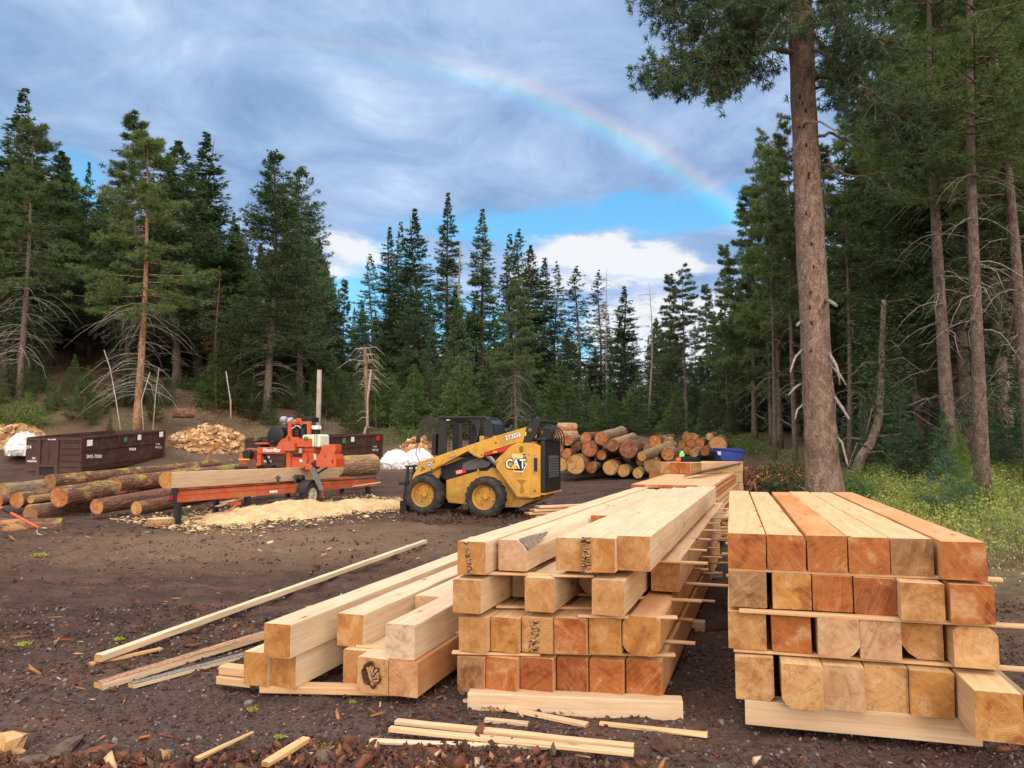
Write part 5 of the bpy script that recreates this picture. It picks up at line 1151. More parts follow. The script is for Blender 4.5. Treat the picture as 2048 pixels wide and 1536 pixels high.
# bottle, black cap and rope of laths on the block
p=at(1364,918,17.4); pz=zt
root=empty('spray_can',(p.x,p.y,pz)); HV=simple('hivis_green',(.20,.75,.10),.5,.4,var=.1); MB().lathe([(.0,0),(.055,0),(.058,.01),(.058,.17),(.05,.19),(.03,.2),(.0,.2)],(0,0,0),(0,0,1),14).build('can_body',HV,root); MB().lathe([(0,.2),(.028,.2),(.028,.235),(0,.24)],(0,0,0),(0,0,1),12).build('cap',simple('cap_white',(.5,.8,.3),.5),root)
tag(root,'bright green spray can standing on the far timber block','spray can')
BLK=simple('black_cloth',(.015,.015,.016),.9,.1)
bm=bmesh.new(); bmesh.ops.create_icosphere(bm,subdivisions=3,radius=1)
for q in bm.verts:
    k=1+.3*(vnoise(np.array([q.co.x*2.2]),np.array([q.co.y*2+q.co.z]),3)[0]-.5); q.co=Vector((q.co.x*.30*k,q.co.y*.16*k,max(q.co.z,-.2)*.10*k))
me=bpy.data.meshes.new('black_jacket'); bm.to_mesh(me); bm.free(); me.materials.append(BLK); o=bpy.data.objects.new('black_jacket',me); col.objects.link(o); p=at(1377,918,17.3); o.location=(p.x,p.y,zt+.02); tag(o,'crumpled black jacket lying next to the green spray can','jacket')
o=MB().lathe([(0,0),(.05,0),(.05,.09),(0,.09)],(0,0,0),(0,0,1),12).build('orange_cap',simple('orange_plastic',(.75,.12,.04),.5)); p=at(1357,920,17.1); o.location=(p.x,p.y,zt); tag(o,'small orange-red tape roll left of the green spray can','tape roll')
for k in range(5):
    p0=at(1370+k*6,938-k,14.6+k*.05); p1=at(1470+k*5,933+k*.5,18.2); p0.z=topz+.06+.02*k; p1.z=topz+.20+.015*k
    stick(p0,p1,.05,.025,'grey_lath',f'{["first","second","third","fourth","fifth"][k]} grey weathered lath from the front, lying over the board stack','lath','grey laths on the board stack',end=BRN,tint=(.30,.28,.27))
# ================================================================ lettering
def letters(txt,size,M,m,parent,name='lettering',ext=.002,bold=.0,align='LEFT',sx=1.,shear=0.):
    cu=bpy.data.curves.new('t','FONT'); cu.body=txt; cu.size=size; cu.extrude=ext; cu.offset=bold; cu.align_x=align; cu.resolution_u=3; cu.shear=shear
    to=bpy.data.objects.new('t',cu); col.objects.link(to); dg=bpy.context.evaluated_depsgraph_get(); dg.update()
    me=bpy.data.meshes.new_from_object(to.evaluated_get(dg)); bpy.data.objects.remove(to); bpy.data.curves.remove(cu)
    me.materials.clear(); me.materials.append(m); o=bpy.data.objects.new(name,me); col.objects.link(o); o.parent=parent
    o.matrix_basis=M@Matrix.Diagonal((sx,1,1,1)); return o
def facing(p,x,z,lift=.004):
    # text plane: x along reading direction, z up; normal towards viewer = x cross z ... (right-handed: normal = x × up)
    x=Vector(x).normalized(); z=Vector(z); z=(z-x*z.dot(x)).normalized(); n=x.cross(z); p=Vector(p)+n*lift
    return Matrix(((x.x,z.x,n.x,p.x),(x.y,z.y,n.y,p.y),(x.z,z.z,n.z,p.z),(0,0,0,1)))
YEL=paint('loader_yellow',(.62,.325,.045),.42,.55,(.22,.13,.065)); BLK2=paint('machine_black',(.014,.014,.016),.45,.14,(.07,.055,.045)); GREYM=paint('machine_grey',(.12,.12,.125),.5,.4,(.10,.08,.06),metal=.3)
RED=simple('red_paint',(.60,.02,.02),.45,.4,var=.1); WHT=simple('white_paint',(.78,.78,.77),.5,.3,var=.06); BLU=simple('sticker_blue',(.06,.16,.34),.5,.3,var=.1); STEEL=simple('steel',(.42,.42,.43),.35,.5,metal=.8,var=.1)
def f_rub(g,b):
    co=objco(g); n=g.noise(co,7,5,.65); bump(g,b,g.noise(co,60,3,.6),.3,.004); return g.mix(g.rng(n,.42,.66),(.030,.029,.030),(.072,.060,.053))
RUB=mat('tyre_rubber',f_rub,.85,.2)
# ================================================================ skid-steer loader
def loader():
    th=R(17.); S=Vector((math.cos(th),-math.sin(th),0)); W=Vector((math.sin(th),math.cos(th),0)); Z=Vector((0,0,1))
    Yc=16.9
    O=at(968.7,1034,Yc)-W*0; gz=O.z; O=Vector((O.x,O.y,gz)); root=empty('skid_steer_loader',O)
    def z1(x,y,w_=0.):  # zoomed-picture coordinates -> (s,z) on the plane w
        u,v=x/4.452+780,y/4.452+780; p=on_plane(u,v,O+W*w_,W)-O; return (p.dot(S),p.dot(Z))
    def fn(p,w_): return S*p[0]+W*w_+Z*p[1]
    def pz(pts,w_): return [z1(x,y,w_) for x,y in pts]
    def part(name,pts,w0,w1,m,bev=.008,parent=None,wp=None):
        o=MB().prism(pz(pts,w0 if wp is None else wp),fn,w0,w1).build(name,m,parent or root,bevel=bev); return o
    def sbox(mb,s0,s1,w0,w1,a,b,m=0): return mb.prism([(s0,a),(s1,a),(s1,b),(s0,b)],fn,w0,w1,m)
    TW=1.80
    # wheels
    def wheel(cx,cy,near=True):
        s0,zc=z1(cx,cy,.0); w0=.0; sgn=1
        c=S*s0+Z*zc
        def wv(k): return k if near else TW-k
        rim_c=c+W*wv(0); ax=W if near else -W
        ty=MB().lathe([(.265,.04),(.285,.015),(.33,.0),(.385,.004),(.42,.025),(.432,.05),(.436,.17),(.432,.29),(.42,.315),(.385,.335),(.33,.34),(.285,.325),(.265,.30)],rim_c,ax,44)
        # chevron lugs
        for side in (0,1):
            for k in range(19):
                a=2*math.pi*(k+.5*side)/19; 
                for q in range(2):
                    h0=(.022 if q==0 else .09)if side==0 else (.318 if q==0 else .25); h1=.175
                    a0=a+(0 if q==0 else .045); dq=.05
                    # lug segment between axial h0..h1
                    hs=[h0,(.09 if side==0 else .25)] if q==0 else [(.09 if side==0 else .25),(.178 if side==0 else .162)]
                    V=[]
                    for (hh,aa,rr) in ((hs[0],a+(0 if q==0 else .05),.452 if q==1 else .446),(hs[1],a+(.05 if q==0 else .16),.458)):
                        for da in (-dq,dq):
                            for r_ in (.42,rr):
                                t=aa+da; V.append(rim_c+ax*hh+(S*math.cos(t)+Z*math.sin(t))*r_)
                    ty.add(V,[(0,1,3,2),(4,6,7,5),(0,4,5,1),(2,3,7,6),(1,5,7,3),(0,2,6,4)])
        rt=MB(); w_=ty.build('wheel',RUB,root); w_['label']='tyre and rim'
        del w_['label']
        tyre=w_
        rm=MB().lathe([(.272,.012),(.262,.03),(.268,.045),(.25,.06),(.243,.10),(.235,.15),(.23,.162),(.0,.162)],rim_c,ax,36,0,False)
        for k in range(8):
            t=2*math.pi*k/8; rm.lathe([(.0,-.02),(.014,-.02),(.014,.02)],rim_c+ax*.155+(S*math.cos(t)+Z*math.sin(t))*.105,ax,6,0,False)
        rm.lathe([(0,.105),(.052,.105),(.062,.12),(.066,.162)],rim_c,ax,18,0,False); rm.build('rim',YEL,tyre)
        hole=MB()
        for k in range(4):
            t=2*math.pi*(k+.5)/4+.3; hole.lathe([(.0,.158),(.017,.158)],rim_c+(S*math.cos(t)+Z*math.sin(t))*.185,ax,8,0,False)
        hole.build('rim_hole',BLK2,tyre)
    wheel(288,933); wheel(833,957); wheel(288,933,False); wheel(833,957,False)
    # lower frame and belly
    part('chassis',[(500,802),(780,722),(862,722),(905,690),(945,700),(1130,955),(1330,955),(1330,975),(1130,1045),(1040,1045),(680,1018),(520,1002),(500,960)],.36,1.44,YEL)
    part('belly_pan',[(1125,962),(1335,955),(1345,925),(1352,935),(1150,1046),(1040,1046)],.30,1.50,YEL,.01,wp=.25)
    mb=MB()
    for x,y in ((530,830),(600,812),(690,778),(765,772),(560,862),(640,842),(700,870),(620,990),(560,985),(660,992)):
        s_,zz=z1(x,y,.36); mb.lathe([(0,-.006),(.011,-.006),(.012,.002)],S*s_+W*.357+Z*zz,W,8,0,False)
    sbox(mb,*[z1(780,700,.36)[0],z1(795,700,.36)[0]],.33,.36,z1(780,745,.36)[1],z1(780,705,.36)[1])
    mb.build('bolt_heads',YEL,root)
    # dark machinery between arm and chassis
    part('inner_body',[(430,690),(700,590),(860,560),(945,625),(930,700),(862,722),(780,722),(490,800),(450,760)],.42,1.38,BLK2)
    part('hose_cover',[(640,655),(780,600),(905,650),(870,690),(690,720),(640,705)],.34,.42,GREYM,.02)
    # decal panel with letters
    part('red_label',[(580,716),(672,700),(678,735),(588,757)],.335,.355,RED,.0)
    s_,zz=z1(592,748,.33); sx=(S+Z*(-.0)); x2=z1(672,728,.33); dx=(S*(x2[0]-s_)+Z*(x2[1]-zz)); letters('GS3',.085,facing(S*s_+W*.333+Z*(zz+.004),dx,Z),WHT,root,bold=.002)
    # rear tower side panels
    TPn=[(1130,470),(1285,476),(1337,500),(1337,948),(1262,964),(1130,956),(945,690),(945,622),(1072,500)]
    part('side_panel',TPn,.10,.34,YEL,.012); part('side_panel',[(x,y) for x,y in TPn],1.46,1.70,YEL,.012,wp=.10)
    part('service_plate',[(1022,782),(1250,788),(1250,952),(1128,945)],.085,.10,YEL,.006)
    part('engine_body',[(1150,470),(1337,500),(1337,950),(1150,950)],.34,1.46,BLK2,.01,wp=.2)
    mb=MB()
    for x,y in ((1080,826),(1210,810),(1215,928),(950,748),(1165,745),(1285,582),(1285,740),(1237,575),(955,645)):
        s_,zz=z1(x,y,.08); mb.lathe([(0,-.008),(.011,-.008),(.012,.01)],S*s_+W*.088+Z*zz,W,8,0,False)
    mb.build('bolt_heads',GREYM,root)
    part('tie_down_slot',[(1130,797),(1188,800),(1210,808),(1190,822),(1180,850),(1195,880),(1190,915),(1160,920),(1155,880),(1168,850),(1150,825),(1128,806)],.080,.0855,simple('slot',(.30,.16,.02),.8),.0)
    part('lamp_slot',[(1281,605),(1311,605),(1311,725),(1281,725)],.093,.0995,BLK2,.0); 
    part('lift_eye',[(1150,512),(1165,496),(1182,505),(1184,545),(1170,556),(1152,546)],.088,.099,simple('eye_recess',(.20,.11,.02),.7),.0)
    s_,zz=z1(1290,896,.09); MB().lathe([(0,-.012),(.022,-.012),(.026,.0)],S*s_+W*.098+Z*zz,W,14).build('reflector',RED,root)
    # big emblem: hexagon badge with letters and triangle
    def pl(name,pts,m,w_): return part(name,pts,w_,w_+.003,m,0)
    pl('emblem',[(1104,603),(1178,606),(1218,665),(1185,730),(1105,728),(1096,700)],WHT,.094)
    pl('emblem',[(1108,612),(1174,615),(1209,666),(1178,722),(1112,720),(1104,700)],simple('dark_red',(.28,.012,.012),.5,var=.1),.090)
    pl('emblem',[(1112,620),(1164,620),(1196,666),(1168,712),(1122,712),(1110,690)],simple('emblem_black',(.02,.02,.02),.5),.087)
    a=z1(1030,692,.08); b_=z1(1168,700,.08); letters('CAT',.285,facing(S*a[0]+W*.083+Z*(a[1]-.012),S,Z,0),BLK2,root,bold=.024,sx=.80)
    letters('CAT',.285,facing(S*a[0]+W*.080+Z*(a[1]-.012),S,Z,0),WHT,root,bold=.006,sx=.80)
    pl('emblem_triangle',[(1058,701),(1102,656),(1146,701)],BLK2,.077); pl('emblem_triangle',[(1066,700),(1102,663),(1138,700)],simple('emblem_yellow',(.85,.50,.03),.5,var=.05),.074)
    pl('label_plate',[(1088,566),(1183,570),(1183,606),(1088,602)],simple('pale_label',(.70,.52,.18),.6),.096); pl('label_plate',[(1185,570),(1215,571),(1215,602),(1185,601)],BLK2,.096)
    a=z1(1188,594,.09); letters('CAT',.05,facing(S*a[0]+W*.094+Z*a[1],S,Z,0),WHT,root,bold=.001,ext=.001,sx=.8)
    # lift arm: near and far
    ARM=[(256,640),(372,605),(940,410),(1216,328),(1182,470),(1130,470),(838,560),(826,600),(802,608),(752,590),(690,545),(440,680),(382,712),(250,760),(196,800),(200,772),(238,705),(238,655)]
    part('lift_arm',ARM,.10,.26,YEL,.012); part('lift_arm',ARM,1.54,1.70,YEL,.012,wp=.10)
    pl2=lambda name,pts,m,w0,bev=.004: part(name,pts,w0,w0+.012,m,bev)
    pl2('arm_plate',[(690,527),(800,490),(825,500),(832,560),(828,598),(800,604),(745,575)],YEL,.086); pl2('arm_plate',[(742,526),(790,510),(790,524),(742,540)],YEL,.080)
    pl2('arm_plate',[(390,612),(455,606),(470,622),(445,665),(400,690),(380,650)],YEL,.088)
    mb=MB()
    for x,y in ((815,578),(285,690),(300,700),(280,715),(370,702),(392,640),(940,470)):
        s_,zz=z1(x,y,.08); mb.lathe([(0,-.012),(.016,-.012),(.018,.01)],S*s_+W*.088+Z*zz,W,8,0,False)
    mb.build('pin',BLK2,root)
    s_,zz=z1(352,667,.09); MB().lathe([(0,-.006),(.062,-.006),(.062,.004)],S*s_+W*.092+Z*zz,W,24,0,False).build('round_sticker',WHT,root); MB().lathe([(0,-.009),(.054,-.009),(.054,.0)],S*s_+W*.092+Z*zz,W,24,0,False).build('round_sticker',BLU,root)
    letters('TR',.05,facing(S*(s_-.032)+W*.080+Z*(zz-.018),S,Z,0),WHT,root,bold=.002)
    def slant(txt,xy0,xy1,size,m,w_,bold,sx=1.):
        a=z1(*xy0,w_); b_=z1(*xy1,w_); letters(txt,size,facing(S*a[0]+W*w_+Z*a[1],S*(b_[0]-a[0])+Z*(b_[1]-a[1]),Z,0),m,root,bold=bold,sx=sx)
    slant('272D3',(1030,448),(1140,418),.135,BLK2,.097,.007,.98); slant('272D3',(1030,448),(1140,418),.135,WHT,.094,.003,.98)
    pl('small_badge',[(1133,392),(1145,383),(1156,395),(1148,416),(1133,420)],RED,.095); slant('XE',(1135,412),(1150,408),.05,WHT,.092,.001)
    pl('arm_label',[(530,591),(578,579),(579,593),(531,606)],BLK2,.096); slant('CAT 910',(534,602),(576,590),.04,WHT,.094,.0008,.75)
    part('cylinder_rod',[(880,590),(900,588),(942,640),(940,672)],.15,.20,STEEL,.004); part('cylinder_guard',[(845,590),(875,585),(942,655),(942,680)],.14,.22,GREYM,.008)
    part('red_stripe',[(835,548),(1040,490),(1072,496),(1010,548),(836,586)],.12,.135,RED,.002); pl('stripe_label',[(915,543),(952,541),(952,560),(917,563)],simple('stripe_yellow',(.6,.40,.05),.6),.115)
    # rear linkage
    part('rear_link',[(1216,328),(1310,262),(1350,262),(1336,300),(1290,405),(1250,466),(1140,466),(1180,420)],.12,.20,BLK2,.01); part('rear_link',[(1216,328),(1310,262),(1350,262),(1336,300),(1290,405),(1250,466),(1140,466),(1180,420)],1.55,1.63,BLK2,.01,wp=.12)
    s_,zz=z1(1335,275,.12); mb=MB().tube([S*s_+W*.14+Z*zz,S*s_+W*1.62+Z*zz],.035,12); mb.build('cross_tube',BLK2,root)
    s_,zz=z1(1245,362,.12); MB().lathe([(0,-.02),(.05,-.02),(.052,.01),(.07,.01),(.07,.02)],S*s_+W*.118+Z*zz,W,18).build('pivot_pin',GREYM,root)
    s_,zz=z1(1202,392,.12); MB().prism([(s_-.025,zz-.04),(s_+.025,zz-.035),(s_+.03,zz+.045),(s_-.015,zz+.04)],fn,.108,.121).build('yellow_tag',simple('bright_yellow',(.85,.72,.02),.6),root)
    # hose loops
    mb=MB(); s1,z1_=z1(1330,400,.3)
    for k in range(5):
        P=[]
        for j in range(13):
            t=math.pi*(1.05-j/12*1.15); P.append(S*(s1+.10+(.22+.03*k)*math.cos(t)*.9)+W*(.45+.13*k)+Z*(z1_-.10+(.24+.02*k)*math.sin(t)))
        mb.tube(P,.017,6)
    for k in range(3): mb.tube([S*(s1-.10+.04*k)+W*.26+Z*(z1_+.26),S*(s1-.05+.04*k)+W*.28+Z*(z1_+.1),S*(s1-.02+.04*k)+W*.3+Z*(z1_-.18)],.02,6)
    mb.build('hydraulic_hoses',BLK2,root)
    # rear hood and louvred door
    sr=z1(1337,700,.15)[0]; zt_=z1(1337,455,.2)[1]; zb=z1(1337,915,.15)[1]; zh=z1(1337,440,.2)[1]
    mb=MB(); sbox(mb,sr,sr+.10,.16,1.64,zb,zt_); mb.build('rear_door',BLK2,root,bevel=.02)
    mb=MB(); sbox(mb,sr-.45,sr+.11,.22,1.58,zt_,zt_+.08); mb.build('hood',BLK2,root,bevel=.03)
    lv=MB(); n=8; za,zc=zb+.30,zt_-.33
    for k in range(n):
        zz=za+(zc-za)*k/n; V=[S*(sr+.10)+W*.52+Z*zz,S*(sr+.10)+W*1.38+Z*zz,S*(sr+.125)+W*1.38+Z*(zz+.02),S*(sr+.125)+W*.52+Z*(zz+.02),S*(sr+.10)+W*.52+Z*(zz+.075),S*(sr+.10)+W*1.38+Z*(zz+.075)]
        lv.add(V,[(0,1,2,3),(3,2,5,4),(0,3,4),(1,5,2)])
    lv.build('louvres',GREYM,root)
    mb=MB(); sbox(mb,sr-.02,sr+.13,.14,1.66,zb-.05,zb-.01); mb.build('bumper',YEL,root,bevel=.01)
    # cab
    cw0,cw1=.44,1.36
    def cp(pts,name,w0=cw0,w1=None,m=BLK2,bev=.01): return part(name,pts,w0,(w0+.04) if w1 is None else w1,m,bev)
    for w0 in (cw0,cw1-.04):
        fr_=lambda pts,nm: part(nm,pts,w0,w0+.04,BLK2,.006,wp=cw0)
        fr_([(443,236),(500,250),(500,560),(422,588),(432,500)],'cab_pillar'); fr_([(443,236),(842,238),(870,262),(815,268),(690,262),(560,262),(500,290)],'cab_rail')
        fr_([(615,300),(640,300),(640,525),(612,530)],'cab_pillar'); fr_([(690,262),(800,268),(802,330),(790,400),(755,480),(742,478),(765,400),(762,330),(735,290)],'cab_brace')
        fr_([(842,238),(905,300),(922,420),(835,470),(838,380),(830,300),(815,268)],'cab_pillar')
    a0=z1(443,236,cw0); a1=z1(842,240,cw0)
    mb=MB().prism([(a0[0]-.02,a0[1]-.045),(a1[0]+.04,a1[1]-.03),(a1[0]+.0,a1[1]+.005),(a0[0]-.02,a0[1]+.012)],fn,cw0-.03,cw1+.03); mb.build('cab_roof',BLK2,root,bevel=.015)
    # mesh screens both sides
    for w0 in (cw0+.015,):
        mb=MB(); lo=z1(500,560,cw0); hi=z1(835,268,cw0); s0,s1=lo[0],hi[0]; zl,zh2=z1(500,560,cw0)[1],hi[1]
        for k in range(13): q=s0+(s1-s0)*k/12; zb2=zl+(k/12)*.33; sbox(mb,q-.006,q+.006,w0,w0+.01,zb2,zh2)
        for k in range(11): q=zl+(zh2-zl)*k/10; sbox(mb,s0,s1,w0,w0+.01,q-.006,q+.006)
        mb.build('window_mesh',BLK2,root)
    # rear window and curved rear shell
    gl=bpy.data.materials.new('cab_glass'); gl.use_nodes=True; bb=gl.node_tree.nodes['Principled BSDF']; bb.inputs['Base Color'].default_value=(.05,.075,.09,1); bb.inputs['Roughness'].default_value=.08; bb.inputs['Alpha'].default_value=.75
    b1=z1(842,240,cw0); b2=z1(905,300,cw0); b3=z1(925,415,cw0)
    arc=[(b1[0],b1[1]),(b1[0]+(b2[0]-b1[0])*.6,b1[1]-(b1[1]-b2[1])*.35),b2,((b2[0]+b3[0])/2+.01,(b2[1]+b3[1])/2),b3]
    MB().prism(arc+[(p[0]-.03,p[1]-.02) for p in arc[::-1]],fn,cw0+.02,cw0+.12).build('rear_shell',BLK2,root,bevel=.004); MB().prism(arc+[(p[0]-.03,p[1]-.02) for p in arc[::-1]],fn,cw1-.12,cw1-.02).build('rear_shell',BLK2,root,bevel=.004)
    MB().prism(arc[1:]+[(p[0]-.02,p[1]-.015) for p in arc[:0:-1]],fn,cw0+.12,cw1-.12).build('rear_window',gl,root)
    MB().prism([(b3[0]-.35,b3[1]-.25),(b3[0]+.05,b3[1]-.25),(b3[0]+.05,b3[1]+.02),(b3[0]-.35,b3[1]+.02)],fn,cw0,cw1).build('engine_cover',YEL,root,bevel=.02)
    # seat
    q=z1(640,560,.9); mb=MB(); sbox(mb,q[0]-.2,q[0]+.3,.65,1.15,q[1]-.1,q[1]+.05); mb.prism([(q[0]+.22,q[1]),(q[0]+.36,q[1]),(q[0]+.42,q[1]+.62),(q[0]+.30,q[1]+.62)],fn,.66,1.14); mb.build('seat',BLK2,root,bevel=.03)
    q=z1(517,268,cw0); 
    for k in (0,.045): MB().lathe([(0,-.012),(.016,-.012),(.016,0)],S*(q[0]-.02+k)+W*(cw0-.002)+Z*q[1],W,10,0,False).build('small_lamp',WHT,root)
    # exhaust stub
    q=z1(1060,355,.9); MB().tube([S*(q[0]-.05)+W*.9+Z*(q[1]-.25),S*(q[0]-.03)+W*.9+Z*(q[1]-.05),S*(q[0]+.08)+W*.9+Z*(q[1]+.10)],.04,10).build('exhaust_pipe',BLK2,root)
    # mirror on its stalk
    q=z1(250,435,.3); MB().prism([(q[0]-.055,q[1]-.09),(q[0]+.045,q[1]-.095),(q[0]+.06,q[1]+.08),(q[0]-.04,q[1]+.09)],fn,.28,.33).build('mirror',BLK2,root,bevel=.015)
    r_=z1(262,638,.25); m_=z1(232,570,.3); MB().tube([S*q[0]+W*.31+Z*q[1],S*(m_[0])+W*.3+Z*(m_[1]+.06),S*m_[0]+W*.29+Z*m_[1],S*r_[0]+W*.25+Z*r_[1]],.009,6).build('mirror_stalk',BLK2,root)
    # round wire screen at the front of the cab
    c=z1(346,346,1.0); rr=abs(z1(440,346,1.0)[0]-c[0]); mb=MB(); 
    ring=[S*(c[0]+rr*math.cos(t))+W*1.0+Z*(c[1]+rr*1.06*math.sin(t)) for t in np.linspace(0,2*math.pi,41)]; mb.tube(ring,.007,5,caps=False)
    for k in range(-16,17):
        x=rr*k/17; hh=math.sqrt(rr*rr-x*x)
        mb.tube([S*(c[0]+x)+W*1.0+Z*(c[1]-hh*1.06),S*(c[0]+x)+W*1.0+Z*(c[1]+hh*1.06)],.0034,3,caps=False); mb.tube([S*(c[0]-hh)+W*1.0+Z*(c[1]+x*1.06),S*(c[0]+hh)+W*1.0+Z*(c[1]+x*1.06)],.0034,3,caps=False)
    mb.build('round_wire_screen',simple('dark_wire',(.07,.055,.05),.7),root)
    q=z1(415,470,.7); MB().prism([(q[0]-.06,q[1]-.28),(q[0]+.05,q[1]-.28),(q[0]+.06,q[1]+.22),(q[0]-.02,q[1]+.24)],fn,.5,.7).build('headlight',BLK2,root,bevel=.02)
    # fork carriage
    mb=MB(); a=z1(150,680,.35); b2=z1(130,1100,.35); f0=z1(85,830,.35); 
    for w_ in (.38,.72,1.06,1.40):
        mb.prism([(b2[0]-.10,b2[1]+.0),(b2[0]+.02,b2[1]),(a[0]+.03,a[1]),(a[0]-.02,a[1])],fn,w_,w_+.05)
    sbox(mb,f0[0]-.02,f0[0]+.14,.34,1.48,f0[1]-.04,f0[1]+.03); sbox(mb,b2[0]-.12,b2[0]+.05,.34,1.48,b2[1]+.02,b2[1]+.28); sbox(mb,a[0]-.06,a[0]+.06,.36,1.46,a[1]-.02,a[1]+.02)
    a_=z1(215,680,.5); sbox(mb,a_[0]-.02,a_[0]+.02,.5,.54,z1(215,760,.5)[1],a_[1]); 
    mb.build('fork_carriage',BLK2,root,bevel=.006)
    for w_ in (.50,1.22):
        mb=MB(); g0=b2[1]-.03; mb.prism([(b2[0]-1.15,g0),(b2[0]-.02,g0-.01),(b2[0]+.0,g0+.35),(b2[0]-.05,g0+.35),(b2[0]-.07,g0+.045),(b2[0]-1.15,g0+.015)],fn,w_,w_+.12); mb.build('fork_tine',BLK2,root,bevel=.004)
    part('coupler',[(200,790),(260,745),(330,760),(300,860),(250,960),(180,1000),(170,900)],.42,1.38,BLK2,.02)
    part('front_bracket',[(385,712),(440,690),(445,745),(420,800),(375,770)],.3,.4,YEL,.01)
    # axle tie
    root['label']='yellow and black skid-steer loader with forks, big emblem on its side, parked behind the timbers'; root['category']='skid-steer loader'
    return root
loader()
# dirt clods at its wheels
def clods(u0,u1,v0,v1,n,s0,label,seed):
    rs_=np.random.RandomState(seed); P=[]
    for _ in range(n):
        p=hit(rs_.uniform(u0,u1),rs_.normal((v0+v1)/2,(v1-v0)/3)); P.append((p.x,p.y,p.z+.01))
    P=np.array(P); s_=s0*np.exp(rs_.normal(0,.5,n)); 
    o=scatter('dirt_clods',P,np.stack([s_*1.3,s_,s_*.8],-1),rotm(rs_,n),iv,if_,[simple('clod',(.07,.045,.035),.95,.1,var=.35,scale=30)],rs=rs_); tag(o,label,'dirt clods',kind='stuff')
clods(805,900,1020,1045,500,.035,'heap of loose dark soil clods under the loader front wheel',3)
clods(880,1110,1010,1050,300,.03,'loose dark soil clods around the loader rear wheel',4)
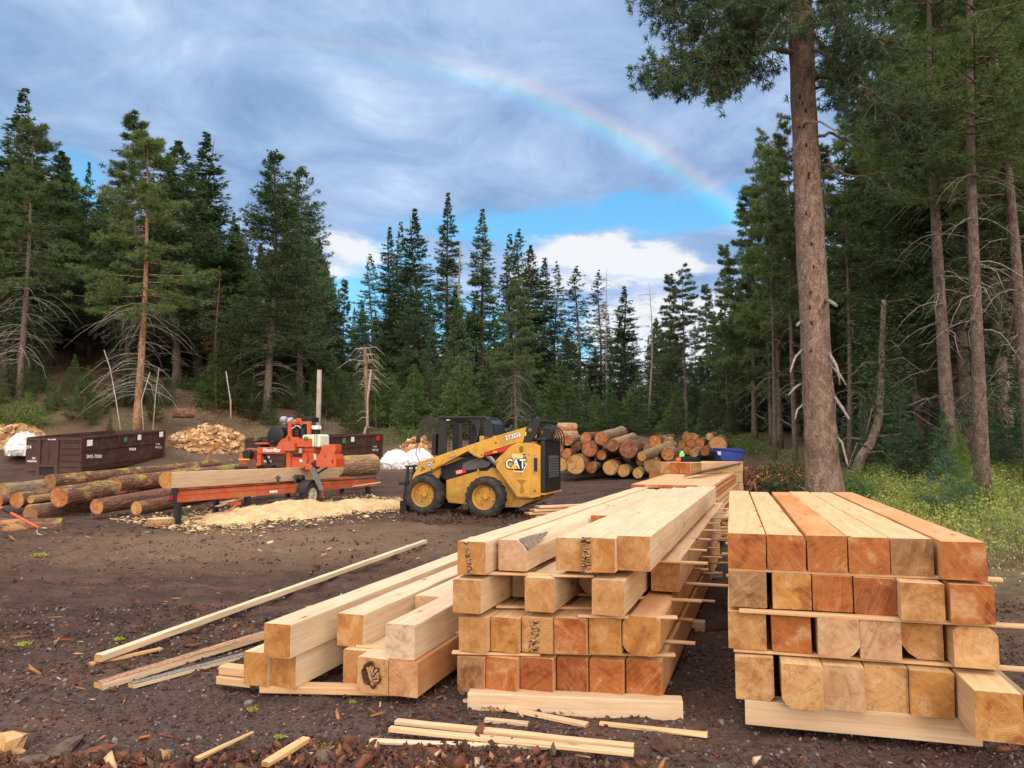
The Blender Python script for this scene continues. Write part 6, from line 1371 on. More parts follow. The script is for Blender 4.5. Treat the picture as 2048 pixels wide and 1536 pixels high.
# ================================================================ sawmill
ORG=paint('mill_orange',(.56,.075,.02),.45,.65,(.36,.22,.13))
def sawmill():
    A0=at(350,1050,16.0); A1=at(752,1002,23.6); A0.z=H(A0.x,A0.y); a=(A1-A0); a.z=0; Lb=a.length; a.normalize(); c=Vector((a.y,-a.x,0)); Z=Vector((0,0,1)); root=empty('portable_sawmill',A0); O=A0
    zr0=at(350,981,16.0).z-O.z; zr1=at(752,955,23.6).z-O.z; sl=(zr1-zr0)/Lb
    def P(l,cc,z): return a*l+c*cc+Z*(z+sl*l)
    def box(mb,l0,l1,c0,c1,z0,z1,m=0):
        return mb.add([P(l0,c0,z0),P(l1,c0,z0),P(l1,c1,z0),P(l0,c1,z0),P(l0,c0,z1),P(l1,c0,z1),P(l1,c1,z1),P(l0,c1,z1)],[(0,3,2,1),(4,5,6,7),(0,1,5,4),(1,2,6,5),(2,3,7,6),(3,0,4,7)],m)
    zr=zr0
    mb=MB(); box(mb,0,Lb,-.06,.0,zr-.115,zr-.012); box(mb,0,Lb,-.07,.012,zr-.25,zr-.13); box(mb,.0,Lb,-.05,-.01,zr-.14,zr-.11); mb.build('near_rail',ORG,root,bevel=.006)
    mb=MB(); box(mb,.02,Lb-.02,-.075,.012,zr-.012,zr+.004); mb.build('rail_strip',BLK2,root)
    mb=MB(); box(mb,.9,Lb,-.98,-.92,zr-.24,zr); mb.build('far_rail',ORG,root,bevel=.006)
    for l in (1.3,2.5,3.7,4.9,6.1,7.3,Lb-.1):
        mb=MB(); box(mb,l,l+.09,-.93,-.06,zr-.16,zr-.03); mb.build('cross_member',ORG,root)
    for l in (.03,2.2,4.95,7.6):
        mb=MB(); zg=H(*((O+P(l,-.03,0)).xy))-O.z-sl*l-.05; box(mb,l,l+.12,-.09,.02,zg,zr-.25); mb.build('leg',BLK2,root,bevel=.005)
        if l>1: mb=MB(); box(mb,l,l+.10,-.97,-.88,zg,zr-.24); mb.build('leg',BLK2,root)
    mb=MB(); box(mb,-.03,.0,-.16,.03,zr-.24,zr-.06); box(mb,-.03,.04,-.10,.03,zr-.06,zr+.05); mb.build('rail_end',BLK2,root,bevel=.004); mb=MB(); box(mb,-.045,-.03,-.14,-.04,zr-.19,zr-.10); mb.build('tail_lamp',simple('tail_red',(.35,.01,.01),.3),root)
    MB().box((0,0,0),(.001,.001,.001)) 
    # log stops, clamp
    for l in (3.4,4.1): mb=MB(); box(mb,l,l+.05,-.10,-.05,zr,zr+.20); box(mb,l-.03,l+.08,-.12,-.03,zr+.12,zr+.17); mb.build('log_clamp',GREYM,root)
    mb=MB(); box(mb,1.9,1.96,-.3,.03,zr-.42,zr-.36); mb.tube([P(1.93,-.05,zr-.22),P(1.93,-.04,zr-.40),P(1.6,.02,zr-.52)],.03,6); mb.build('leveller',ORG,root)
    mb=MB(); box(mb,2.9,4.6,.03,.06,zr-.40,zr-.36); mb.build('tie_bar',GREYM,root)
    # label on rail
    p=P(3.05,.013,zr-.19); mb=MB(); box(mb,3.0,3.3,.012,.016,zr-.21,zr-.15); mb.build('rail_label',WHT,root)
    # wheel and fender
    lw=4.35; zw=H(*((O+P(lw,.2,0)).xy))-O.z-sl*lw+.325
    t=MB().lathe([(.19,-.09),(.24,-.105),(.29,-.1),(.325,-.075),(.33,0),(.325,.075),(.29,.1),(.24,.105),(.19,.09)],P(lw,.22,zw),c,36)
    for k in range(36):
        for q in (-1,1):
            tt=2*math.pi*(k+.25*q)/36; u_=a*math.cos(tt)+Z*math.sin(tt); v_=(-a*math.sin(tt)+Z*math.cos(tt))*.014; b0=P(lw,.22,zw)+c*(.04*q)
            t.add([b0+u_*.325+v_-c*.03,b0+u_*.325-v_-c*.03,b0+u_*.325-v_+c*.03,b0+u_*.325+v_+c*.03,b0+u_*.337+v_-c*.03,b0+u_*.337-v_-c*.03,b0+u_*.337-v_+c*.03,b0+u_*.337+v_+c*.03],[(4,5,6,7),(0,1,5,4),(1,2,6,5),(2,3,7,6),(3,0,4,7)])
    tw=t.build('wheel',RUB,root); rm=MB().lathe([(.195,.085),(.18,.07),(.165,.05),(.10,.06),(.06,.075),(.0,.078)],P(lw,.22,zw),c,28); rm.build('rim',simple('dusty_white_rim',(.50,.46,.41),.6,.3,var=.25),tw)
    hh=MB()
    for k in range(8):
        tt=2*math.pi*k/8; hh.lathe([(0,.068),(.018,.066)],P(lw,.22,zw)+(a*math.cos(tt)+Z*math.sin(tt))*.125,c,8,0,False)
    hh.build('rim_hole',BLK2,tw)
    P_=[];
    mb=MB(); n=12; V=[]
    for i in range(n+1):
        tt=math.pi*(.94-.72*i/n); 
        for cc in (.08,.36): V.append(P(lw,cc,zw)+(a*math.cos(tt)*-1*-1+Z*math.sin(tt))*.39)
        for cc in (.36,.08): V.append(P(lw,cc,zw)+(a*math.cos(tt)+Z*math.sin(tt))*.375)
    mb.add(V,[(i*4+j,i*4+(j+1)%4,(i+1)*4+(j+1)%4,(i+1)*4+j) for i in range(n) for j in range(4)]+[(0,1,2,3),(4*n,4*n+1,4*n+2,4*n+3)]); mb.build('fender',BLK2,root)
    mb=MB(); box(mb,lw+.38,lw+.75,.0,.34,zr-.18,zr-.02); box(mb,lw+.38,lw+.45,.30,.34,zr-.40,zr-.02); mb.build('fender_box',ORG,root,bevel=.01); 
    mb=MB(); box(mb,lw+.37,lw+.378,.26,.31,zr-.16,zr-.06); mb.build('rail_label',WHT,root)
    # ---------------- saw head: profile read on the plane across the bed
    lh=4.55; HO=O+P(lh,0,zr)
    def m2(x,y,dl=0):
        u,v=x/4.096+280,y/4.096+810; q=on_plane(u,v,HO+a*dl,a)-(O+a*(lh+dl)); return (q.dot(c),q.z)
    def hp(pts,l0,l1,name,m,bev=.01,mb=None,parent=None):
        pp=[m2(x,y,l0) for x,y in pts]; fn=lambda p,l: a*(lh+l)+c*p[0]+Z*p[1]
        return MB().prism(pp,fn,l0,l1).build(name,m,parent or root,bevel=bev)
    def hr(x0,y0,x1,y1,l0,l1,name,m,bev=.01,parent=None): return hp([(x0,y1),(x1,y1),(x1,y0),(x0,y0)],l0,l1,name,m,bev,parent=parent)
    hr(1197,250,1232,568,.0,.10,'mast',ORG); hr(1290,380,1320,600,.5,.6,'mast',ORG); 
    # carriage: frame top
    hr(1210,134,1395,156,.0,.08,'engine_frame',ORG,.006); hr(1210,150,1238,300,.0,.08,'engine_frame',ORG,.006); hr(1366,150,1392,290,.0,.08,'engine_frame',ORG,.006)
    hr(1210,134,1395,156,.55,.63,'engine_frame',ORG,.006); hr(1366,150,1392,290,.55,.63,'engine_frame',ORG,.006)
    hp([(1270,150),(1272,118),(1285,106),(1308,106),(1322,120),(1324,170),(1314,170),(1312,140),(1285,140),(1283,150)],-.03,.0,'lifting_hook',ORG,.004)
    hr(1238,262,1300,345,-.02,.5,'head_block',ORG); hr(1282,276,1400,345,-.10,.35,'head_block',ORG)
    hp([(1105,372),(1135,310),(1165,276),(1190,268),(1215,280),(1232,300),(1232,372)],.12,.30,'belt_guard',ORG)
    hr(1158,308,1264,376,-.16,.10,'belt_guard',ORG)
    hr(958,346,1195,398,-.02,.16,'blade_housing',ORG); 
    hp([(958,398),(988,398),(988,490),(975,500),(940,500),(958,470)],.0,.14,'blade_housing',ORG)
    hr(1232,345,1425,382,.0,.5,'blade_housing',ORG); hp([(1240,382),(1425,350),(1425,470),(1395,522),(1245,526),(1232,500)],.05,.45,'blade_housing',ORG,.02)
    hp([(1330,382),(1360,390),(1375,440),(1360,490),(1330,520),(1330,382)],.0,.05,'blade_housing',ORG,.005)
    mb=hr(1250,398,1350,425,.02,.06,'guard_gap',BLK2,.0); hr(1300,355,1326,396,-.08,.0,'oil_can',STEEL,.01); hr(1306,446,1332,466,.03,.05,'head_label',WHT,0)
    # text on the housing
    q=m2(1002,384,-.03); q1=m2(1150,380,-.03); tm=facing(a*(lh-.024)+c*q[0]+Z*q[1],c*(q1[0]-q[0])+Z*(q1[1]-q[1])*.3,Z,.003)
    letters('Wood-Mizer',.150,tm,WHT,root,bold=.004,sx=.96*abs(q1[0]-q[0])/.76,shear=.25)
    # far wheel housing, idle side
    hp([(850,372),(880,352),(905,352),(925,372),(925,470),(900,492),(830,492),(808,460),(812,410)],.25,.5,'wheel_housing',ORG,.02)
    hp([(835,378),(880,362),(898,385),(898,430),(870,445),(838,435)],.05,.25,'rubber_bag',BLK2,.03)
    hp([(880,452),(948,446),(956,520),(884,522)],.0,.03,'rubber_flap',simple('brown_rubber',(.13,.07,.05),.8),.004)
    hr(780,504,880,526,.1,.3,'blade_guide',BLK2); hr(955,490,1085,518,.1,.25,'blade_guide',BLK2); hr(808,440,895,450,.02,.05,'warning_strip',simple('warning_yellow',(.65,.50,.03),.6),.0)
    hr(938,308,1050,322,.1,.55,'control_arm',ORG); hr(918,325,985,348,.1,.5,'control_arm',BLK2); hr(930,262,958,306,.3,.45,'hydraulic_pump',GREYM,.02); hp([(915,306),(975,300),(980,284),(960,284),(955,300),(915,300)],.1,.2,'hydraulic_pump',BLK2,.005)
    for k in range(3):
        x=1000+k*8; hp([(x,400),(x+8,400),(x+52,476),(x+44,480)],.1+.05*k,.13+.05*k,'hose',BLK2,.003)
    # black winch drum and engine
    q=m2(1145,252,.35); MB().lathe([(0,-.2),(.25,-.2),(.27,-.17),(.27,.17),(.25,.2),(0,.2)],a*(lh+.35)+c*q[0]+Z*q[1],a,26).build('belt_drum',BLK2,root)
    mb=MB(); rg=random.Random(8)
    for (x0,y0,x1,y1,l0,l1) in ((1245,165,1360,268,.12,.5),(1262,200,1300,255,.0,.15),(1312,190,1350,262,.02,.15),(1325,96,1400,140,.12,.5),(1388,180,1402,262,.1,.3),(1062,290,1100,314,.1,.3)):
        pp=[m2(x,y,l0) for x,y in ((x0,y1),(x1,y1),(x1,y0),(x0,y0))]; mb.prism(pp,lambda p,l: a*(lh+l)+c*p[0]+Z*p[1],l0,l1)
    mb.build('engine',BLK2,root,bevel=.02); 
    q=m2(1205,130,.3); mb=MB(); 
    for k in range(10):
        qq=m2(1180+rg.uniform(0,60),112+rg.uniform(0,45),.25); r_=rg.uniform(.05,.10); ctr=a*(lh+rg.uniform(.15,.45))+c*qq[0]+Z*qq[1]; mb.lathe([(0,-r_*.8),(r_*.8,-r_*.8),(r_,-r_*.5),(r_,r_*.5),(r_*.8,r_*.8),(0,r_*.8)],ctr,c if k%2 else a,10)
    mb.build('engine_block',simple('cast_aluminium',(.36,.36,.37),.5,.5,metal=.4,var=.3),root)
    q=m2(1330,100,.3); q2=m2(1330,78,.3); MB().tube([a*(lh+.3)+c*q[0]+Z*(q[1]-.02),a*(lh+.3)+c*q2[0]+Z*q2[1]],.05,10).build('exhaust_stack',BLK2,root)
    mb=MB(); pts=[(1238,192),(1262,186),(1276,168),(1300,172),(1318,190)]; mb.tube([a*(lh+.03)+c*m2(x,y,.03)[0]+Z*m2(x,y,.03)[1] for x,y in pts],.014,6); mb.build('hose',WHT,root)
    # water tank and bottle
    TK=simple('milky_plastic',(.66,.68,.55),.45,.35,var=.12,scale=4)
    hp([(1326,260),(1336,244),(1465,240),(1475,250),(1476,340),(1462,346),(1404,342),(1400,280),(1330,278)],-.05,.38,'water_tank',TK,.03); 
    for x in (1430,1446): hr(x,242,x+5,344,-.055,-.045,'tank_strap',simple('dark_strap',(.03,.06,.04),.7),.0)
    hr(1402,168,1454,200,.05,.25,'coolant_bottle',WHT,.025); hr(1388,200,1450,244,.1,.25,'bracket',BLK2,.005)
    q=m2(1362,268,-.1); MB().lathe([(0,-.05),(.045,-.05),(.05,.02),(0,.05)],a*(lh-.12)+c*q[0]+Z*q[1],Z,10).build('valve',simple('green_valve',(.04,.32,.08),.5),root)
    # control box on its bracket
    hp([(1468,404),(1494,326),(1598,322),(1600,372),(1590,404)],-.30,.0,'control_box_lid',ORG,.012); hp([(1442,420),(1468,404),(1590,402),(1606,440),(1606,508),(1540,512),(1442,505)],-.35,.05,'control_box',ORG,.012)
    hr(1570,448,1580,475,-.356,-.35,'handle',BLK2,0); hr(1512,412,1519,430,-.356,-.35,'handle',BLK2,0); hp([(1440,560),(1452,566),(1540,512),(1515,512)],-.1,-.05,'bracket',BLK2,.004)
    hp([(1420,400),(1440,398),(1442,450),(1428,450)],.0,.03,'head_label',simple('paper',(.65,.52,.35),.8),0)
    # sawdust chute, its rubber flap and blower
    hp([(1352,480),(1385,484),(1428,506),(1392,530),(1352,528)],-.2,.1,'sawdust_chute',ORG,.006)
    hp([(1390,530),(1428,506),(1452,560),(1502,690),(1470,702),(1430,620)],-.22,-.19,'chute_flap',simple('grey_rubber',(.16,.155,.15),.8,var=.3),.004)
    q=m2(1438,492,-.1); MB().lathe([(0,-.12),(.09,-.12),(.10,-.08),(.10,.10),(.07,.12),(.0,.12)],a*(lh-.1)+c*q[0]+Z*q[1],(c*.8-a*.6),18).build('blower_motor',BLK2,root)
    # feed motor on the rail
    hp([(1198,580),(1215,560),(1240,560),(1250,580),(1285,640),(1270,668),(1225,672),(1205,650)],-.12,.05,'motor_bracket',BLK2,.01)
    q=m2(1305,600,-.1); MB().lathe([(0,-.22),(.085,-.22),(.095,-.19),(.095,.14),(.07,.18),(.0,.18)],a*(lh-.1)+c*(q[0]-.02)+Z*q[1],(c*.95-a*.3),18).build('feed_motor',BLK2,root)
    hr(1260,572,1300,592,-.12,.1,'motor_cover',simple('dusty_yellow',(.55,.44,.28),.8),.01)
    tag(root,'orange portable bandsaw mill on a trailer bed with its tall saw head','sawmill')
    for l in (.0,): pass
    # squared log on the bed
    fr=(O+P(0,0,0),c,(a+Z*sl).normalized(),Z)
    o=beam(fr,-.62,zr+.03,.34,.335,-.15,6.3,GOLD,'half-squared log lying on the bed of the orange sawmill','squared log',wet=.2,wane=(.12,.0,.0,.12),name='squared_log',tint=(.98,.93,.88),rough=.003)
    return fr,zr
frMill,zrM=sawmill()
# log lying on the far rail behind the head
def log_mesh(r0,r1,L,seed,bend=.02,n=18):
    rg=random.Random(seed); k=max(4,int(L/.35)); V=[];mb=MB()
    for i in range(k+1):
        f=i/k; r_=r0+(r1-r0)*f
        for j in range(n):
            t=2*math.pi*j/n; q=1+.05*math.sin(2.1*t+f*L*1.3+seed)*math.cos(f*L*1.9+t)+.03*rg.uniform(-1,1)+.035*math.cos(2*t+seed)
            V.append((r_*q*math.cos(t)+bend*math.sin(f*3),f*L,r_*q*math.sin(t)))
    mb.add(V,[(i*n+j,i*n+(j+1)%n,(i+1)*n+(j+1)%n,(i+1)*n+j) for i in range(k) for j in range(n)],0,True)
    # cut faces: ring of bark then wood
    for base,y in ((0,-.002),(k*n,L+.002)):
        ring=[V[base+j] for j in range(n)]; inner=[(x*.93,y,z*.93) for x,_,z in ring]; b=len(mb.V); mb.V+=ring+inner
        for j in range(n): mb.F.append([b+j,b+(j+1)%n,b+n+(j+1)%n,b+n+j]); mb.M.append(0); mb.S.append(False)
        mb.F.append([b+n+j for j in range(n)]); mb.M.append(1); mb.S.append(False)
    return mb
def barkL(name,c1,c2,c3,moss=0,peel=0):
    def f(g,b):
        co=shift(g,objco(g)); n=g.noise(g.mul(co,(7,2,7)),1,5,.65,.8); v=g.vor(g.vm('ADD',g.mul(co,(15,3.2,15)),g.vm('SCALE',g.noise(g.mul(co,(9,3,9)),1,3,.6,0,color=True),sc=2.2)),1,'DISTANCE_TO_EDGE'); v2=g.noise(g.mul(co,(50,35,50)),1,4,.7)
        c=g.mix(g.rng(n,.35,.66),c1,c2); c=g.mix(g.m('MULTIPLY',g.rng(v,.0,.12,1,0),.8),c,c3); c=g.mix(g.rng(v2,.5,.75,0,.4),c,tuple(min(1,x*1.7) for x in c2))
        if peel: c=g.mix(g.rng(g.noise(g.mul(co,(2.2,.7,2.2)),1,5,.7),.56,.60,0,peel),c,(.48,.25,.12))
        if moss: c=g.mix(g.m('MULTIPLY',g.rng(g.noise(g.mul(co,(3,2,3)),1,4,.7),.50,.6,0,moss),g.rng(g.sep(co0(g))[2],.05,.2)),c,(.30,.33,.05))
        bump(g,b,addg(g,(n,.6),(v,1.6),(v2,.35)),.9,.03); return g.mix(1.,c,attr(g,'tint').outputs['Color'],'MULTIPLY')
    return mat(name,f,.9,.12)
def co0(g): return objco(g)
BK1=barkL('log_bark_brown',(.15,.075,.052),(.24,.125,.085),(.05,.03,.025),0,.5); BK2=barkL('log_bark_red',(.15,.065,.045),(.24,.12,.085),(.045,.025,.02),.9,.8); BK3=barkL('log_bark_grey',(.21,.145,.11),(.35,.25,.19),(.08,.05,.04),.5,.5)
def log(center,az,pitch,r0,r1,L,seed,end,label,group,bark=BK1,wet=.5,tint=(1,1,1)):
    o=log_mesh(r0,r1,L,seed).build('log',[bark,WE]); a_=Vector((math.sin(az)*math.cos(pitch),math.cos(az)*math.cos(pitch),math.sin(pitch))); x=Vector((math.cos(az),-math.sin(az),0)); z=x.cross(a_); p=Vector(center)
    o.matrix_world=Matrix(((x.x,a_.x,z.x,p.x),(x.y,a_.y,z.y,p.y),(x.z,a_.z,z.z,p.z),(0,0,0,1))); o.color=(*end,1); o['wet']=float(wet); o['tint']=[float(q) for q in tint]; o['stain']=0.
    return tag(o,label,'log',group)
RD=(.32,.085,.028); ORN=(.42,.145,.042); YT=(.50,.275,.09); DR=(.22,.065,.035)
# --- log pile behind the loader (read from picture: centre, radius in px; depth by row)
GP='logs in the big pile behind the loader'
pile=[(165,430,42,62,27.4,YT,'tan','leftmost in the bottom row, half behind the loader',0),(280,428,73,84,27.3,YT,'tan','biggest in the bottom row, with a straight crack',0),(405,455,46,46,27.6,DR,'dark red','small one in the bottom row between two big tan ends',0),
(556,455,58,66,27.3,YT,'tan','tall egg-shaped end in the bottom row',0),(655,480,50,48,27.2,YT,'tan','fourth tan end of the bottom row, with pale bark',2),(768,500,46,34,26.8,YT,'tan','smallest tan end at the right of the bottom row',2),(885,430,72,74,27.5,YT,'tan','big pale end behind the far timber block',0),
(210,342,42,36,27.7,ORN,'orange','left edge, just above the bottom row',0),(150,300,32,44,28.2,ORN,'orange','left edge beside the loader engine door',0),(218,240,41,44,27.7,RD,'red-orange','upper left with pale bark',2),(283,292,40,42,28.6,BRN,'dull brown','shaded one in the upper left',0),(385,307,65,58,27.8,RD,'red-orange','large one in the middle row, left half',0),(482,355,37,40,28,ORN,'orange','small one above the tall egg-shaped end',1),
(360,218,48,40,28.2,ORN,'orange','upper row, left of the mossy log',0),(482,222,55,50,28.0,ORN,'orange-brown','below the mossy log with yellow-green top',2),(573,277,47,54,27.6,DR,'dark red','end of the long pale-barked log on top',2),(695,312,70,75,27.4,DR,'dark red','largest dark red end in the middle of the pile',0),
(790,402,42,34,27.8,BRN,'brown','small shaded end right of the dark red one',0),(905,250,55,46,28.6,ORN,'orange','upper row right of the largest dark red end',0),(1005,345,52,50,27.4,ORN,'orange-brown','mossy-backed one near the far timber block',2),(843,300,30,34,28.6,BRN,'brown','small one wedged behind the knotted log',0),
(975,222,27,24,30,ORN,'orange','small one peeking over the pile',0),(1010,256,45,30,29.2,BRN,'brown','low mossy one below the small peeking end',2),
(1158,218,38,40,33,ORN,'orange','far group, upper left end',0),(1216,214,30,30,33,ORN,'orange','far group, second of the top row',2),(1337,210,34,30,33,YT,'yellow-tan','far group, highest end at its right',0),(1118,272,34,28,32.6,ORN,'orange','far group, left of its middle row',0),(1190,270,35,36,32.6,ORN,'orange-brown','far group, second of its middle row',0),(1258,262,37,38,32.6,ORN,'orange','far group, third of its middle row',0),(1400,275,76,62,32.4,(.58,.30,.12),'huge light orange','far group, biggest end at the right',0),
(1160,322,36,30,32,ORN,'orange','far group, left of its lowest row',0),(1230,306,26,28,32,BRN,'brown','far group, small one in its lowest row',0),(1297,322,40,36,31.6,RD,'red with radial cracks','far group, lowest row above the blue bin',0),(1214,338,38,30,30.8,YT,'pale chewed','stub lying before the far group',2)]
rgP=random.Random(12)
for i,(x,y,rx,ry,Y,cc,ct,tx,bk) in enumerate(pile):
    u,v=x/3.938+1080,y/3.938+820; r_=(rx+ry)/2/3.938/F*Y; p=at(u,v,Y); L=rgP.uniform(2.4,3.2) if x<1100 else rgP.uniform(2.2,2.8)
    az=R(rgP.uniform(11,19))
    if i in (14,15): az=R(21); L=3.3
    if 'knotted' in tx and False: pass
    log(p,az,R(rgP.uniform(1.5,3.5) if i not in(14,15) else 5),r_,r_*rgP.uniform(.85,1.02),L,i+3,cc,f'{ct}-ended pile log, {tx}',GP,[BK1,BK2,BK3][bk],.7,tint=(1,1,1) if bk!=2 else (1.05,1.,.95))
p=at(1080+600/3.938*1.0,820+160/3.938,28.0)
# cross log, knotted, sloping to lower left
a_=at(1080+800/3.938,820+365/3.938,26.6); b_=at(1080+1035/3.938,820+285/3.938,29.5); dv=b_-a_
log(a_,math.atan2(dv.x,dv.y),math.asin(dv.z/dv.length),.16,.24,dv.length,77,YT,'knotted crooked log with a chewed end lying slantwise on the pile',GP,BK3,.4,tint=(1.1,1.,.85))
for k,(x,y,rr) in enumerate(((195,135,62),(200,195,68))):
    p=at(1080+(x-65)/3.938,820+y/3.938,29.5); log(p,R(62),R(1),rr/3.938/F*30.5*.55,rr/3.938/F*30.5*.5,.85,90+k,YT,['pale peeled log on top of the pile beside the loader hoses','second pale peeled log just under the topmost one by the loader'][k],GP,BK3,.3,tint=(2.0,1.6,1.2))
# second tier bodies filling behind the front row
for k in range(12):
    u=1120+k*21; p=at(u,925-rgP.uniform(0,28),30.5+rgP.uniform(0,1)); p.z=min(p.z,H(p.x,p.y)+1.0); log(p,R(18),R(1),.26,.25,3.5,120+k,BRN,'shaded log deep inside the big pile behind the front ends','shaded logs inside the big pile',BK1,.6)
# --- logs on the left
GLL='long logs lying left of the sawmill'
left=[(185,1085,80,98,18.3,ORN,'orange round end, second from the left edge',7,8.,6.,BK2,.25),(-15,1090,46,66,18.6,ORN,'orange end cut off by the left edge of the photo',7,6.5,6.,BK2,.2),(632,1050,98,122,17.8,ORN,'biggest orange end with peeled bark on its top',9,8.2,5.,BK2,.3),
(1040,1150,80,86,17.2,(.50,.20,.075),'orange end low in the middle, in front of the biggest one',9,8.0,5.,BK1,.3),(1470,1165,72,76,17.0,YT,'pale tan knotted end nearest to the sawmill leg',12,6.,4.5,BK1,.3),(332,1072,42,42,18.0,YT,'upper small end of the forked pale pair',11,3.4,4.,BK3,.15),(310,1180,46,60,17.8,YT,'lower small end of the forked pale pair',12,3.2,3.,BK3,.15)]
for i,(x,y,rx,ry,Y,cc,tx,az,L,pt,bk,_) in enumerate(left):
    u,v=x/5.389,y/5.389+800; p=at(u,v,Y); r_=(rx+ry)/2/5.389/F*Y; log(p,R(az),R(pt*.55),r_,r_*.88,L,200+i,cc,'left log, '+tx,GLL,bk,.6)
for i,(u,v,Y,r_,az,L,tx) in enumerate(((5,985,20.3,.24,10,8,'behind the left-edge ends, grey-barked, highest at the left'),(100,965,21.4,.22,14,7.5,'behind the biggest end, topmost one under the dumpster'),(228,972,19.6,.24,12,7.,'mossy-backed, between the biggest end and the sawmill'),(60,1030,17.6,.20,12,6.,'dark low one in the shade under the orange ends'))):
    p=at(u,v,Y); log(p,R(az),R(2.5),r_,r_*.9,L,230+i,BRN,'left log '+tx,GLL,[BK3,BK2,BK2,BK1][i],.6,tint=(1,1,1))
log(at(676,932,24.6),R(40),R(1.2),.31,.34,1.45,260,YT,'thick light-barked log lying on its own behind the sawmill head',None,BK3,.4,tint=(1.15,1.05,.9))
log(at(-30,1062,15.5),R(70),R(0),.24,.22,1.35,261,BRN,'short dark peeling log at the left edge under the orange peavey',None,BK2,.6)
log(at(345,826,38.),R(60),R(0),.24,.24,1.0,262,ORN,'short cut log resting on the left bank above the dumpster',None,BK1,.6)
# stump slice by the mill leg
b=hit(322,1052); o=MB().lathe([(0,.0),(.27,0),(.28,.02),(.275,.15),(.26,.16)],(0,0,0),(0,0,1),26).lathe([(.262,.158),(.0,.162)],(0,0,0),(0,0,1),26,1,False).build('stump_slice',[BK3,simple('fresh_wood',(.66,.48,.28),.8,.1,var=.12)]); o.location=b; o['tint']=[1.2,1.,.8]; tag(o,'round slice of trunk used as a pad beside the front leg of the sawmill','stump slice')
# --- sawdust heap with slabs
def sawdust():
    A=hit(372,1046); B=hit(800,1003); d_=(B-A); d_.z=0; L=d_.length; y=d_.normalized(); x=Vector((y.y,-y.x,0)); nx,ny=90,150; 
    i=np.linspace(-1,1,nx)[None,:]; j=np.linspace(-.06,1.06,ny)[:,None]; Wd=1.35
    X=A.x+y.x*L*j+x.x*(i*Wd-.0); Y=A.y+y.y*L*j+x.y*(i*Wd-.0); base=Hmid(X,Y)
    ii=i+.5*(fbm(X*1.5,Y*1.5,71)-.5); m_=np.clip(1-ii**2*1.25,0,1)**1.1*np.clip(1-((j-.5)*2)**4,0,1)*(.35+.9*fbm(X*.9,Y*.9,72,3)); m_*=np.where(j<.35,.55+j*1.3,1.)
    Zz=base-.045+.33*m_+((fbm(X*9,Y*9,73,3)-.5)*.05+(fbm(X*3,Y*3,79,3)-.5)*.12)*np.clip(m_*4,0,1); V=np.stack([X+0*Zz,Y+0*Zz,Zz],-1).reshape(-1,3)
    a=np.arange(ny-1)[:,None]*nx+np.arange(nx-1)[None,:]; Fq=np.stack([a,a+1,a+nx+1,a+nx],-1).reshape(-1,4)
    def f(g,b):
        p=wpos(g); n=g.noise(p,3,5,.7); n2=g.noise(p,70,3,.7); bump(g,b,n2,.6,.012); return g.mix(g.rng(n2,.35,.7,0,.4),g.mix(g.rng(n,.42,.62),(.66,.49,.27),(.48,.31,.16)),(.40,.26,.13))
    o=mesh_np('sawdust_heap',V,Fq,mat('sawdust',f,.95,.1),smooth=True); tag(o,'long pale yellow sawdust heap along the near side of the sawmill','sawdust',kind='stuff')
sawdust()
def feather():
    rs_=np.random.RandomState(8); A=hit(372,1046); B=hit(800,1003); n=5200; t=rs_.uniform(-.12,1.12,n); d_=B-A; off=rs_.normal(0,1.15,n); k=np.array([d_.y,-d_.x])/math.hypot(d_.x,d_.y)
    x=A.x+d_.x*t+k[0]*off; y=A.y+d_.y*t+k[1]*off; z=Hmid(x,y)+.02; s_=.014*np.exp(rs_.normal(0,.5,n)); 
    o=scatter('sawdust_crumbs',np.stack([x,y,z+rs_.uniform(-.02,.03,n)],-1),np.stack([s_*1.8,s_*1.3,s_*.35],-1),yrot(rs_,n),iv,if_,[simple('sawdust_crumb',(.58,.42,.23),.95,.1,var=.25,scale=20)],rs=rs_); tag(o,'pale crumbs of sawdust strewn round the foot of the sawdust heap','sawdust',kind='stuff')
feather()
GSl='thin offcut slabs lying on the sawdust'
for i,(p0,p1,w_,tx) in enumerate((((440,1024),(640,985),.14,'lowest left'),((452,1015),(600,990),.12,'second from the left'),((620,992),(750,984),.12,'right one, nearest the wheel'),((640,1000),(760,990),.10,'right one, half buried'),((432,1032),(505,1022),.13,'short broken leftmost'))):
    a_=hit(*p0); b_=hit(*p1); a_.z=H(a_.x,a_.y)+.20+.03*(i%2); b_.z=H(b_.x,b_.y)+.30+.02*i; stick(a_,b_,w_,.02,'offcut_slab',f'thin pale offcut on the sawdust heap, {tx}','offcut',GSl,end=TAN,tint=(1,.93,.8))
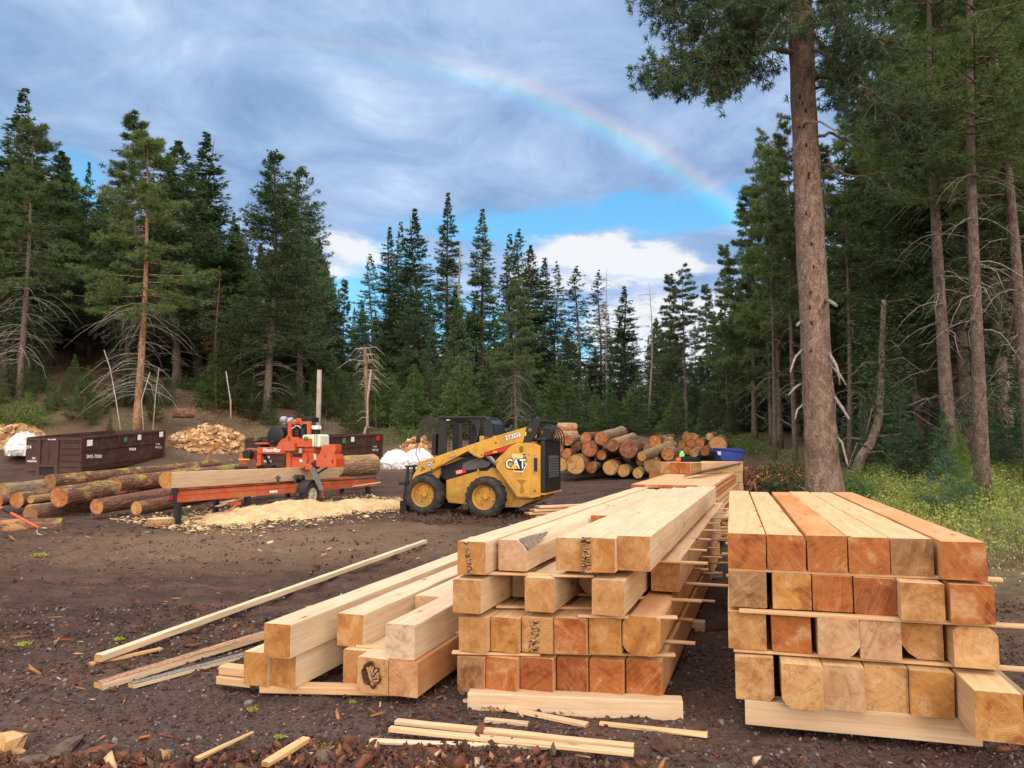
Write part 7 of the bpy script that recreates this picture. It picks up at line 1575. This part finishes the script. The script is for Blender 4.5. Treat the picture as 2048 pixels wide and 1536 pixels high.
# --- dumpsters
RST=paint('dumpster_brown',(.055,.026,.020),.55,.75,(.11,.058,.042)); 
def dumpster(C,L,az,Wd,label,txt,hgt=1.45,end_left=True):
    a=Vector((math.sin(az),math.cos(az),0)); c=Vector((-a.y,a.x,0))   # c: towards the left end-wall corner
    z0=min(H(C[0],C[1]),H(*(Vector((C[0],C[1],0))+a*L).xy))+.10; O=Vector((C[0],C[1],z0)); root=empty('roll_off_dumpster',O); Z=Vector((0,0,1))
    z1_=H(*(Vector((C[0],C[1],0))+a*L).xy)+.12; sl=(z1_-z0)/L*.5
    def P(l,w_,z): return a*l+c*w_+Z*(z+sl*l)
    def bx(mb,l0,l1,w0,w1,a_,b_,m=0): return mb.add([P(l0,w0,a_),P(l1,w0,a_),P(l1,w1,a_),P(l0,w1,a_),P(l0,w0,b_),P(l1,w0,b_),P(l1,w1,b_),P(l0,w1,b_)],[(0,3,2,1),(4,5,6,7),(0,1,5,4),(1,2,6,5),(2,3,7,6),(3,0,4,7)],m)
    t=.05; mb=MB(); prof=[(.30,.0),(.12,.10),(.03,.30),(.0,.55),(.0,hgt)]  # rounded lower side
    for s_ in (0,1):
        f=lambda w_: w_ if s_==0 else Wd-w_
        V=[]
        for l in (.0,L):
            for (w_,z) in prof: V.append(P(l,f(w_),z))
            for (w_,z) in prof[::-1]: V.append(P(l,f(w_+t),z+.01))
        n=len(prof)*2; mb.add(V,[(j,(j+1)%n,n+(j+1)%n,n+j) for j in range(n)]+[tuple(range(n)),tuple(range(n,2*n))])
    bx(mb,.0,L,.28,Wd-.28,.0,.05); mb.build('body',RST,root)
    mb=MB(); bx(mb,0,L,-.05,-.002,hgt-.09,hgt); bx(mb,0,L,-.04,-.002,hgt*.62,hgt*.62+.07); 
    for k in range(6): bx(mb,L*k/5-.03 if k else 0,L*k/5+.05,-.035,-.002,hgt*.66,hgt-.09)
    bx(mb,L-.10,L,-.05,-.002,.0,hgt-.09); mb.build('side_frame',RST,root)
    mb=MB(); bx(mb,-.04,0,.0,Wd,.12,hgt-.02); mb.build('end_wall',RST,root); mb=MB(); bx(mb,L,L+.04,.0,Wd,.1,hgt); mb.build('end_wall',RST,root)
    mb=MB(); bx(mb,-.10,-.04,Wd*.40,Wd*.46,-.05,hgt-.05); bx(mb,-.10,-.04,Wd*.72,Wd*.78,-.05,hgt-.05); bx(mb,-.10,-.04,Wd*.46,Wd*.72,.30,.37); bx(mb,-.09,-.04,.0,.06,.1,hgt-.04); bx(mb,-.08,-.04,.06,Wd-.06,hgt-.12,hgt-.03); bx(mb,-.06,-.04,Wd*.58,Wd*.60,.4,hgt-.1); mb.build('door_frame',RST,root)
    mb=MB(); bx(mb,-.045,-.041,Wd*.47,Wd*.71,.06,.29); mb.build('hook_opening',BLK2,root)
    for k in range(5): mb=MB(); bx(mb,-.09,-.045,.08,Wd*.36,.30+.24*k,.335+.24*k); mb.build('ladder_rung',RST,root)
    mb=MB(); bx(mb,-.15,L*.98,.42,.56,-.10,.0); bx(mb,-.15,L*.98,Wd-.56,Wd-.42,-.10,.0); mb.build('skid_rail',BLK2,root)
    for l in (.1,L-.4):
        for w_ in (.2,Wd-.3): MB().lathe([(0,-.08),(.11,-.08),(.11,.08),(0,.08)],P(l+.1,w_,.0),c,14).build('roller',GREYM,root)
    # stickers and stencilled writing on the long side
    for (l,z,w_,h_,m_) in txt['stickers']: mb=MB(); bx(mb,l,l+w_,-.062,-.052,z,z+h_); mb.build('sticker',m_,root)
    for (s_,l,z,sz) in txt['side']: letters(s_,sz,facing(P(l,-.012,z),a,Z,.006),WHT,root,bold=.002)
    for (s_,w_,z,sz) in txt['end']: letters(s_,sz,facing(P(-.105,w_,z),-c,Z,.0),WHT,root,bold=.002)
    tag(root,label,'dumpster','roll-off dumpsters'); return root
GRS=simple('green_sticker',(.06,.22,.14),.6)
dumpster((-16.55,29.8),4.4,R(16.),2.75,'left roll-off dumpster, dark brown steel, below the left bank',{'stickers':[(.12,1.08,.26,.24,WHT),(2.0,1.1,.16,.2,GRS),(2.75,1.12,.2,.22,WHT),(4.02,1.16,.22,.22,WHT)],
 'side':[('SM3-7000',.15,.62,.19),('M&M',2.35,.72,.17),('5780',3.85,.84,.13),('WT LT',3.85,.68,.13)],'end':[('374',2.70,1.0,.19),('NO',2.35,.60,.11),('PARKING',2.58,.48,.11),('FULL LOADS',1.62,hgt_:=1.34,.07)]})
dumpster((-9.15,31.2),5.9,R(31),2.4,'right roll-off dumpster, dark brown steel, between sawmill and loader',{'stickers':[(3.2,1.1,.2,.22,GRS),(3.75,1.14,.2,.22,WHT),(5.45,1.14,.2,.22,RED)],
 'side':[('5780',5.25,.84,.14),('WT LT',5.22,.66,.14)],'end':[('NO',1.0,.62,.14),('PARKING',1.22,.46,.13)]})
# --- blue hopper bin
def bluebin():
    Y=19.5; p=at(1432,936,Y); zb=p.z-.15; BLP=paint('bin_blue',(.012,.045,.30),.4,.15); q=lambda u,v,y: at(u,v,y)
    root=empty('blue_hopper_bin',(p.x,p.y,zb)); O=Vector((p.x,p.y,zb)); f=lambda pt,y: at(pt[0],pt[1],Y)-O+Vector((.12,1,0))*y
    poly=[(1431,899),(1432,905),(1440,912),(1449,938),(1470,938),(1484,914),(1488,906),(1480,899)]
    MB().prism(poly,f,0,1.1).build('hopper',BLP,root,bevel=.01); MB().prism([(1429,897),(1490,905),(1490,901),(1482,896.5),(1430,896)],f,-.04,1.14).build('rim',BLP,root,bevel=.005)
    MB().prism([(1434,903),(1442,903),(1442,910),(1436,910)],f,-.012,-.002).build('sticker',simple('pale_sticker',(.45,.55,.65),.6),root); MB().prism([(1445,938),(1475,938),(1475,950),(1445,950)],f,.1,1.0).build('base',BLK2,root)
    tag(root,'bright blue steel hopper bin behind the far timber block','hopper bin')
bluebin()
# --- firewood
FWM=[simple('split_wood_pale',(.62,.42,.23),.85,.1,var=.25,scale=6),simple('split_wood_orange',(.52,.29,.13),.85,.1,var=.25,scale=6),simple('split_wood_dark',(.30,.17,.10),.9,.1,var=.3,scale=6)]
def wedge(m,seed):
    rg=random.Random(seed); L=.40; w_=.075+rg.uniform(0,.03); me=MB().prism([(-w_,-w_*.55),(w_,-w_*.6),(w_*.25,w_)],lambda p,y: Vector((p[0],y,p[1])),-L/2,L/2)
    o=me.build('firewood_piece',m); o.location=(0,0,-500); return o
WD=[wedge(FWM[k%3 if k%5 else 0],k) for k in range(6)]
def heap(cu,cv,Y,hw,hgt,n,label,group,seed,depth=1.6,core=True):
    rg=random.Random(seed); b=at(cu,cv,Y); b.z=H(b.x,b.y); rs_=np.random.RandomState(seed)
    def hz(x,y): return hgt*max(0,1-(abs(x)/hw)**1.5-(abs(y)/depth)**2)*(.82+.4*float(vnoise(np.array([x*1.3+seed]),np.array([y*1.3]),seed)[0]))
    # mound of tightly packed wood beneath
    nx=26; V=[];Fs=[]
    for j in range(nx+1):
        for i in range(nx+1):
            x=(i/nx*2-1)*hw; y=(j/nx*2-1)*depth; X,Yv=b.x+x,b.y+y; V.append((X,Yv,H(X,Yv)-.06+max(0,hz(x,y)-.05)*1.0+rs_.uniform(-.04,.04)))
    for j in range(nx):
        for i in range(nx): k=j*(nx+1)+i; Fs.append((k,k+1,k+nx+2,k+nx+1))
    o=mesh_np('firewood_mound',V,Fs,[FWM[1],FWM[2]],midx=rs_.choice(2,len(Fs))); tag(o,label+' - tightly heaped wood in its core','firewood heap',kind='stuff'); o['label']='packed core of the '+label
    c=0
    while c<n:
        x=rg.uniform(-1,1)*hw; y=-rg.random()**.7*depth*.98 if rg.random()<.86 else rg.uniform(-.2,.3)*depth
        h_=hz(x,y)
        if h_<.05 and rg.random()>.25: continue
        q=rg.choice(WD[:4] if rg.random()<.8 else WD).copy(); col.objects.link(q); X,Yv=b.x+x,b.y+y; q.location=(X,Yv,H(X,Yv)+h_+rg.uniform(-.02,.05)); q.rotation_euler=(rg.uniform(-.6,.6),rg.uniform(0,6.28),rg.uniform(0,6.28)); s_=rg.uniform(.7,1.15); q.scale=(s_,s_,s_)
        tag(q,'split piece of firewood on the '+label,'firewood',group); c+=1
heap(428,905,37.,2.15,.95,170,'big firewood heap between the left dumpster and the sawmill','firewood pieces of the big heap',1)
heap(832,912,36.5,1.45,.95,80,'smaller firewood heap left of the loader','firewood pieces of the smaller heap',2)
heap(25,905,34.5,1.3,.75,40,'far-left firewood heap behind the white sack','firewood pieces of the far-left heap',3)
for o_ in WD: bpy.data.objects.remove(o_)
# --- white bulk bags
def f_bag(g,b):
    co=objco(g); n=g.noise(co,3,5,.6,.8); bump(g,b,n,.8,.15); return g.mix(g.rng(g.noise(co,1.5,3),.5,.7,0,.3),(.70,.72,.75),(.50,.48,.46))
BAG=mat('woven_white_bag',f_bag,.6,.3)
def bag(u,v,Y,sx,sy,szz,seed,label):
    b=at(u,v,Y); bm=bmesh.new(); bmesh.ops.create_icosphere(bm,subdivisions=5,radius=1); n=len(bm.verts); P=np.array([q.co[:] for q in bm.verts])
    def rdg(s_,f): return np.abs(fbm(P[:,0]*f+seed*3.1+P[:,2]*f*.6,P[:,1]*f+P[:,2]*f*.8+seed,seed+s_,3)-.5)*2
    k=1.02-.30*rdg(0,2.2)-.16*rdg(3,5.)
    for i,q in enumerate(bm.verts):
        x,y,z=P[i]*k[i]; z=z*.5+.5 if z>-.3 else .3+z*.0-.1; zz=max(0,z)
        pk=1+.22*math.sin(math.atan2(y,x)*5+seed)*max(0,z-.2); q.co=Vector((x*sx*(1.06-.3*zz*zz),y*sy*(1.06-.3*zz*zz),zz*szz*pk*1.05))
    me=bpy.data.meshes.new('bulk_bag'); bm.to_mesh(me); bm.free(); me.materials.append(BAG); me.polygons.foreach_set('use_smooth',[True]*len(me.polygons)); o=bpy.data.objects.new('bulk_bag',me); col.objects.link(o); o.location=(b.x,b.y,H(b.x,b.y)-.03)
    return tag(o,label,'bulk bag','white bulk bags')
bag(45,930,32.,.75,.6,1.05,1,'crumpled white bulk bag at the left end of the left dumpster')
bag(790,930,32.8,.75,.6,.85,2,'crumpled white bulk bag right of the right dumpster, left one of the pair')
bag(838,930,32.6,.80,.6,.90,5,'wider crumpled white bulk bag next to the loader, right one of the pair')
# --- peavey, cone
def peavey():
    Y=14.6; a_=at(-12,1008,Y); b_=at(78,1056,Y-.3); O=b_.copy(); root=empty('cant_hook',O); d_=a_-b_
    MB().tube([Vector((0,0,0)),d_*.62],[.022,.026],10).build('handle',ORG2:=simple('orange_handle',(.72,.10,.04),.45,.4,var=.1),root); MB().tube([d_*.62,d_*.80],[.028,.028],10).build('grip',BLK2,root); MB().tube([d_*.80,d_*1.05],[.026,.026],10).build('handle',ORG2,root)
    MB().tube([Vector((.0,0,.0)),Vector((-.03,-.02,-.06)),Vector((.02,-.05,-.11)),Vector((.10,-.06,-.12))],[.012,.013,.012,.006],8).build('hook',STEEL,root); MB().tube([Vector((.0,0,0)),Vector((.16,-.02,.0))],[.014,.01],6).build('spike',STEEL,root)
    tag(root,'orange-handled cant hook leaning at the left edge over the logs','cant hook')
peavey()
b=hit(415,933); root=empty('traffic_cone',b); MB().lathe([(.0,.0),(.17,.0),(.17,.03),(.12,.03),(.03,.46),(.0,.46)],(0,0,0),(0,0,1),16).build('cone_body',simple('cone_orange',(.42,.07,.025),.6),root); tag(root,'small faded orange traffic cone on the dirt left of the sawmill head','traffic cone')
# green hose line behind loader
p0=at(1110,985,18.5); pts=[]
for u,v,Y in ((1118,985,19),(1160,988,18.5),(1200,993,18)): q=at(u,v,Y); q.z=H(q.x,q.y)+.02; pts.append(q)
tag(MB().tube(pts,.02,6).build('garden_hose',simple('hose_green',(.03,.35,.10),.5)),'thin green hose on the dirt behind the loader','hose')
# scrap heap and brush by the blue bin
random.seed(5)
for i in range(26):
    u=random.uniform(1478,1600); v=random.uniform(903,935); p=at(u,v,random.uniform(20,24)); p.z=H(p.x,p.y)+random.uniform(.03,.22); q=p+Vector((random.uniform(-.6,.6),random.uniform(-.5,.5),random.uniform(-.05,.15)))
    stick(p,q,random.uniform(.04,.10),.04,'scrap_piece','weathered scrap of wood on the low heap right of the blue hopper bin','scrap wood','scraps on the heap beside the blue bin',end=random.choice([BRN,TAN,OR]),tint=(.7,.58,.5))
x,y=patch((5.5,12),(19,27),2200,lambda x,y:(x>.28*y)&(x<.40*y)); z=Hmid(x,y); n=len(x); sS=rs.uniform(.02,.07,n)
o=scatter('brush_heap',np.stack([x,y,z+.08+rs.uniform(0,.22,n)],-1),np.stack([sS*3,sS*.4,sS*.3],-1),yrot(rs,n,.5),cube,cf,DEB,midx=rs.choice(5,n,p=[.3,.3,.08,.17,.15]),rs=rs); tag(o,'low heap of bark and brush right of the blue hopper bin','brush',kind='stuff')
# ---------------------------------------------------------------- remove the hidden prototypes of trees
for key,(rt,h_) in PROTO.items():
    for ch in list(rt.children): bpy.data.objects.remove(ch)
    bpy.data.objects.remove(rt)
